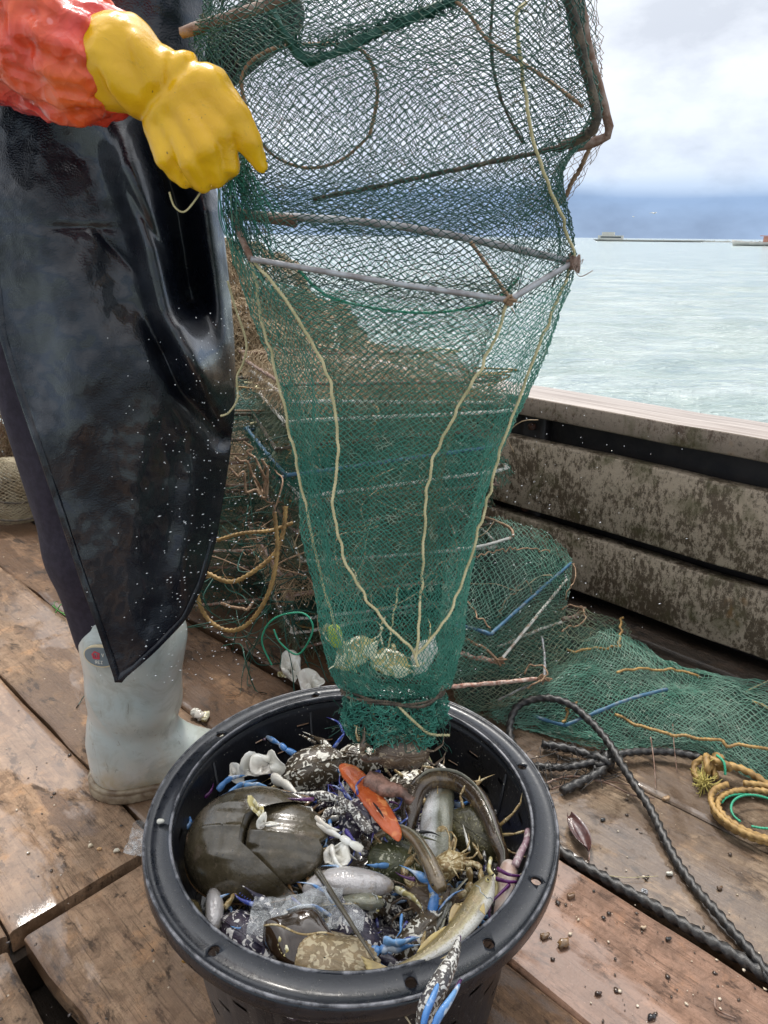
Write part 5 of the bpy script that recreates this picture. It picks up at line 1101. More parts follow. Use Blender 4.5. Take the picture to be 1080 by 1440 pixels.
# ================================================================== the catch
def attr_mat(name, top, mid, belly, rough=.22, scale=0, seed=0, speck=None, coat=.5, lo=.35, hi=.62):
    n = NT(name); at = n.t.nodes.new('ShaderNodeAttribute'); at.attribute_name = 'back'; f = n.math('ADD', at.outputs['Fac'], n.math('MULTIPLY', n.math('SUBTRACT', n.noise(60, 4, .6), .5), .30))
    c = n.ramp(f, [(0.05, belly), (lo, belly), ((lo+hi)/2, mid), (hi, top), (1, top)])
    if speck: c = n.mix(n.ramp(n.noise(scale or 260, 3, .6), [(.56, 0), (.68, .75)]), c, speck)
    c = n.mix(n.ramp(n.noise(28, 6, .7, None, .8), [(.52, 0), (.66, .6)]), c, (.30, .20, .085)); c = n.mix(n.ramp(n.noise(48, 5, .7, None, .4), [(.56, 0), (.68, .55)]), c, (.12, .11, .09))
    n.bs(col=c, rough=n.math('MULTIPLY_ADD', n.noise(50, 4), .3, rough-.12), spec=.6, metal=.22, coat=coat, coatr=.06, normal=n.bump(n.math('ADD', n.voro(430), n.math('MULTIPLY', n.noise(60, 5, .7), 1.2)), .22, .0018)); return n.m
def shell_mat(name, base, base2, spot, scale=95, thr=.53, sharp=.02, rough=.24, hf=.35, coat=.28, stretch=(1, 1, 1), dirt=(.10, .075, .045)):
    n = NT(name); v = n.vec(stretch); a = n.noise(scale, 1, .4, v, 1.1); b = n.noise(scale*.25, 4, .6); g = n.noise(scale*4, 3, .6)
    c = n.mix(n.ramp(b, [(.4, 0), (.62, 1)]), base, base2)
    if spot: c = n.mix(n.ramp(n.math('ADD', a, n.math('MULTIPLY', n.math('SUBTRACT', b, .5), -.25)), [(thr-sharp, 0), (thr+sharp, 1)]), c, spot)
    c = n.mix(n.ramp(n.noise(scale*.5, 4, .7, None, .7), [(.60, 0), (.74, .6)]), c, dirt)
    n.bs(col=c, rough=n.math('MULTIPLY_ADD', b, hf, rough-.14), spec=.5, coat=coat, coatr=.07, normal=n.bump(n.math('ADD', n.math('MULTIPLY', a, .5), g), .45, .0016)); return n.m
M_FLOW = shell_mat('flower_crab_shell', (.085, .060, .034), (.045, .034, .022), (.70, .67, .58), 118, .56, .014)
M_FLOWP = shell_mat('purple_spotted_shell', (.040, .028, .045), (.020, .020, .042), (.66, .63, .60), 125, .575, .016)
M_FLOWC = shell_mat('spotted_claw_shell', (.10, .085, .07), (.045, .040, .050), (.66, .64, .58), 210, .54, .02)
M_MUD = shell_mat('olive_mud_crab_shell', (.070, .060, .022), (.038, .034, .016), (.22, .20, .10), 230, .66, .02, .2)
M_MUD2 = shell_mat('dotted_green_shell', (.085, .090, .034), (.045, .050, .022), (.46, .45, .33), 190, .64, .02, .24)
M_SAND = shell_mat('sandy_mottled_shell', (.27, .19, .095), (.16, .115, .055), (.46, .38, .24), 130, .56, .03, .34, coat=.25)
M_TANL = shell_mat('tan_mottled_leg', (.36, .25, .10), (.22, .14, .055), (.58, .48, .28), 170, .56, .03, .3)
M_BROWNC = shell_mat('brown_crab_shell', (.13, .085, .05), (.07, .045, .03), (.30, .23, .15), 150, .60, .03, .3)
M_BLUE = shell_mat('blue_leg_shell', (.06, .20, .50), (.16, .34, .60), (.55, .62, .70), 60, .60, .08, .2)
M_BLUED = shell_mat('deep_blue_leg_shell', (.02, .065, .30), (.06, .04, .22), (.30, .36, .60), 70, .62, .05, .2)
M_PURP = shell_mat('purple_finger_tip', (.10, .012, .10), (.05, .012, .07), (.40, .26, .36), 60, .64, .05, .2)
M_WHITE = shell_mat('white_underside_shell', (.68, .66, .58), (.55, .50, .44), (.76, .75, .70), 45, .58, .08, .25, dirt=(.40, .28, .14))
M_CREAM = shell_mat('cream_yellow_shell', (.52, .44, .18), (.22, .18, .08), (.76, .72, .52), 70, .52, .03, .3)
M_ORANGE = shell_mat('orange_claw_shell', (.56, .11, .022), (.42, .075, .015), (.68, .24, .08), 60, .62, .05, .26, dirt=(.12, .03, .02))
M_EYE = simple('black_glossy_eye', (.005, .005, .006), .06)
M_FISH = attr_mat('silver_fish_skin', (.17, .17, .12), (.56, .57, .54), (.80, .79, .78), .16, 700, speck=(.30, .30, .26))
M_FISH2 = attr_mat('pink_silver_fish_skin', (.50, .47, .46), (.68, .66, .66), (.82, .80, .80), .14)
M_FISHY = attr_mat('yellow_olive_fish_skin', (.20, .155, .07), (.46, .40, .24), (.68, .64, .56), .22, 500, speck=(.28, .22, .08))
M_FISHD = attr_mat('grey_brown_fish_skin', (.045, .042, .030), (.14, .14, .10), (.40, .42, .42), .22, 200, speck=(.10, .10, .06))
M_EEL = attr_mat('brown_eel_skin', (.050, .030, .016), (.11, .065, .035), (.26, .19, .13), .18, coat=.9, lo=.10, hi=.45)
M_EEL2 = attr_mat('tan_goby_skin', (.15, .105, .055), (.24, .17, .09), (.45, .38, .27), .2, 180, speck=(.09, .06, .035), coat=.8, lo=.15, hi=.5)
M_FIN = simple('yellowish_fin', (.50, .38, .14), .35, (.36, .26, .12), 60, coat=.4)
M_FING = simple('grey_fin', (.22, .22, .18), .35, (.34, .32, .24), 60, coat=.4)

def local_root(name, lab, cat, px, py, z, yaw, tx=0, ty=0, group=None, at=None):
    """yaw: way the thing faces in the photo, degrees clockwise from 'away from the viewer'; tx tips its far side up"""
    o = empty(name, at or PZ(px, py, z), lab, cat, group)
    M = Matrix.Rotation(R(tx), 4, 'X') @ Matrix.Rotation(R(ty), 4, 'Y') @ Matrix.Rotation(R(-yaw), 4, 'Z'); o.rotation_euler = M.to_euler(); return o
def carapace_data(w, mode='swim', h_=.20, seed=0):
    if mode == 'swim': half = [(0, .235), (.03, .245), (.045, .228), (.07, .245), (.09, .225), (.13, .232), (.16, .222), (.20, .235), (.26, .212), (.33, .165), (.39, .11), (.43, .055), (.46, .02), (.40, -.045), (.34, -.12), (.27, -.20), (.20, -.245), (.10, -.262), (0, -.265)]; teeth = (8, 11, .020, (12, .11))
    else: half = [(0, .30), (.05, .305), (.09, .295), (.15, .30), (.22, .285), (.30, .25), (.37, .20), (.425, .13), (.455, .06), (.45, -.01), (.41, -.10), (.34, -.19), (.25, -.265), (.15, -.30), (0, -.31)]; teeth = (4, 9, .022, None)
    pts = []; m = len(half)
    for i in range(m-1):
        a, b = half[i], half[i+1]
        for t in np.linspace(0, 1, 6, endpoint=False): pts.append((a[0]*(1-t)+b[0]*t, a[1]*(1-t)+b[1]*t, i+t))
    pts.append((*half[-1], m-1)); pts = np.array(pts)
    k = pts[:, 2]; on = (k > teeth[0]-.01) & (k < teeth[1]+.9); saw = (k*1.9) % 1
    rad = pts[:, :2]/np.linalg.norm(pts[:, :2], axis=1, keepdims=True); pts[:, :2] += rad*(on*saw*teeth[2])[:, None]
    if teeth[3]: pts[:, 0] += teeth[3][1]*np.exp(-((k-teeth[3][0])/.35)**2)
    L = pts[:, :2].copy(); L[:, 0] *= -1; out = np.vstack([pts[:, :2], L[::-1][1:-1]])
    out = out*w; S = np.array([.02, .15, .3, .45, .6, .72, .82, .9, .96, 1.0, 1.0, .95, .8, .55, .3, .02]); Z = []
    top = 10; rows = []
    for i, s in enumerate(S):
        if i < top: z = h_*w*(1-s**2.6)
        else: z = -.004*w-(1-s**2)*w*.10
        P = np.stack([out[:, 0]*s, out[:, 1]*s-.0*w, np.full(len(out), z)], 1)
        if i < top:
            x, y = P[:, 0]/w, P[:, 1]/w; g = .012*np.exp(-((np.abs(x)-.12-.25*np.clip(-y, 0, .3))/.018)**2)*(np.abs(y) < .18)+.008*np.exp(-((y-.02)/.014)**2)*(np.abs(x) < .35)
            P[:, 2] += w*(-g*1.1+.010*fbm(P/w+seed, 9, 3, seed)*(1-s*.6))
        else: P[:, 2] -= w*.01*np.abs(np.sin(P[:, 1]/w*30))
        rows.append(P)
    return np.array(rows), top
def claw_data(w, p0, p1, p2, p3, fat=1.0, open_=.25):
    """merus p0-p1, wrist p1-p2, hand p2-p3 in units of carapace width. returns arm, hand and finger meshes"""
    P = [np.array(p, float)*w for p in (p0, p1, p2, p3)]; arm = MB()
    C = catmull([P[0], (P[0]+P[1])/2, P[1]], 6); V, F = tube_data(C, lambda t: w*(.035+.03*math.sin(math.pi*min(t*.9+.1, 1))), 10, flat=1.15); arm.add(V, F)
    V, F = tube_data(catmull([P[1]-(P[2]-P[1])*.15, (P[1]+P[2])/2, P[2]+(P[2]-P[1])*.1], 5), lambda t: w*.062*math.sqrt(max(.02, 1-(2*t-1)**2))+.0004, 10); arm.add(V, F)
    d = P[3]-P[2]; L = np.linalg.norm(d); d = d/L; side = np.cross(d, [0, 0, 1]); side /= np.linalg.norm(side)+1e-9; upv = np.cross(side, d)
    hand = MB(); C = [P[2]+d*L*t+side*w*.03*math.sin(t*2.2)+upv*w*.015*math.sin(t*3) for t in np.linspace(0, 1, 22)]
    def hr(t): return w*fat*(.030+.058*math.exp(-((t-.27)/.20)**2))*(1 if t < .5 else max(.10, 1-((t-.5)/.5)**1.1*.9))
    V, F = tube_data(C, hr, 12, flat=.72); hand.add(V, F)
    fg = MB(); C = [P[2]+d*L*(.44+.56*t)-side*w*(.055*fat+open_*.18*math.sin(t*2.4))+upv*w*.02*math.sin(t*3) for t in np.linspace(0, 1, 16)]
    V, F = tube_data(C, lambda t: w*fat*.034*max(.12, 1-t**1.3*.9), 10, flat=.8); fg.add(V, F)
    for t in np.linspace(.1, .8, 6):
        c0 = P[2]+d*L*(.44+.56*t)-side*w*(.03*fat+open_*.13*math.sin(t*2.4)); V, F = tube_data([c0, c0+side*w*.02], lambda q: w*.010*(1-q*.8), 5); fg.add(V, F)
    # spines on the arm
    for t in (.25, .55, .85):
        c0 = P[0]*(1-t)+P[1]*t; nn = np.cross(P[1]-P[0], [0, 0, 1]); nn /= np.linalg.norm(nn)+1e-9; V, F = tube_data([c0+nn*w*.04, c0+nn*w*.10], lambda q: w*.014*(1-q*.9), 6); arm.add(V, F)
    return arm, hand, fg
def limb_r(t, r):
    seg = (0, .34, .62, 1.0); k = 0 if t < seg[1] else 1 if t < seg[2] else 2; u = (t-seg[k])/(seg[k+1]-seg[k])
    if k == 2: return r*(.62*max(.06, 1-u)**.8)
    return r*(.42+.58*math.sin(math.pi*min(1, .12+u*.80))**.6)*(1, .84)[k]
def leg_data(w, side, base, mid, end, tip, paddle=False):
    P = [np.array((side*p[0], p[1], p[2]))*w for p in (base, mid, end, tip)]; mb = MB()
    V, F = tube_data(catmull([P[0], (P[0]+P[1])/2+np.array([0, 0, .01*w]), P[1]], 5), lambda t: w*(.022+.016*math.sin(math.pi*t)), 8, flat=.6); mb.add(V, F)
    V, F = tube_data(catmull([P[1], (P[1]+P[2])/2, P[2]], 5), lambda t: w*(.020+.012*math.sin(math.pi*t)), 8, flat=.6); mb.add(V, F)
    if paddle: V, F = tube_data(catmull([P[2], (P[2]+P[3])/2, P[3]], 6), lambda t: w*.058*math.sqrt(max(.01, 1-(2*t-1)**2)), 12, flat=.28, up0=(0, 1, 0))
    else: V, F = tube_data(catmull([P[2], (P[2]+P[3])/2+np.array([0, 0, .012*w]), P[3]], 6), lambda t: w*.020*max(.08, 1-t), 8, flat=.7)
    mb.add(V, F); return mb
DEF_CL = {1: ((.30, .10, -.02), (.52, .26, .02), (.56, .40, .03), (.36, .86, .02)), -1: ((-.30, .10, -.02), (-.52, .26, .02), (-.56, .40, .03), (-.34, .84, .02))}
def crab(lab, px, py, z, w, yaw, tx=25, ty=0, shell=M_FLOW, under=M_WHITE, clawm=M_FLOWC, fing=M_BLUED, legm=M_BLUE, claws=(1, -1), legs=((1, 0), (1, 1), (1, 2), (1, 3), (-1, 0), (-1, 1), (-1, 2), (-1, 3)), mode='swim', cl=None, seed=0, curl=1.0, h_=.20, at=None, group=None, name='crab', fat=1.0, detach=True):
    rs = np.random.default_rng(seed+5); o = local_root(name, lab, 'crab', px, py, z, yaw, tx, ty, group, at)
    rows, top = carapace_data(w, mode, h_, seed)
    V, F = grid_data(rows[:top+1], True); link('carapace', mesh(V, F), shell, o, world=False)
    V, F = grid_data(rows[top:], True); link('underside', mesh(V, F), under, o, world=False)
    for s in (-1, 1):
        ex, ey = s*.155*w, .225*w if mode == 'swim' else .29*w; V, F = tube_data([(ex*.8, ey, .01*w), (ex*1.05, ey+.03*w, .035*w)], lambda t: w*(.012+.008*t), 8); link('eye', mesh(V, F), M_EYE, o, world=False)
    for s in claws:
        c = (cl or DEF_CL).get(s, DEF_CL[s]); a, hnd, fg = claw_data(w, *c, fat=fat, open_=rs.uniform(.15, .45)); hh = link('claw', a.get(), clawm, o, world=False); link('hand', hnd.get(), clawm, hh, world=False); link('finger', fg.get(), fing, hh, world=False)
    for s, i in legs:
        b = (.30-.03*i, .04-.085*i, -.03); ang = R(20-28*i+rs.uniform(-9, 9)); r1 = .26+rs.uniform(-.02, .03); m = (b[0]+r1*math.cos(ang), b[1]+r1*math.sin(ang), .03+rs.uniform(-.03, .05)); a2 = ang-R(rs.uniform(10, 40))*curl
        e = (m[0]+.18*math.cos(a2), m[1]+.18*math.sin(a2), m[2]-.05); a3 = a2-R(rs.uniform(10, 50))*curl; t = (e[0]+.19*math.cos(a3), e[1]+.19*math.sin(a3), e[2]-.07*curl)
        link('leg', leg_data(w, s, b, m, e, t, i == 3 and mode == 'swim').get(), legm, o, world=False)
    return o
def loft(C, hw, hh, sides=20, tilt=0, up=None):
    """body along C with half-width hw(t), half-height hh(t); returns verts, faces, back attribute"""
    C = np.asarray(C); T = np.gradient(C, axis=0); T /= np.linalg.norm(T, axis=1)[:, None]; n_ = len(C); u = np.array(up if up is not None else (0, 0, 1.)); N = u[None]-T*(T@u)[:, None]; N /= np.linalg.norm(N, axis=1)[:, None]; B = np.cross(T, N)
    a = R(tilt); N, B = N*math.cos(a)+B*math.sin(a), B*math.cos(a)-N*math.sin(a); th = np.linspace(0, 2*np.pi, sides, endpoint=False); rows = []; bk = []
    for i in range(n_):
        t = i/(n_-1); rows.append(C[i]+np.outer(np.cos(th)*hh(t), N[i])+np.outer(np.sin(th)*hw(t), B[i])); bk.append(.5+.5*np.cos(th))
    V, F = grid_data(np.array(rows), True); k = (n_-1)*sides; F.append(tuple(range(sides))[::-1]); F.append(tuple(range(k, k+sides))); return V, F, np.array(bk).ravel(), T, N, B
def with_attr(V, F, bk):
    me = mesh(V, F); a = me.attributes.new('back', 'FLOAT', 'POINT'); a.data.foreach_set('value', bk.astype(np.float32)); return me
def fish(lab, pts, hw_, hh_, m, tilt=0, fin=M_FIN, name='fish', tail=True, prof=None, eye=True, group=None, forked=.4, up=None, fins=True):
    C = catmull([PZ(*p) for p in pts], 10); C = resample(C, .004); L = len(C)
    base = prof or (lambda t: (min(1, (t+.004)/.16)**.55)*(1 if t < .3 else max(.16, 1-((t-.3)/.7)**1.25*.86)))
    V, F, bk, T, N, B = loft(C, lambda t: hw_*base(t), lambda t: hh_*base(t), 22, tilt, up)
    o = empty(name, C[L//2], lab, 'fish', group); link('body', with_attr(V, F, bk), m, o)
    if tail:
        e = C[-1]; t_, n_, b_ = T[-1], N[-1], B[-1]; G = []
        for u in np.linspace(0, 1, 7):
            row = []
            for v in np.linspace(-1, 1, 15): row.append(e+t_*(.002+hh_*2.0*u*(1-forked*(1-abs(v))*u))+n_*v*hh_*(.18+1.0*u)+b_*.0012*math.sin(v*20)*u)
            G.append(row)
        me = apply_mods(mesh(*grid_data(np.array(G))), [('SOLIDIFY', dict(thickness=.0008))]); link('tail_fin', me, fin, o)
    if fins:
        for (s0, s1, sgn, hgt) in ((.32, .50, 1, .55), (.56, .80, 1, .35), (.55, .75, -1, .35)):
            G = []
            for q in np.linspace(0, 1, 9):
                i = int((s0+(s1-s0)*q)*(L-1)); b0 = C[i]+N[i]*sgn*hh_*base(i/(L-1))*.96; G.append([b0+N[i]*sgn*hh_*hgt*math.sin(math.pi*min(1, q*.9+.1))*v+T[i]*hh_*.35*v for v in np.linspace(0, 1, 4)])
            me = apply_mods(mesh(*grid_data(np.array(G))), [('SOLIDIFY', dict(thickness=.0007))]); link('fin', me, fin, o)
        for sd in (-1, 1):
            i = int(.27*(L-1)); b0 = C[i]+B[i]*sd*hw_*.97-N[i]*hh_*.25; G = [[b0+T[i]*hh_*1.0*u+B[i]*sd*.002*(1+u*2)+N[i]*hh_*.38*v*u*(1.2-u*.5)-N[i]*hh_*.2*u for v in np.linspace(-1, 1, 7)] for u in np.linspace(0.02, 1, 6)]
            me = apply_mods(mesh(*grid_data(np.array(G))), [('SOLIDIFY', dict(thickness=.0006))]); link('pectoral_fin', me, fin, o)
    if eye:
        i = int(.11*(L-1)); 
        for sd in (-1, 1):
            c = C[i]+B[i]*sd*hw_*base(i/(L-1))*.86+N[i]*hh_*.30; V, F = tube_data([c, c+B[i]*sd*hw_*.20], hh_*.19, 12); e1 = link('eye', mesh(V, F), simple('eye_gold', (.45, .38, .16), .2) if 'eye_gold' not in bpy.data.materials else bpy.data.materials['eye_gold'], o)
            V, F = tube_data([c, c+B[i]*sd*hw_*.23], hh_*.11, 10); link('pupil', mesh(V, F), M_EYE, e1)
        # mouth slit and gill cover line
        i2 = int(.22*(L-1)); g = MB()
        for sd in (-1, 1):
            pts_ = [C[i2-int(2*abs(math.cos(a)))]+N[i2]*hh_*base(.22)*1.004*math.cos(a)+B[i2]*sd*hw_*base(.22)*1.004*math.sin(a)-T[i2]*.003*math.cos(a)**2 for a in np.linspace(.5, 2.6, 10)]
            V, F = tube_data(pts_, .0006, 5); g.add(V, F)
        link('gill_edge', g.get(), M_FISHD, o)
        c = C[0]; V, F = tube_data([c-B[0]*hw_*.35-N[0]*hh_*.02-T[0]*.0002, c-T[0]*.0018-N[0]*hh_*.05, c+B[0]*hw_*.35-N[0]*hh_*.02-T[0]*.0002], .0011, 6); link('mouth', mesh(V, F), M_EYE, o)
    return o
def eel(lab, pts, r, m, prof, tilt=0, name='eel', fin=M_FING):
    C = resample(catmull([PZ(*p) for p in pts], 12), .003); L = len(C); V, F, bk, T, N, B = loft(C, lambda t: r*prof(t), lambda t: r*1.05*prof(t), 20, tilt); o = empty(name, C[L//2], lab, 'eel'); link('body', with_attr(V, F, bk), m, o)
    G = []
    for i in range(int(L*.25), L-2, 3):
        t = i/(L-1); G.append([C[i]+N[i]*r*prof(t)*(.95+.45*v)+T[i]*.002*v for v in np.linspace(0, 1, 3)])
    me = apply_mods(mesh(*grid_data(np.array(G))), [('SOLIDIFY', dict(thickness=.0007))]); link('dorsal_fin', me, fin, o)
    i = int(.035*(L-1))+2
    for sd in (-1, 1):
        c = C[i]+B[i]*sd*r*prof(i/(L-1))*.8+N[i]*r*.35; V, F = tube_data([c, c+B[i]*sd*r*.25], r*.16, 10); link('eye', mesh(V, F), M_EYE, o)
    return o

# ---- horseshoe crab
n = NT('horseshoe_crab_shell'); a = n.noise(34, 6, .65, None, .6); b = n.noise(120, 5, .7); z = n.sep()[2]
c = n.mix(n.ramp(a, [(.35, 0), (.68, 1)]), (.040, .032, .018), (.080, .064, .038)); c = n.mix(n.ramp(b, [(.56, 0), (.70, .6)]), c, (.15, .115, .08)); c = n.mix(n.ramp(n.noise(16, 5, .7, None, 1), [(.56, 0), (.66, .55)]), c, (.13, .10, .075)); c = n.mix(n.ramp(n.noise(190, 2), [(.68, 0), (.72, .8)]), c, (.018, .014, .010))
n.bs(col=c, rough=n.math('MULTIPLY_ADD', n.ramp(n.noise(26, 6, .7), [(.48, 0), (.68, 1)]), .40, .13), spec=.5, coat=n.ramp(n.noise(14, 6, .7, None, 1), [(.42, .9), (.58, .1)]), coatr=.10, normal=n.bump(n.math('ADD', a, n.math('MULTIPLY', b, .8)), .35, .0022)); M_HORSE = n.m
M_HEDGE = simple('horseshoe_crab_rim', (.20, .11, .045), .3, (.10, .06, .03), 60)
hs = local_root('horseshoe_crab', 'glossy olive brown horseshoe crab filling the left side of the basket', 'horseshoe crab', 348, 1186, .272, -84, 23, -10)
def half_loft(half, c0, h_, S, zf, seed=0, under=-.006):
    pts = catmull([(x, y, 0) for x, y in half], 6)[:, :2]; Lf = pts.copy(); Lf[:, 0] *= -1; out = np.vstack([pts, Lf[::-1][1:-1]]); rows = []
    for s in S:
        P = np.array([c0[0], c0[1]])+(out-np.array(c0))*s; rows.append(np.stack([P[:, 0], P[:, 1], [zf(x, y, s) for x, y in P]], 1))
    for s in (.97, .6, .02): P = np.array(c0)+(out-np.array(c0))*s; rows.append(np.stack([P[:, 0], P[:, 1], np.full(len(P), under-(.004 if s < .9 else 0))], 1))
    return np.array(rows), out
g2 = lambda x, m, s: math.exp(-((x-m)/s)**2)
proH = [(0, .086), (.026, .083), (.050, .070), (.068, .046), (.0765, .014), (.077, -.020), (.073, -.050), (.064, -.083), (.058, -.060), (.050, -.036), (.036, -.016), (.018, -.009), (0, -.008)]
rows, out = half_loft(proH, (0, .018), .05, np.concatenate([[.01], np.linspace(.08, .92, 16), [.96, .985, 1.0]]), lambda x, y, s: .002+.052*max(0, 1-(x/.0795)**2-((y+.004)/.0935)**2)**.62*(1-.0*s)+.0035*g2(abs(x), .036, .0045)*g2(y, .010, .030)+.002*g2(x, 0, .0035)*(y < .055)+.0006*vnoise(np.array([x*60, y*60, 3.])))
V, F = grid_data(rows, True); me = mesh(V, F); hp = link('head_shield', me, M_HORSE, hs, world=False)
lp = np.concatenate([np.c_[out, np.full(len(out), .0006)], [[*out[0], .0006]]]); V, F = tube_data(lp, .0014, 6); link('shield_edge', mesh(V, F), M_HEDGE, hp, world=False)
for s in (-1, 1):
    V, F = tube_data([(s*.036, .012, .030), (s*.0385, .013, .0405)], lambda t: .0042*(1-t*.35), 12); link('eye', mesh(V, F), M_EYE, hp, world=False)
opH = [(0, -.010), (.022, -.011), (.042, -.022), (.055, -.042), (.053, -.066), (.044, -.088), (.030, -.104), (.014, -.112), (0, -.104)]
rows, out = half_loft(opH, (0, -.055), .03, np.concatenate([[.01], np.linspace(.08, .92, 14), [.96, 1.0]]), lambda x, y, s: .007+.040*max(0, 1-(x/.060)**2-((y+.035)/.086)**2)**.65+.002*g2(x, 0, .004)-.002*g2(abs(x), .020, .0035)+.0005*vnoise(np.array([x*90, y*90, 7.])), under=.004)
V, F = grid_data(rows, True); op = link('abdomen_shield', mesh(V, F), M_HORSE, hs, world=False)
for s in (-1, 1):
    for i, (x, y) in enumerate(((.054, -.045), (.055, -.056), (.053, -.068), (.049, -.080), (.043, -.091), (.035, -.101))):
        V, F = tube_data([(s*x*.97, y, .010), (s*(x+.012), y-.011, .006)], lambda t: .0026*(1-t*.85), 6); link('edge_spine', mesh(V, F), M_HEDGE, op, world=False)
te = hs.matrix_basis.inverted() @ PZ(447, 1226, .300); t1_ = hs.matrix_basis.inverted() @ PZ(527, 1350, .312)
for o_ in (hp, op): o_.scale = (.93, .93, .97)
op.location.z -= .006; op.location.y -= .003
V, F = tube_data(catmull([tuple(te), tuple((te+t1_)/2+Vector((0, 0, .004))), tuple(t1_)], 10), lambda t: .0058*(1-t*.72), 7, flat=.8); link('tail_spine', mesh(V, F), M_HORSE, hs, world=False)

# ---- crabs, top layer
crab('large white-freckled flower crab at the top of the heap under the trap mouth', 442, 1080, .272, .120, 160, 34, 6, M_FLOW, claws=(), legs=((1, 1), (-1, 2)), seed=1, legm=M_BLUED, curl=2)
crab('small blue-legged spotted crab tangled in the middle of the heap', 497, 1152, .282, .070, 100, 30, 20, M_FLOWP, M_WHITE, M_FLOWC, M_PURP, M_BLUED, seed=3)
crab('dark glossy mud crab at the right of the heap inside the eel loop', 668, 1172, .262, .098, 215, 38, -18, M_MUD, M_WHITE, M_TANL, M_TANL, M_TANL, mode='round', seed=4, claws=(1,), cl={1: ((.30, .12, -.02), (.45, .30, 0), (.30, .42, .02), (-.04, .48, 0))})
crab('dotted green mud crab half buried under the tan goby', 562, 1212, .262, .088, 190, 30, 14, M_MUD2, M_WHITE, M_TANL, M_TANL, M_TANL, mode='round', seed=5, claws=(), legs=((1, 2), (1, 3), (-1, 0), (-1, 1), (-1, 2)))
crab('sandy mottled crab pressed against the front wall of the basket', 462, 1362, .272, .122, 12, 18, -6, M_SAND, M_WHITE, M_SAND, M_ORANGE, M_SAND, mode='round', seed=6, claws=(), legs=((1, 1), (-1, 1)), h_=.24)
crab('purple spotted flower crab low at the front left of the heap', 350, 1322, .256, .104, 30, 22, -12, M_FLOWP, M_WHITE, M_FLOWP, M_BLUED, M_BLUE, seed=7, legs=(), claws=(1,), cl={1: ((.3, .1, 0), (.30, .30, .08), (.1, .34, .1), (-.42, .38, .06)), -1: DEF_CL[-1]})
crab('purple and white crab below the fish heads in the middle', 500, 1312, .266, .100, 60, 26, 4, M_FLOWP, M_WHITE, M_FLOWP, M_BLUE, M_BLUE, seed=8, claws=(1,))
crab('brown crab with folded legs under the fish heads', 610, 1268, .246, .075, 10, 30, 6, M_BROWNC, M_WHITE, M_TANL, M_TANL, M_BROWNC, mode='round', seed=9, claws=(1, -1))
crab('dark crab in the shadow beside the orange claw', 575, 1105, .232, .090, 160, 26, 0, M_FLOW, M_WHITE, M_FLOWC, M_PURP, M_BROWNC, seed=10, claws=(1, -1))
crab('spotted flower crab with deep blue legs on top at the centre of the heap', 516, 1150, .296, .080, 215, 30, 10, M_FLOWP, M_WHITE, M_FLOWC, M_BLUE, M_BLUED, seed=12, claws=(1,), curl=1.6)
crab('purple black spotted crab between the leaf and the front wall', 392, 1350, .262, .085, 100, 20, 4, M_FLOWP, M_WHITE, M_FLOWP, M_BLUE, M_BLUED, seed=13, legs=(), claws=(1,))
crab('small tan speckled crab between the goby and the glossy mud crab', 628, 1218, .284, .060, 150, 30, -6, M_TANL, M_WHITE, M_TANL, M_PURP, M_TANL, seed=14, claws=(1, -1), curl=1.6)
crab('spotted crab with blue claws at the front right beneath the long yellow fish', 590, 1318, .258, .085, 320, 24, 0, M_FLOW, M_WHITE, M_BLUE, M_PURP, M_BLUE, seed=15, claws=(1, -1), legs=((1, 0), (-1, 0)))
crab('dark spotted crab in the shade by the rear wall left of the brown crab', 505, 1066, .250, .085, 190, 30, 0, M_FLOW, M_WHITE, M_FLOWC, M_PURP, M_BROWNC, seed=16, claws=(1,), legs=())
# free claws
def free_claw(lab, pts, w, hm, fm, name='crab_claw', fat=1.0, arm=None, op=.3):
    P = [PZ(*p) for p in pts]; o = empty(name, P[0], lab, 'crab claw'); q = [tuple(np.array(p)/w) for p in P]; a, hnd, fg = claw_data(w, *q, fat=fat, open_=op)
    link('arm', a.get(), arm or hm, o); link('hand', hnd.get(), hm, o); link('finger', fg.get(), fm, o); return o
free_claw('white spotted claw with a purple tip lying over the horseshoe crab', [(520, 1170, .305), (497, 1140, .312), (478, 1124, .315), (396, 1116, .318)], .095, M_FLOWC, M_PURP, fat=.9)
free_claw('white and blue claw below the white spotted one, its purple tip to the left', [(510, 1195, .300), (492, 1185, .305), (480, 1178, .305), (410, 1146, .306)], .075, M_WHITE, M_PURP, fat=.85)
free_claw('dark speckled claw arm standing up against the rear wall', [(470, 1085, .27), (478, 1068, .285), (468, 1055, .287), (424, 1030, .275)], .10, M_FLOW, M_FLOW, fat=.9, op=.1)
free_claw('blue claw reaching up to the left against the rear wall', [(418, 1062, .262), (402, 1054, .27), (394, 1047, .272), (352, 1028, .270)], .075, M_BLUE, M_PURP, fat=.75, op=.2)
free_claw('blue grey claw with black tips below the orange claw', [(545, 1180, .29), (556, 1170, .293), (565, 1168, .295), (618, 1182, .292)], .085, M_MUD2, M_EYE, fat=.85, op=.25)
free_claw('tan mottled claw curled in the middle right of the heap', [(590, 1180, .28), (600, 1205, .285), (612, 1220, .288), (655, 1222, .285)], .095, M_TANL, M_TANL, fat=1.0)
free_claw('pale blue claw at the front below the crossing tail spine', [(520, 1338, .27), (535, 1336, .275), (545, 1334, .277), (592, 1326, .276)], .080, M_BLUE, M_BLUED, fat=1.0, op=.2)
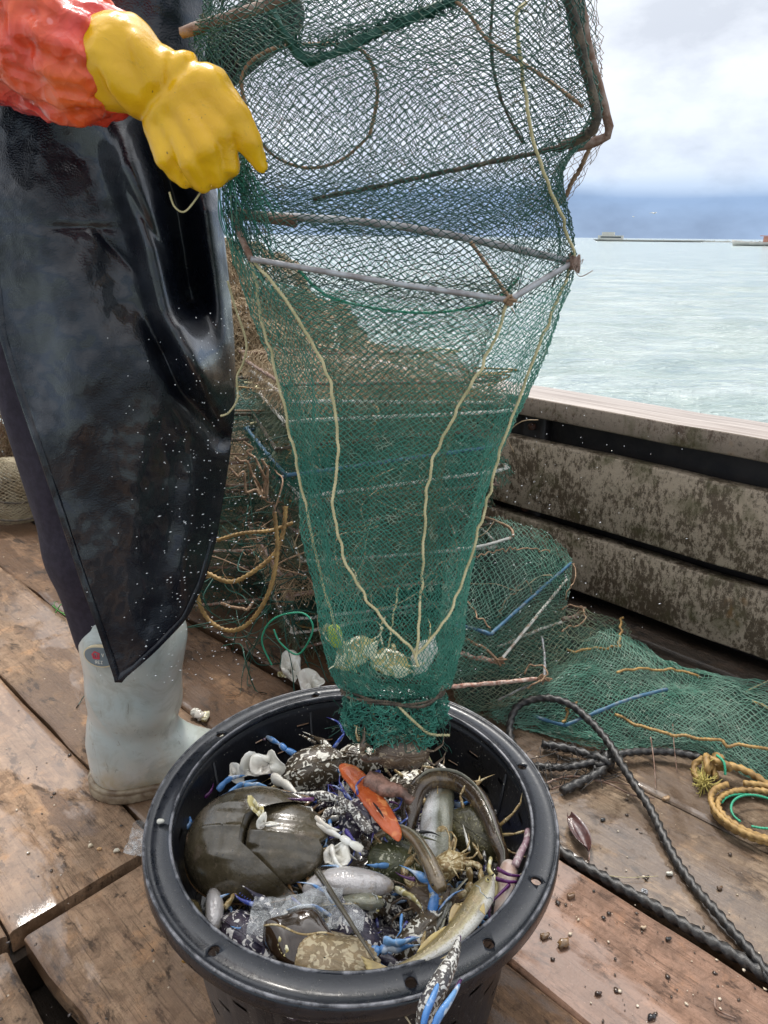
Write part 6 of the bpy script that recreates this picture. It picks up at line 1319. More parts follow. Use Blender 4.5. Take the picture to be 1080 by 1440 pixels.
# orange claw slab
oc = empty('orange_claw', PZ(515, 1118, .31), 'bright orange flat broken claw in the middle of the heap', 'crab claw')
P = [np.array(PZ(*p)) for p in [(482, 1074, .308), (500, 1094, .312), (522, 1122, .314), (542, 1150, .312), (556, 1172, .306), (560, 1184, .302)]]
def orp(t): return .0145*(min(1, (t+.02)/.18)**.5)*(1 if t < .5 else max(.06, 1-((t-.5)/.5)**1.6*.94))
V, F = tube_data(catmull(P, 8), orp, 14, flat=.32, up0=(.9, .4, 0)); V = V+(fbm(V, 90, 2)[:, None])*.0008; link('hand', mesh(V, F), M_ORANGE, oc)
P = [np.array(PZ(*p)) for p in [(524, 1128, .322), (532, 1138, .322), (540, 1150, .319)]]; V, F = tube_data(catmull(P, 5), lambda t: .0028*math.sin(math.pi*(t*.9+.05)), 8, flat=.4); link('hollow', mesh(V, F), M_EYE, oc)
V, F = tube_data(catmull([PZ(520, 1098, .318), PZ(545, 1110, .322), PZ(560, 1112, .318), PZ(578, 1128, .305)], 6), lambda t: .011*(1-t*.6)+.002, 10); V = V+fbm(V, 120, 3)[:, None]*.002; link('torn_flesh', mesh(V, F), simple('torn_pink_flesh', (.36, .20, .15), .35, (.12, .07, .05), 60, bump=.8, bs=150, bd=.003), oc)
# ---- eels and fish
eel('big brown eel looped round the right side of the heap', [(575, 1180, .245), (577, 1145, .262), (586, 1112, .275), (606, 1096, .283), (640, 1098, .288), (668, 1118, .290), (686, 1148, .288), (698, 1180, .283), (708, 1208, .272), (704, 1232, .262), (690, 1238, .25)], .0132, M_EEL, lambda t: .45+.55*min(1, t/.12)**.6 if t < .5 else max(.30, 1-((t-.5)/.5)**1.4*.62))
eel('slim tan goby draped over the dotted green crab, head at the lower end', [(622, 1254, .300), (614, 1236, .302), (603, 1212, .304), (588, 1186, .304), (570, 1170, .302), (550, 1168, .295), (528, 1176, .285)], .0098, M_EEL2, lambda t: (.55+.45*min(1, t/.08)**.6) if t < .3 else max(.35, 1-((t-.3)/.7)*.6), name='goby')
fish('silver speckled fish standing upright inside the eel loop', [(612, 1222, .252), (614, 1190, .262), (614, 1155, .270), (620, 1122, .268), (630, 1098, .262)], .013, .0225, M_FISH, tilt=75, eye=False, fins=False, tail=False, prof=lambda t: math.sin(math.pi*min(1, t*.85+.12))**.5)
fish('fat pinkish silver fish lying level below the blue-legged crab', [(548, 1246, .275), (520, 1243, .285), (486, 1240, .288), (455, 1243, .283), (430, 1252, .272)], .0165, .0215, M_FISH2, tilt=-50, eye=False, tail=False, fins=False, prof=lambda t: max(.12, math.sin(math.pi*min(1, t*.9+.06))**.45))
fish('small silver fish with its head to the right under the fat one', [(541, 1272, .280), (520, 1268, .284), (495, 1268, .283), (462, 1272, .272), (440, 1278, .262)], .0095, .0135, M_FISH, tilt=-50, tail=False)
fish('long yellow olive fish lying across the front with its tail on the rim side', [(691, 1232, .318), (676, 1262, .318), (655, 1295, .316), (625, 1325, .314), (590, 1348, .310), (562, 1360, .306), (548, 1363, .304)], .0110, .0135, M_FISHY, tilt=62, forked=.25)
fish('grey brown fish tail-up in the dark hollow left of the long yellow fish', [(600, 1330, .24), (612, 1306, .262), (624, 1280, .270), (634, 1262, .268)], .008, .013, M_FISHD, tilt=40, eye=False, fin=M_FING)
fish('silvery fish standing on end by the front left wall of the basket', [(300, 1258, .255), (302, 1276, .266), (300, 1300, .264), (295, 1320, .25)], .0105, .0125, M_FISH2, tilt=0, eye=False, tail=False, fins=False, prof=lambda t: max(.15, math.sin(math.pi*min(1, t*.8+.15))**.5))
fish('tan fish side pressed against the left wall of the basket', [(268, 1268, .235), (276, 1295, .24), (292, 1322, .24), (312, 1342, .235)], .010, .014, M_FISHY, tilt=20, eye=False, tail=False, fins=False)
# ---- brown knobbly crab hanging from the mouth, crabs still in the trap
crab('brown crab dangling from the mouth of the trap on cream cords', 560, 1046, .31, .080, 185, 74, 8, M_BROWNC, M_BROWNC, M_BROWNC, M_TANL, M_BROWNC, mode='round', seed=21, curl=1.6, at=PY(566, 1058, .815), claws=(1,), cl={1: ((.3, .1, 0), (.62, .1, .1), (.70, .0, .1), (.72, -.46, .05))})
crab('cream and yellow crab caught in the bottom left of the hanging trap', 0, 0, 0, .075, 150, 55, 10, M_CREAM, M_WHITE, M_CREAM, M_BLUE, M_CREAM, seed=22, h_=.10,  at=PY(500, 918, .865), claws=(), legs=((1, 3), (-1, 1)), curl=1.5)
crab('cream patterned crab caught in the middle of the trap bottom', 0, 0, 0, .070, 200, 50, -10, M_CREAM, M_WHITE, M_CREAM, M_ORANGE, M_CREAM, seed=23, h_=.10, at=PY(548, 932, .860), claws=(), legs=((1, 3), (-1, 1)), curl=1.5)
crab('pale blue-flecked crab caught in the bottom right of the hanging trap', 0, 0, 0, .060, 120, 60, -20, M_WHITE, M_WHITE, M_BLUE, M_BLUE, M_CREAM, seed=24, h_=.10, at=PY(596, 922, .86), claws=(), legs=((1, 3), (-1, 1)), curl=1.5)
fl = blob([(tuple(PY(470, 888, .865)), tuple(PY(474, 902, .865)), .010, .009)], .002, .004); tag(link('yellow_float', fl, simple('yellow_green_plastic', (.55, .62, .05), .4, (.45, .5, .08), 60)), 'small yellow green float inside the lower left of the hanging trap', 'float')
# ---- claw hanging over the front rim
oc = empty('crab_claw', PZ(625, 1370, .33), 'blue and white claw with a maroon tip hanging out over the front rim', 'crab claw')
P = [PZ(*p) for p in [(646, 1316, .352), (640, 1340, .352), (628, 1366, .350), (614, 1392, .344), (602, 1416, .332), (596, 1450, .31)]]
V, F = tube_data(catmull(P, 8), lambda t: .0018+.0115*math.sin(math.pi*min(1, t*.75))**1.0, 12, flat=.7); link('hand', mesh(V, F), M_FLOWC, oc)
V, F = tube_data(catmull(P[:3], 8)+np.array([.0008, -.0014, .001]), lambda t: .0012+.0058*t, 10, flat=.7); link('finger', mesh(V, F), M_PURP, oc)
for pts in ([(622, 1372, .352), (610, 1400, .352), (598, 1430, .345), (594, 1460, .33)], [(646, 1385, .348), (632, 1408, .350), (616, 1432, .345), (604, 1464, .33)]):
    V, F = tube_data(catmull([PZ(*p) for p in pts], 6), lambda t: .0016+.0048*math.sin(math.pi*min(1, t*.8+.05)), 8, flat=.5); link('finger', mesh(V, F), M_BLUE, oc)
V, F = tube_data(catmull([PZ(648, 1378, .349), PZ(640, 1392, .350)], 4), .0016, 6); link('tip', mesh(V, F), M_PURP, oc)
# ---- pale crab with purple legs by the right wall
o = empty('crab', PZ(716, 1252, .29), 'small white bodied crab with dark purple legs at the right wall', 'crab')
link('body', blob([(tuple(PZ(716, 1222, .29)), tuple(PZ(712, 1240, .292)), .011, .012), (tuple(PZ(712, 1258, .29)), tuple(PZ(706, 1288, .285)), .012, .010)], .002, .006), simple('pale_pink_body', (.60, .50, .44), .25, (.45, .30, .24), 60, coat=.5), o)
V, F = tube_data(catmull([PZ(*p) for p in [(724, 1218, .30), (732, 1200, .303), (740, 1184, .302), (742, 1168, .298)]], 6), lambda t: .0052*(1-t*.25), 8); link('claw', mesh(V, F), shell_mat('mottled_purple_leg', (.16, .05, .10), (.34, .22, .24), (.52, .44, .42), 120, .55, .05), o)
for pts in ([(700, 1222, .306), (716, 1230, .31), (736, 1232, .305)], [(698, 1236, .306), (716, 1240, .31), (736, 1240, .30)], [(716, 1245, .306), (702, 1258, .31), (688, 1272, .305)], [(690, 1262, .30), (688, 1286, .295), (692, 1302, .285)]):
    V, F = tube_data(catmull([PZ(*p) for p in pts], 5), lambda t: .0034*(1-t*.6), 8, flat=.6); link('leg', mesh(V, F), M_PURP, o)
V, F = tube_data(catmull([PZ(*p) for p in [(690, 1208, .298), (688, 1224, .30), (698, 1240, .30), (696, 1262, .295)]], 6), .0040, 8, flat=.6); tag(link('crab_limb', mesh(V, F), M_CREAM), 'yellow crab leg curved beside the white bodied crab at the right wall', 'crab limb')
# ---- loose legs
LG = [([(306, 1112, .262), (322, 1096, .27), (345, 1090, .272)], .0060, M_BLUE, 'pale blue leg at the upper left, the highest of three'), ([(322, 1118, .262), (338, 1104, .268), (362, 1096, .27)], .0058, M_BLUE, 'pale blue leg, the middle of three above the horseshoe crab'), ([(344, 1106, .268), (362, 1104, .272), (380, 1108, .27)], .0056, M_BLUE, 'pale blue leg touching the top of the horseshoe crab'),
      ([(384, 1094, .285), (405, 1106, .292), (430, 1132, .295)], .0095, M_WHITE, 'thick white leg lying across above the horseshoe crab'), ([(262, 1166, .255), (268, 1154, .26), (262, 1140, .262)], .0040, M_BLUE, 'short blue leg tip by the left wall'), ([(288, 1122, .255), (297, 1112, .26), (301, 1100, .26)], .0034, M_PURP, 'thin purple leg standing by the upper left wall'),
      ([(520, 1140, .29), (526, 1160, .293), (522, 1186, .285)], .0042, M_BLUED, 'deep blue leg hanging beside the orange claw'), ([(628, 1125, .25), (645, 1132, .255), (662, 1126, .25)], .0055, M_BLUE, 'bright blue leg inside the eel loop'), ([(444, 1150, .31), (462, 1164, .31), (478, 1168, .308)], .0050, M_WHITE, 'short white leg below the spotted claw'), ([(556, 1250, .27), (580, 1262, .275), (598, 1284, .27)], .0050, M_CREAM, 'cream leg below the dotted green crab'),
      ([(640, 1180, .29), (630, 1206, .292), (646, 1236, .288)], .0046, M_TANL, 'tan leg folded against the glossy mud crab'), ([(572, 1298, .26), (566, 1316, .262), (556, 1326, .262)], .0046, M_BLUED, 'deep blue leg near the pale blue claw at the front'), ([(324, 1336, .262), (338, 1342, .264), (348, 1352, .262)], .0078, M_BLUE, 'stubby pale blue leg at the front left wall'),
      ([(540, 1322, .285), (560, 1326, .287), (590, 1318, .284)], .0058, M_BLUE, 'pale blue leg over the blue claw at the front'), ([(466, 1190, .30), (472, 1212, .298), (484, 1222, .295)], .0052, M_WHITE, 'bent white leg below the small blue-legged crab'), ([(486, 1168, .305), (500, 1188, .302), (508, 1204, .295)], .0046, M_BLUED, 'deep blue leg hanging from the middle of the heap')]
for pts, r_, m, lab in LG:
    C = catmull([PZ(*p) for p in pts], 12); V, F = tube_data(C, lambda t: limb_r(t, r_*1.05), 10, flat=.6); tag(link('crab_limb', mesh(V, F), m), lab, 'crab limb')
kinds = [(M_BLUE, 'pale blue loose crab leg among the heaped catch', .0048), (M_BLUED, 'deep blue loose crab leg among the heaped catch', .0040), (M_TANL, 'tan mottled loose crab leg among the heaped catch', .0050), (M_FLOWC, 'dark speckled loose crab leg among the heaped catch', .0056), (M_WHITE, 'white loose crab leg among the heaped catch', .0048)]
rl = np.random.default_rng(77)
spots = []
while len(spots) < 64:
    px, py = rl.uniform(290, 715), rl.uniform(1060, 1365); q = PZ(px, py, .27)
    if np.hypot((q.x-BC.x)/.195, (q.y-BC.y)/.20) > 1: continue
    if 265 < px < 440 and 1105 < py < 1265: continue
    if 500 < px < 700 and py > 1230 and rl.random() < .5: continue
    spots.append((px, py))
for i, (px, py) in enumerate(spots):
    kx = 0 if px < 380 and py < 1130 else int(rl.integers(0, 5)) if px < 540 else int(rl.choice([0, 2, 2, 3, 4]))
    m, lab, r_ = kinds[kx]; p = np.array(PZ(px, py, rl.uniform(.250, .278))); a = rl.uniform(0, 6.28); d = np.array([math.cos(a), math.sin(a), rl.uniform(-.4, .4)]); e = np.array([-d[1], d[0], 0])*rl.uniform(-.6, .6); L = rl.uniform(.022, .042); rr = r_*rl.uniform(.65, 1.05)
    V, F = tube_data(catmull([p-d*L*.5, p+e*L*.15, p+d*L*.25+e*L*.3, p+d*L*.6-e*L*.1], 10), lambda t: limb_r(t, rr), 8, flat=.6); tag(link('crab_limb', mesh(V, F), m), lab, 'crab limb', lab.split(' loose')[0]+' legs')
# ---- broken white shell pieces
def shard(lab, px, py, z, w, hgt, yaw, tx, m, seed, name='shell_piece', curl=.4, cat='shell piece'):
    o_pts = []; rs = np.random.default_rng(seed); rows = []
    ang = np.linspace(0, 2*np.pi, 22, endpoint=False); rad = 1+.38*np.interp(ang, np.linspace(0, 2*np.pi, 8), np.r_[rs.normal(size=7), 0])
    bx = rs.uniform(-1, 1, 2)
    for s in (.03, .25, .5, .72, .9, 1.0): rows.append([(w/2*s*r_*math.cos(a), hgt/2*s*r_*math.sin(a)*(1+.25*math.sin(a*3+seed)), w*(curl*.55*abs(s*math.cos(a-seed))+.16*math.sin(s*5+bx[0]*3)*math.cos(a*2+bx[1]*3))+.0012*rs.normal()) for a, r_ in zip(ang, rad)])
    me = apply_mods(mesh(*grid_data(np.array(rows), True)), [('SOLIDIFY', dict(thickness=.0009))]); ob = link(name, me, m); tag(ob, lab, cat); ob.location = PZ(px, py, z)
    ob.rotation_euler = (Matrix.Rotation(R(tx), 3, 'X') @ Matrix.Rotation(R(-yaw), 3, 'Z')).to_euler(); return ob
shard('torn white shell flap at the top left of the heap', 378, 1074, .285, .045, .034, 40, 50, M_WHITE, 1); shard('curled white shell flap left of the torn one', 352, 1082, .278, .034, .026, -30, 45, M_WHITE, 11, curl=.5); shard('small pale shell flap at the upper left wall of the heap', 330, 1090, .268, .024, .020, 80, 40, M_WHITE, 12, curl=.5)
shard('pointed cream shell shard lying on the horseshoe crab', 366, 1142, .334, .034, .012, 60, 25, M_CREAM, 2); shard('triangular white shell shard below the cream one on the horseshoe crab', 372, 1158, .334, .022, .020, 10, 35, M_WHITE, 3)
shard('crumpled white shell piece below the small blue-legged crab', 470, 1200, .292, .034, .026, 120, 40, M_WHITE, 4); shard('white shell piece between the spotted crab and the claw', 432, 1150, .300, .022, .026, 80, 40, M_WHITE, 5); shard('upright white shell sliver left of the orange claw', 484, 1108, .300, .010, .026, 15, 60, M_WHITE, 6)
shard('pale shell chip on the dark leaf', 398, 1328, .296, .026, .013, 70, 25, M_CREAM, 7, curl=.15); shard('white shell piece in the gap right of the brown crab', 601, 1078, .255, .022, .020, 10, 40, M_WHITE, 8); shard('small white chip at the right wall beside the purple legs', 737, 1243, .29, .007, .007, 0, 30, M_WHITE, 9)
shard('round pearly shell at the front left wall', 318, 1340, .272, .020, .018, 0, 35, M_WHITE, 10, curl=.8)
# ---- dark leaf, plastic film
G = []
for u in np.linspace(0, 1, 22):
    c0 = np.array(PZ(372+100*u, 1312+16*u, .288+.006*math.sin(u*5))); wd = .030*math.sin(math.pi*min(1, u*.93+.05))**.8; G.append([c0+np.array([.10*v*wd, v*wd*.95, .010*(1-v*v)+.004*math.sin(u*9+v*2)+v*.35*wd]) for v in np.linspace(-1, 1, 13)])
n = NT('dark_wet_leaf'); n.bs(col=n.mix(n.noise(60, 4), (.018, .010, .006), (.045, .025, .012)), rough=.14, coat=.7, normal=n.bump(n.noise(50, 4), .2, .002)); M_LEAF = n.m
me = apply_mods(mesh(*grid_data(np.array(G))), [('SOLIDIFY', dict(thickness=.0007))]); lf = empty('leaf', PZ(420, 1318, .29), 'broad dark glossy leaf near the front of the heap', 'leaf'); link('blade', me, M_LEAF, lf)
V, F = tube_data([g_r[6]+np.array([0, 0, .0008]) for g_r in G], .0011, 6); link('midrib', mesh(V, F), M_TANL, lf)
n = NT('clear_plastic_film'); n.bs(col=(.70, .72, .72), rough=.10, spec=1.0, alpha=n.ramp(n.noise(40, 5, .7, None, 1.2), [(.38, .05), (.72, .5)]), normal=n.bump(n.math('ADD', n.noise(60, 5, .7, None, 1.5), n.noise(24, 3)), .9, .006), coat=.6); M_FILM = n.m
def film(lab, px0, py0, px1, py1, z, hw, seed, name='plastic_film', zt=.0):
    G = []
    for u in np.linspace(0, 1, 46):
        c0 = np.array(PZ(px0+(px1-px0)*u, py0+(py1-py0)*u, z+zt*u)); G.append([c0+np.array([.12*v*hw, v*hw, v*hw*.45]) for v in np.linspace(-1, 1, 26)])
    G = np.array(G); G[..., 2] += .0045*fbm(G, 55, 3, seed)+.006*np.abs(fbm(G, 28, 2, seed+5)); G[..., 1] += .003*fbm(G, 60, 2, seed+9)
    me = apply_mods(mesh(*grid_data(G)), [('SOLIDIFY', dict(thickness=.0003))]); tag(link(name, me, M_FILM), lab, 'plastic film')
film('crumpled clear plastic film under the horseshoe crab at the front', 352, 1290, 480, 1278, .292, .018, 3)
film('smaller clear plastic scrap beside the crossing tail spine', 480, 1284, 512, 1300, .296, .010, 8)
# ---- deeper, half hidden crabs fill the basket
deep = [(330, 1150, .19), (330, 1210, .19), (370, 1270, .19), (420, 1290, .20), (470, 1310, .205), (530, 1290, .20), (590, 1280, .20), (620, 1250, .20), (640, 1200, .20), (610, 1140, .18), (550, 1130, .185), (480, 1120, .195), (420, 1180, .20), (540, 1200, .21), (590, 1170, .20), (390, 1240, .19), (370, 1130, .19), (640, 1180, .19), (600, 1310, .215), (420, 1320, .215), (550, 1320, .22), (645, 1270, .20), (340, 1180, .20), (600, 1120, .17), (520, 1265, .225), (450, 1260, .22)]
protos = [crab('dark wet crab deep in the heap, mostly hidden under the others', *deep[0], .080, 40, 10, 0, M_FLOW, M_WHITE, M_FLOWC, M_BLUED, M_BLUE, seed=31, curl=2.2, group='crabs buried under the others'), crab('dark wet crab deep in the heap, mostly hidden under the others', *deep[1], .075, 200, 15, 8, M_MUD, M_WHITE, M_TANL, M_TANL, M_BROWNC, mode='round', seed=32, curl=2.2, group='crabs buried under the others'), crab('dark wet crab deep in the heap, mostly hidden under the others', *deep[2], .078, 110, 12, -8, M_FLOWP, M_WHITE, M_FLOWP, M_BLUED, M_BLUED, seed=33, curl=2.2, group='crabs buried under the others')]
for i, d in enumerate(deep[3:]):
    s = protos[i % 3]; c = s.copy(); COL.objects.link(c); c.location = PZ(*d)-Vector((0, 0, .008)); c.rotation_euler = (R(random.uniform(-25, 30)), R(random.uniform(-25, 25)), random.uniform(0, 6.28))
    for ch in s.children:
        q = ch.copy(); COL.objects.link(q); q.parent = c
        for g in ch.children:
            w_ = g.copy(); COL.objects.link(w_); w_.parent = q
# wet scraps packed between them
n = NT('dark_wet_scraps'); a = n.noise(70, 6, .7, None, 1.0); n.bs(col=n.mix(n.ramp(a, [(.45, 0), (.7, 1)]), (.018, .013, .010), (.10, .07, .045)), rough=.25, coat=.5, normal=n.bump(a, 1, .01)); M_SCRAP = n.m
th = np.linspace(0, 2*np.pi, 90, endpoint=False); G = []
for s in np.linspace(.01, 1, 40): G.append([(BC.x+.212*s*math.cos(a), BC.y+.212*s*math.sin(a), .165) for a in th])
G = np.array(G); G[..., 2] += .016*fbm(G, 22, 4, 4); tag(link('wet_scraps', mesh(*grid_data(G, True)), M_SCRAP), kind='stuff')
# ================================================================== small things on the deck
shard('large torn white crab shell on the deck behind the basket', 410, 944, .026, .085, .060, 60, 24, M_WHITE, 51, curl=.35); shard('flat white crab belly plate on the deck at the basket rim', 438, 964, .026, .075, .052, 100, 20, M_WHITE, 52, curl=.25); shard('yellowish claw tip lying beside the torn white shell', 396, 950, .014, .030, .010, 20, 20, M_CREAM, 53)
o = empty('shell', PZ(281, 1004, .006), 'small cream and brown broken shell beside the boot toe', 'shell'); link('valve', blob([(tuple(PZ(274, 1002, .012)), tuple(PZ(284, 1008, .010)), .010, .009)], .002, .004, lambda V: V+fbm(V, 160, 3)[:, None]*.003), M_WHITE, o); link('valve', blob([(tuple(PZ(290, 1004, .010)), tuple(PZ(287, 1012, .008)), .008, .007)], .002, .004, lambda V: V+fbm(V, 160, 3)[:, None]*.002), M_CREAM, o)
film('clear plastic bag corner sticking out from under the basket at the left', 182, 1178, 232, 1188, .012, .026, 21, 'plastic_bag', .006)
# grass sprig
V = MB()
for pts in ([(78, 862, .004), (86, 850, .02), (96, 852, .01), (100, 862, .004)], [(80, 858, .004), (76, 848, .02), (82, 846, .016)], [(84, 860, .004), (94, 866, .012), (104, 864, .004)], [(74, 852, .004), (88, 862, .014), (97, 857, .01)]):
    v, f = tube_data(catmull([PZ(*p) for p in pts], 6), lambda t: .0022*(1-t*.7), 6, flat=.4); V.add(v, f)
tag(link('grass_sprig', V.get(), simple('fresh_green_blade', (.05, .28, .05), .4, (.10, .36, .06), 80)), 'small bright green sprig on the deck beside the trouser leg', 'plant')
# leaf on the right board
lf = empty('leaf', PZ(812, 1175, .003), 'dark purple brown curled leaf lying on the wet grey board', 'leaf'); G = []
for u in np.linspace(0, 1, 18):
    c0 = np.array(PZ(800+28*u, 1148+50*u, .012)); wd = .0165*math.sin(math.pi*min(1, u*.9+.06))**.8; G.append([c0+np.array([v*wd*.95, v*wd*.25, .010*v*v]) for v in np.linspace(-1, 1, 9)])
me = apply_mods(mesh(*grid_data(np.array(G))), [('SOLIDIFY', dict(thickness=.0006))]); link('blade', me, simple('purple_brown_leaf', (.045, .018, .020), .22, (.09, .04, .035), 60, coat=.5, bump=.3, bs=90), lf)
V, F = tube_data([tuple(PZ(822, 1190, .012)), tuple(PZ(829, 1200, .008)), tuple(PZ(828, 1210, .004))], .0012, 6); link('stalk', mesh(V, F), M_RODP, lf)
# reed stalks and twigs
TW = [([(946, 1018, .04), (948, 1050, .03), (952, 1085, .012)], .0022, 'short brown reed standing by the green net'), ([(915, 1037, .03), (920, 1075, .02), (922, 1110, .006)], .0026, 'flat brown reed beside the arching black rope'), ([(760, 1105, .01), (800, 1092, .014), (850, 1100, .012), (890, 1118, .008), (920, 1122, .006)], .0030, 'long dark reed curving right from the basket rim'), ([(775, 1110, .008), (830, 1096, .012), (905, 1108, .008)], .0022, 'second thinner reed beside the long dark one'),
      ([(832, 1226, .006), (850, 1230, .008), (880, 1234, .007), (925, 1232, .005)], .0010, 'thin pale straw lying across the black rope seam'), ([(1050, 972, .03), (1085, 955, .03)], .0030, 'pale stick at the right edge below the bulwark'), ([(880, 915, .03), (930, 930, .02), (950, 938, .02), (952, 950, .01)], .0018, 'thin tan twig at the foot of the bulwark'), ([(1005, 1405, .006), (1008, 1420, .006), (1035, 1432, .004)], .0026, 'bent dark twig near the lower right corner')]
for pts, r_, lab in TW:
    V, F = tube_data(catmull([PZ(*p) for p in pts], 6), lambda t: r_*(1-.5*t), 7, flat=.6); tag(link('twig', mesh(V, F), M_RODR if 'pale' not in lab else M_ROPEY), lab, 'twig')
V, F = tube_data(catmull([PZ(*p) for p in [(258, 1353, .006), (270, 1340, .02), (285, 1330, .03)]], 5), lambda t: .004*(1-.5*t), 7, flat=.5); tag(link('leaf', mesh(V, F), simple('ochre_leaf', (.30, .16, .03), .35)), 'thin ochre leaf poking out from under the basket at the lower left', 'leaf')
# screw
o = empty('screw', PZ(906, 1255, .001), 'single steel cross-head screw in the grey board by the black rope', 'screw'); c = PZ(906, 1255, .001)
V, F = tube_data([tuple(c), tuple(c+Vector((0, 0, .003)))], .0055, 16); link('head', mesh(V, F), M_ROD, o)
mb = MB()
for a in (.4, 1.97): mb.box((-.0035, -.0007, .0028), (.0035, .0007, .0034), Matrix.Translation(c) @ Matrix.Rotation(a, 4, 'Z'))
link('slot', mb.get(False), M_EYE, o)
# grit, shell crumbs and pebbles
def pebbles(name, N, region, smin, smax, m, kind='stuff', zb=.001):
    mb = MB(); base = np.array([(1,0,0),(-1,0,0),(0,1,0),(0,-1,0),(0,0,1),(0,0,-1),(.62,.62,.5),(-.62,.62,.5),(.62,-.62,.5),(-.62,-.62,.5)])
    Fo = [(4,6,7),(4,7,9),(4,9,8),(4,8,6),(6,0,2),(6,2,7),(7,2,1),(7,1,9),(9,1,3),(9,3,8),(8,3,0),(8,0,6),(0,5,2),(2,5,1),(1,5,3),(3,5,0),(6,8,0)]
    k = 0
    while k < N:
        px = RNG.uniform(region[0], region[2]); py = RNG.uniform(region[1], region[3]); p = np.array(PZ(px, py, 0)); t = float(p@np.array(NV)); s_ = float(p@np.array(EV))
        if t > 1.70 or t < -.6 or np.hypot(p[0]-BC.x, p[1]-BC.y) < .215: continue
        if vnoise(p, 5, 3) < RNG.uniform(-.7, .3): continue
        k += 1; s = smin*(smax/smin)**(RNG.random()**2.2); V = base*s*np.array([1, RNG.uniform(.5, 1), RNG.uniform(.3, .6)]); a = RNG.uniform(0, 6.28); ca, sa = math.cos(a), math.sin(a)
        V = V@np.array([[ca, sa, 0], [-sa, ca, 0], [0, 0, 1]])*(1+.15*RNG.normal(size=(10, 1))); mb.add(V+p+np.array([0, 0, zb+s*.2]), Fo)
    tag(link(name, mb.get(), m), kind=kind)
pebbles('dark_grit', 420, (0, 700, 1080, 1440), .0010, .0048, simple('dark_grit', (.07, .045, .03), .3, (.02, .014, .012), 90, coat=.4))
pebbles('shell_crumbs', 260, (0, 700, 1080, 1440), .0008, .0042, simple('pale_crumb', (.50, .40, .28), .4, (.60, .52, .42), 90, coat=.3))
big = [(332, 304, 'x')]
PEB = [(803, 1262, .0085, 'brown stone on the pinkish board right of the basket', (.20, .12, .07)), (793, 1330, .011, 'larger brown stone on the pinkish board by the rim', (.22, .13, .06)), (766, 1318, .0085, 'flat brown shell on the pinkish board by the rim', (.20, .12, .06)), (848, 1154, .0055, 'round black stone on the wet board above the leaf', (.012, .012, .012)), (905, 1305, .0055, 'round pale shell between the two black ropes', (.48, .36, .24)), (940, 1322, .0055, 'black stone on the pinkish board left of the seam rope', (.02, .016, .014)), (917, 1432, .007, 'black pebble at the bottom edge of the photo', (.02, .018, .02)), (842, 1398, .006, 'dark brown pebble near the bottom of the pinkish board', (.06, .035, .025)), (942, 1230, .0075, 'white angular shell chip by the arching rope', (.62, .60, .52)), (128, 1190, .0055, 'cream shell bit on the left board, leftmost of three', (.55, .45, .30)), (140, 1195, .005, 'orange tan shell bit, middle of three on the left board', (.55, .32, .14)), (165, 1197, .006, 'white shell bit, rightmost of three on the left board', (.62, .55, .42)), (1012, 1250, .006, 'brown pebble on the grey board at the right', (.15, .09, .05)), (937, 1125, .0085, 'tan bark chip on the grey board', (.34, .22, .12))]
for px, py, s, lab, c in PEB:
    p = np.array(PZ(px, py, .001)); V0 = blob([(tuple(p+np.array([-s*.35, 0, s*.35])), tuple(p+np.array([s*.35, s*.15, s*.35])), s*.62, s*.5)], s*.22, s*.3, lambda V: V+fbm(V, 220, 2, 3)[:, None]*s*.22); tag(link('pebble', V0, simple('pebble_'+str(px), c, .22, tuple(x*.6 for x in c), 150, coat=.6)), lab, 'pebble')
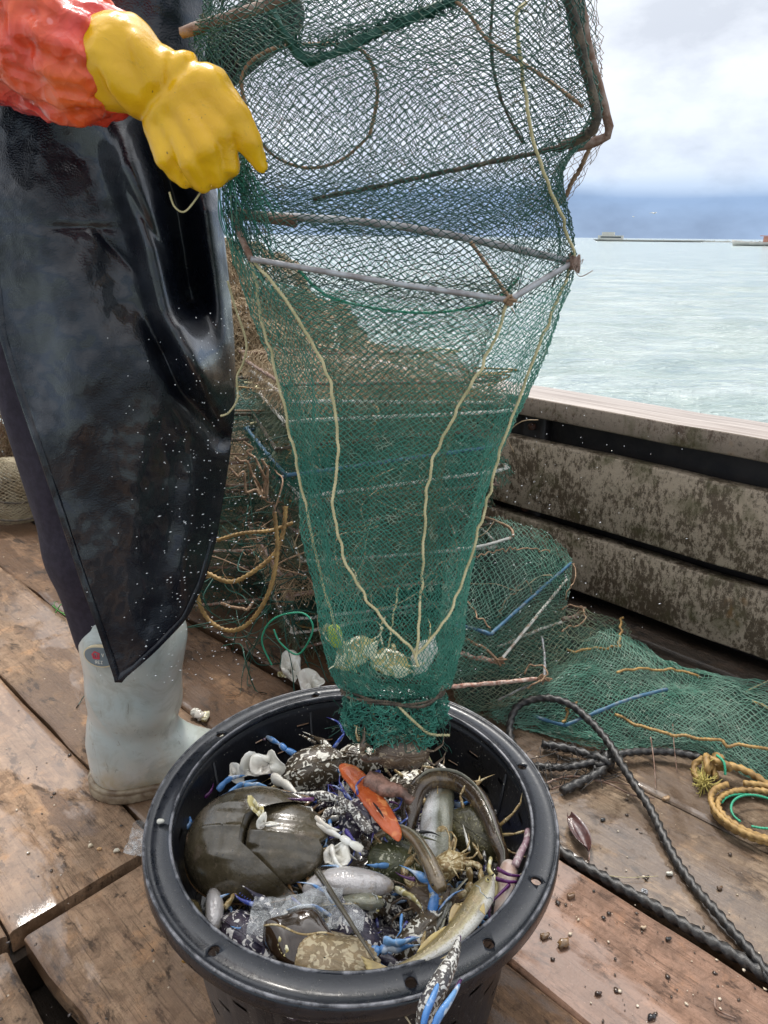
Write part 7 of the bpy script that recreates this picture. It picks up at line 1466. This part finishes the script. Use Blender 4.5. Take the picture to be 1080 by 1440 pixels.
# chips stuck on the rim
CH = [(226, 1156, .0055, 'white shell chip stuck on the left of the basket rim', (.62, .60, .52)), (270, 1113, .0035, 'tiny tan snail shell inside the left wall', (.50, .38, .24))]
for px, py, s, lab, c in CH:
    p = np.array(PZ(px, py, .31 if px < 250 else .27)); V0 = blob([(tuple(p+np.array([-s*.35, 0, s*.2])), tuple(p+np.array([s*.35, s*.15, s*.2])), s*.62, s*.5)], s*.22, s*.3); tag(link('shell_chip', V0, simple('chip_'+str(px), c, .3)), lab, 'shell')
# flying water drops shaken from the trap
mb = MB(); ov = np.array([(1,0,0),(-1,0,0),(0,1,0),(0,-1,0),(0,0,1),(0,0,-1)]); Fo = [(0,2,4),(2,1,4),(1,3,4),(3,0,4),(2,0,5),(1,2,5),(3,1,5),(0,3,5)]
for _ in range(800):
    if RNG.random() < .72: px, py = RNG.normal(330, 70), RNG.uniform(430, 960); px = px-(py-600)*.12
    else: px, py = RNG.normal(740, 90), RNG.uniform(540, 960)
    y = RNG.uniform(.80, .97) if px < 420 else RNG.uniform(1.0, 1.3); p = PY(px, py, y)
    if p.z < .02: continue
    s = RNG.uniform(.0003, .0008); a = R(-20+RNG.normal()*8); l = RNG.uniform(1.0, 3.4) if py > 680 else RNG.uniform(1, 1.4)
    V = ov*s*np.array([l, 1, 1]); ca, sa = math.cos(a), -math.sin(a); V = np.stack([V[:, 0]*ca-V[:, 2]*sa, V[:, 1], V[:, 0]*sa+V[:, 2]*ca], 1); mb.add(V+np.array(p), Fo)
tag(link('water_droplets', mb.get(), simple('white_water_drops', (.85, .88, .9), .2, spec=.8)), kind='stuff')
# wet beads and specks of mud on the apron
mb = MB()
for _ in range(420):
    py = 560+380*RNG.random()**.8; j = int((py+120)/1079*(NVv-1)); u = RNG.beta(2.6, 1.3); px = Lx[j]*(1-u)+Rx[j]*u
    if Rx[j]-Lx[j] < 14 or RNG.random() > .35+.65*(py-560)/380: continue
    c = on_apron(px, py, .0006); s = RNG.uniform(.0003, .0007); V = ov*s*np.array([RNG.uniform(1, 3.5), .8, 1]); a = R(-18); V = np.stack([V[:, 0]*math.cos(a)+V[:, 2]*math.sin(a), V[:, 1], -V[:, 0]*math.sin(a)*-1+V[:, 2]*math.cos(a)], 1); mb.add(V+c, Fo)
tag(link('apron_droplets', mb.get(), bpy.data.materials['white_water_drops']), kind='stuff')
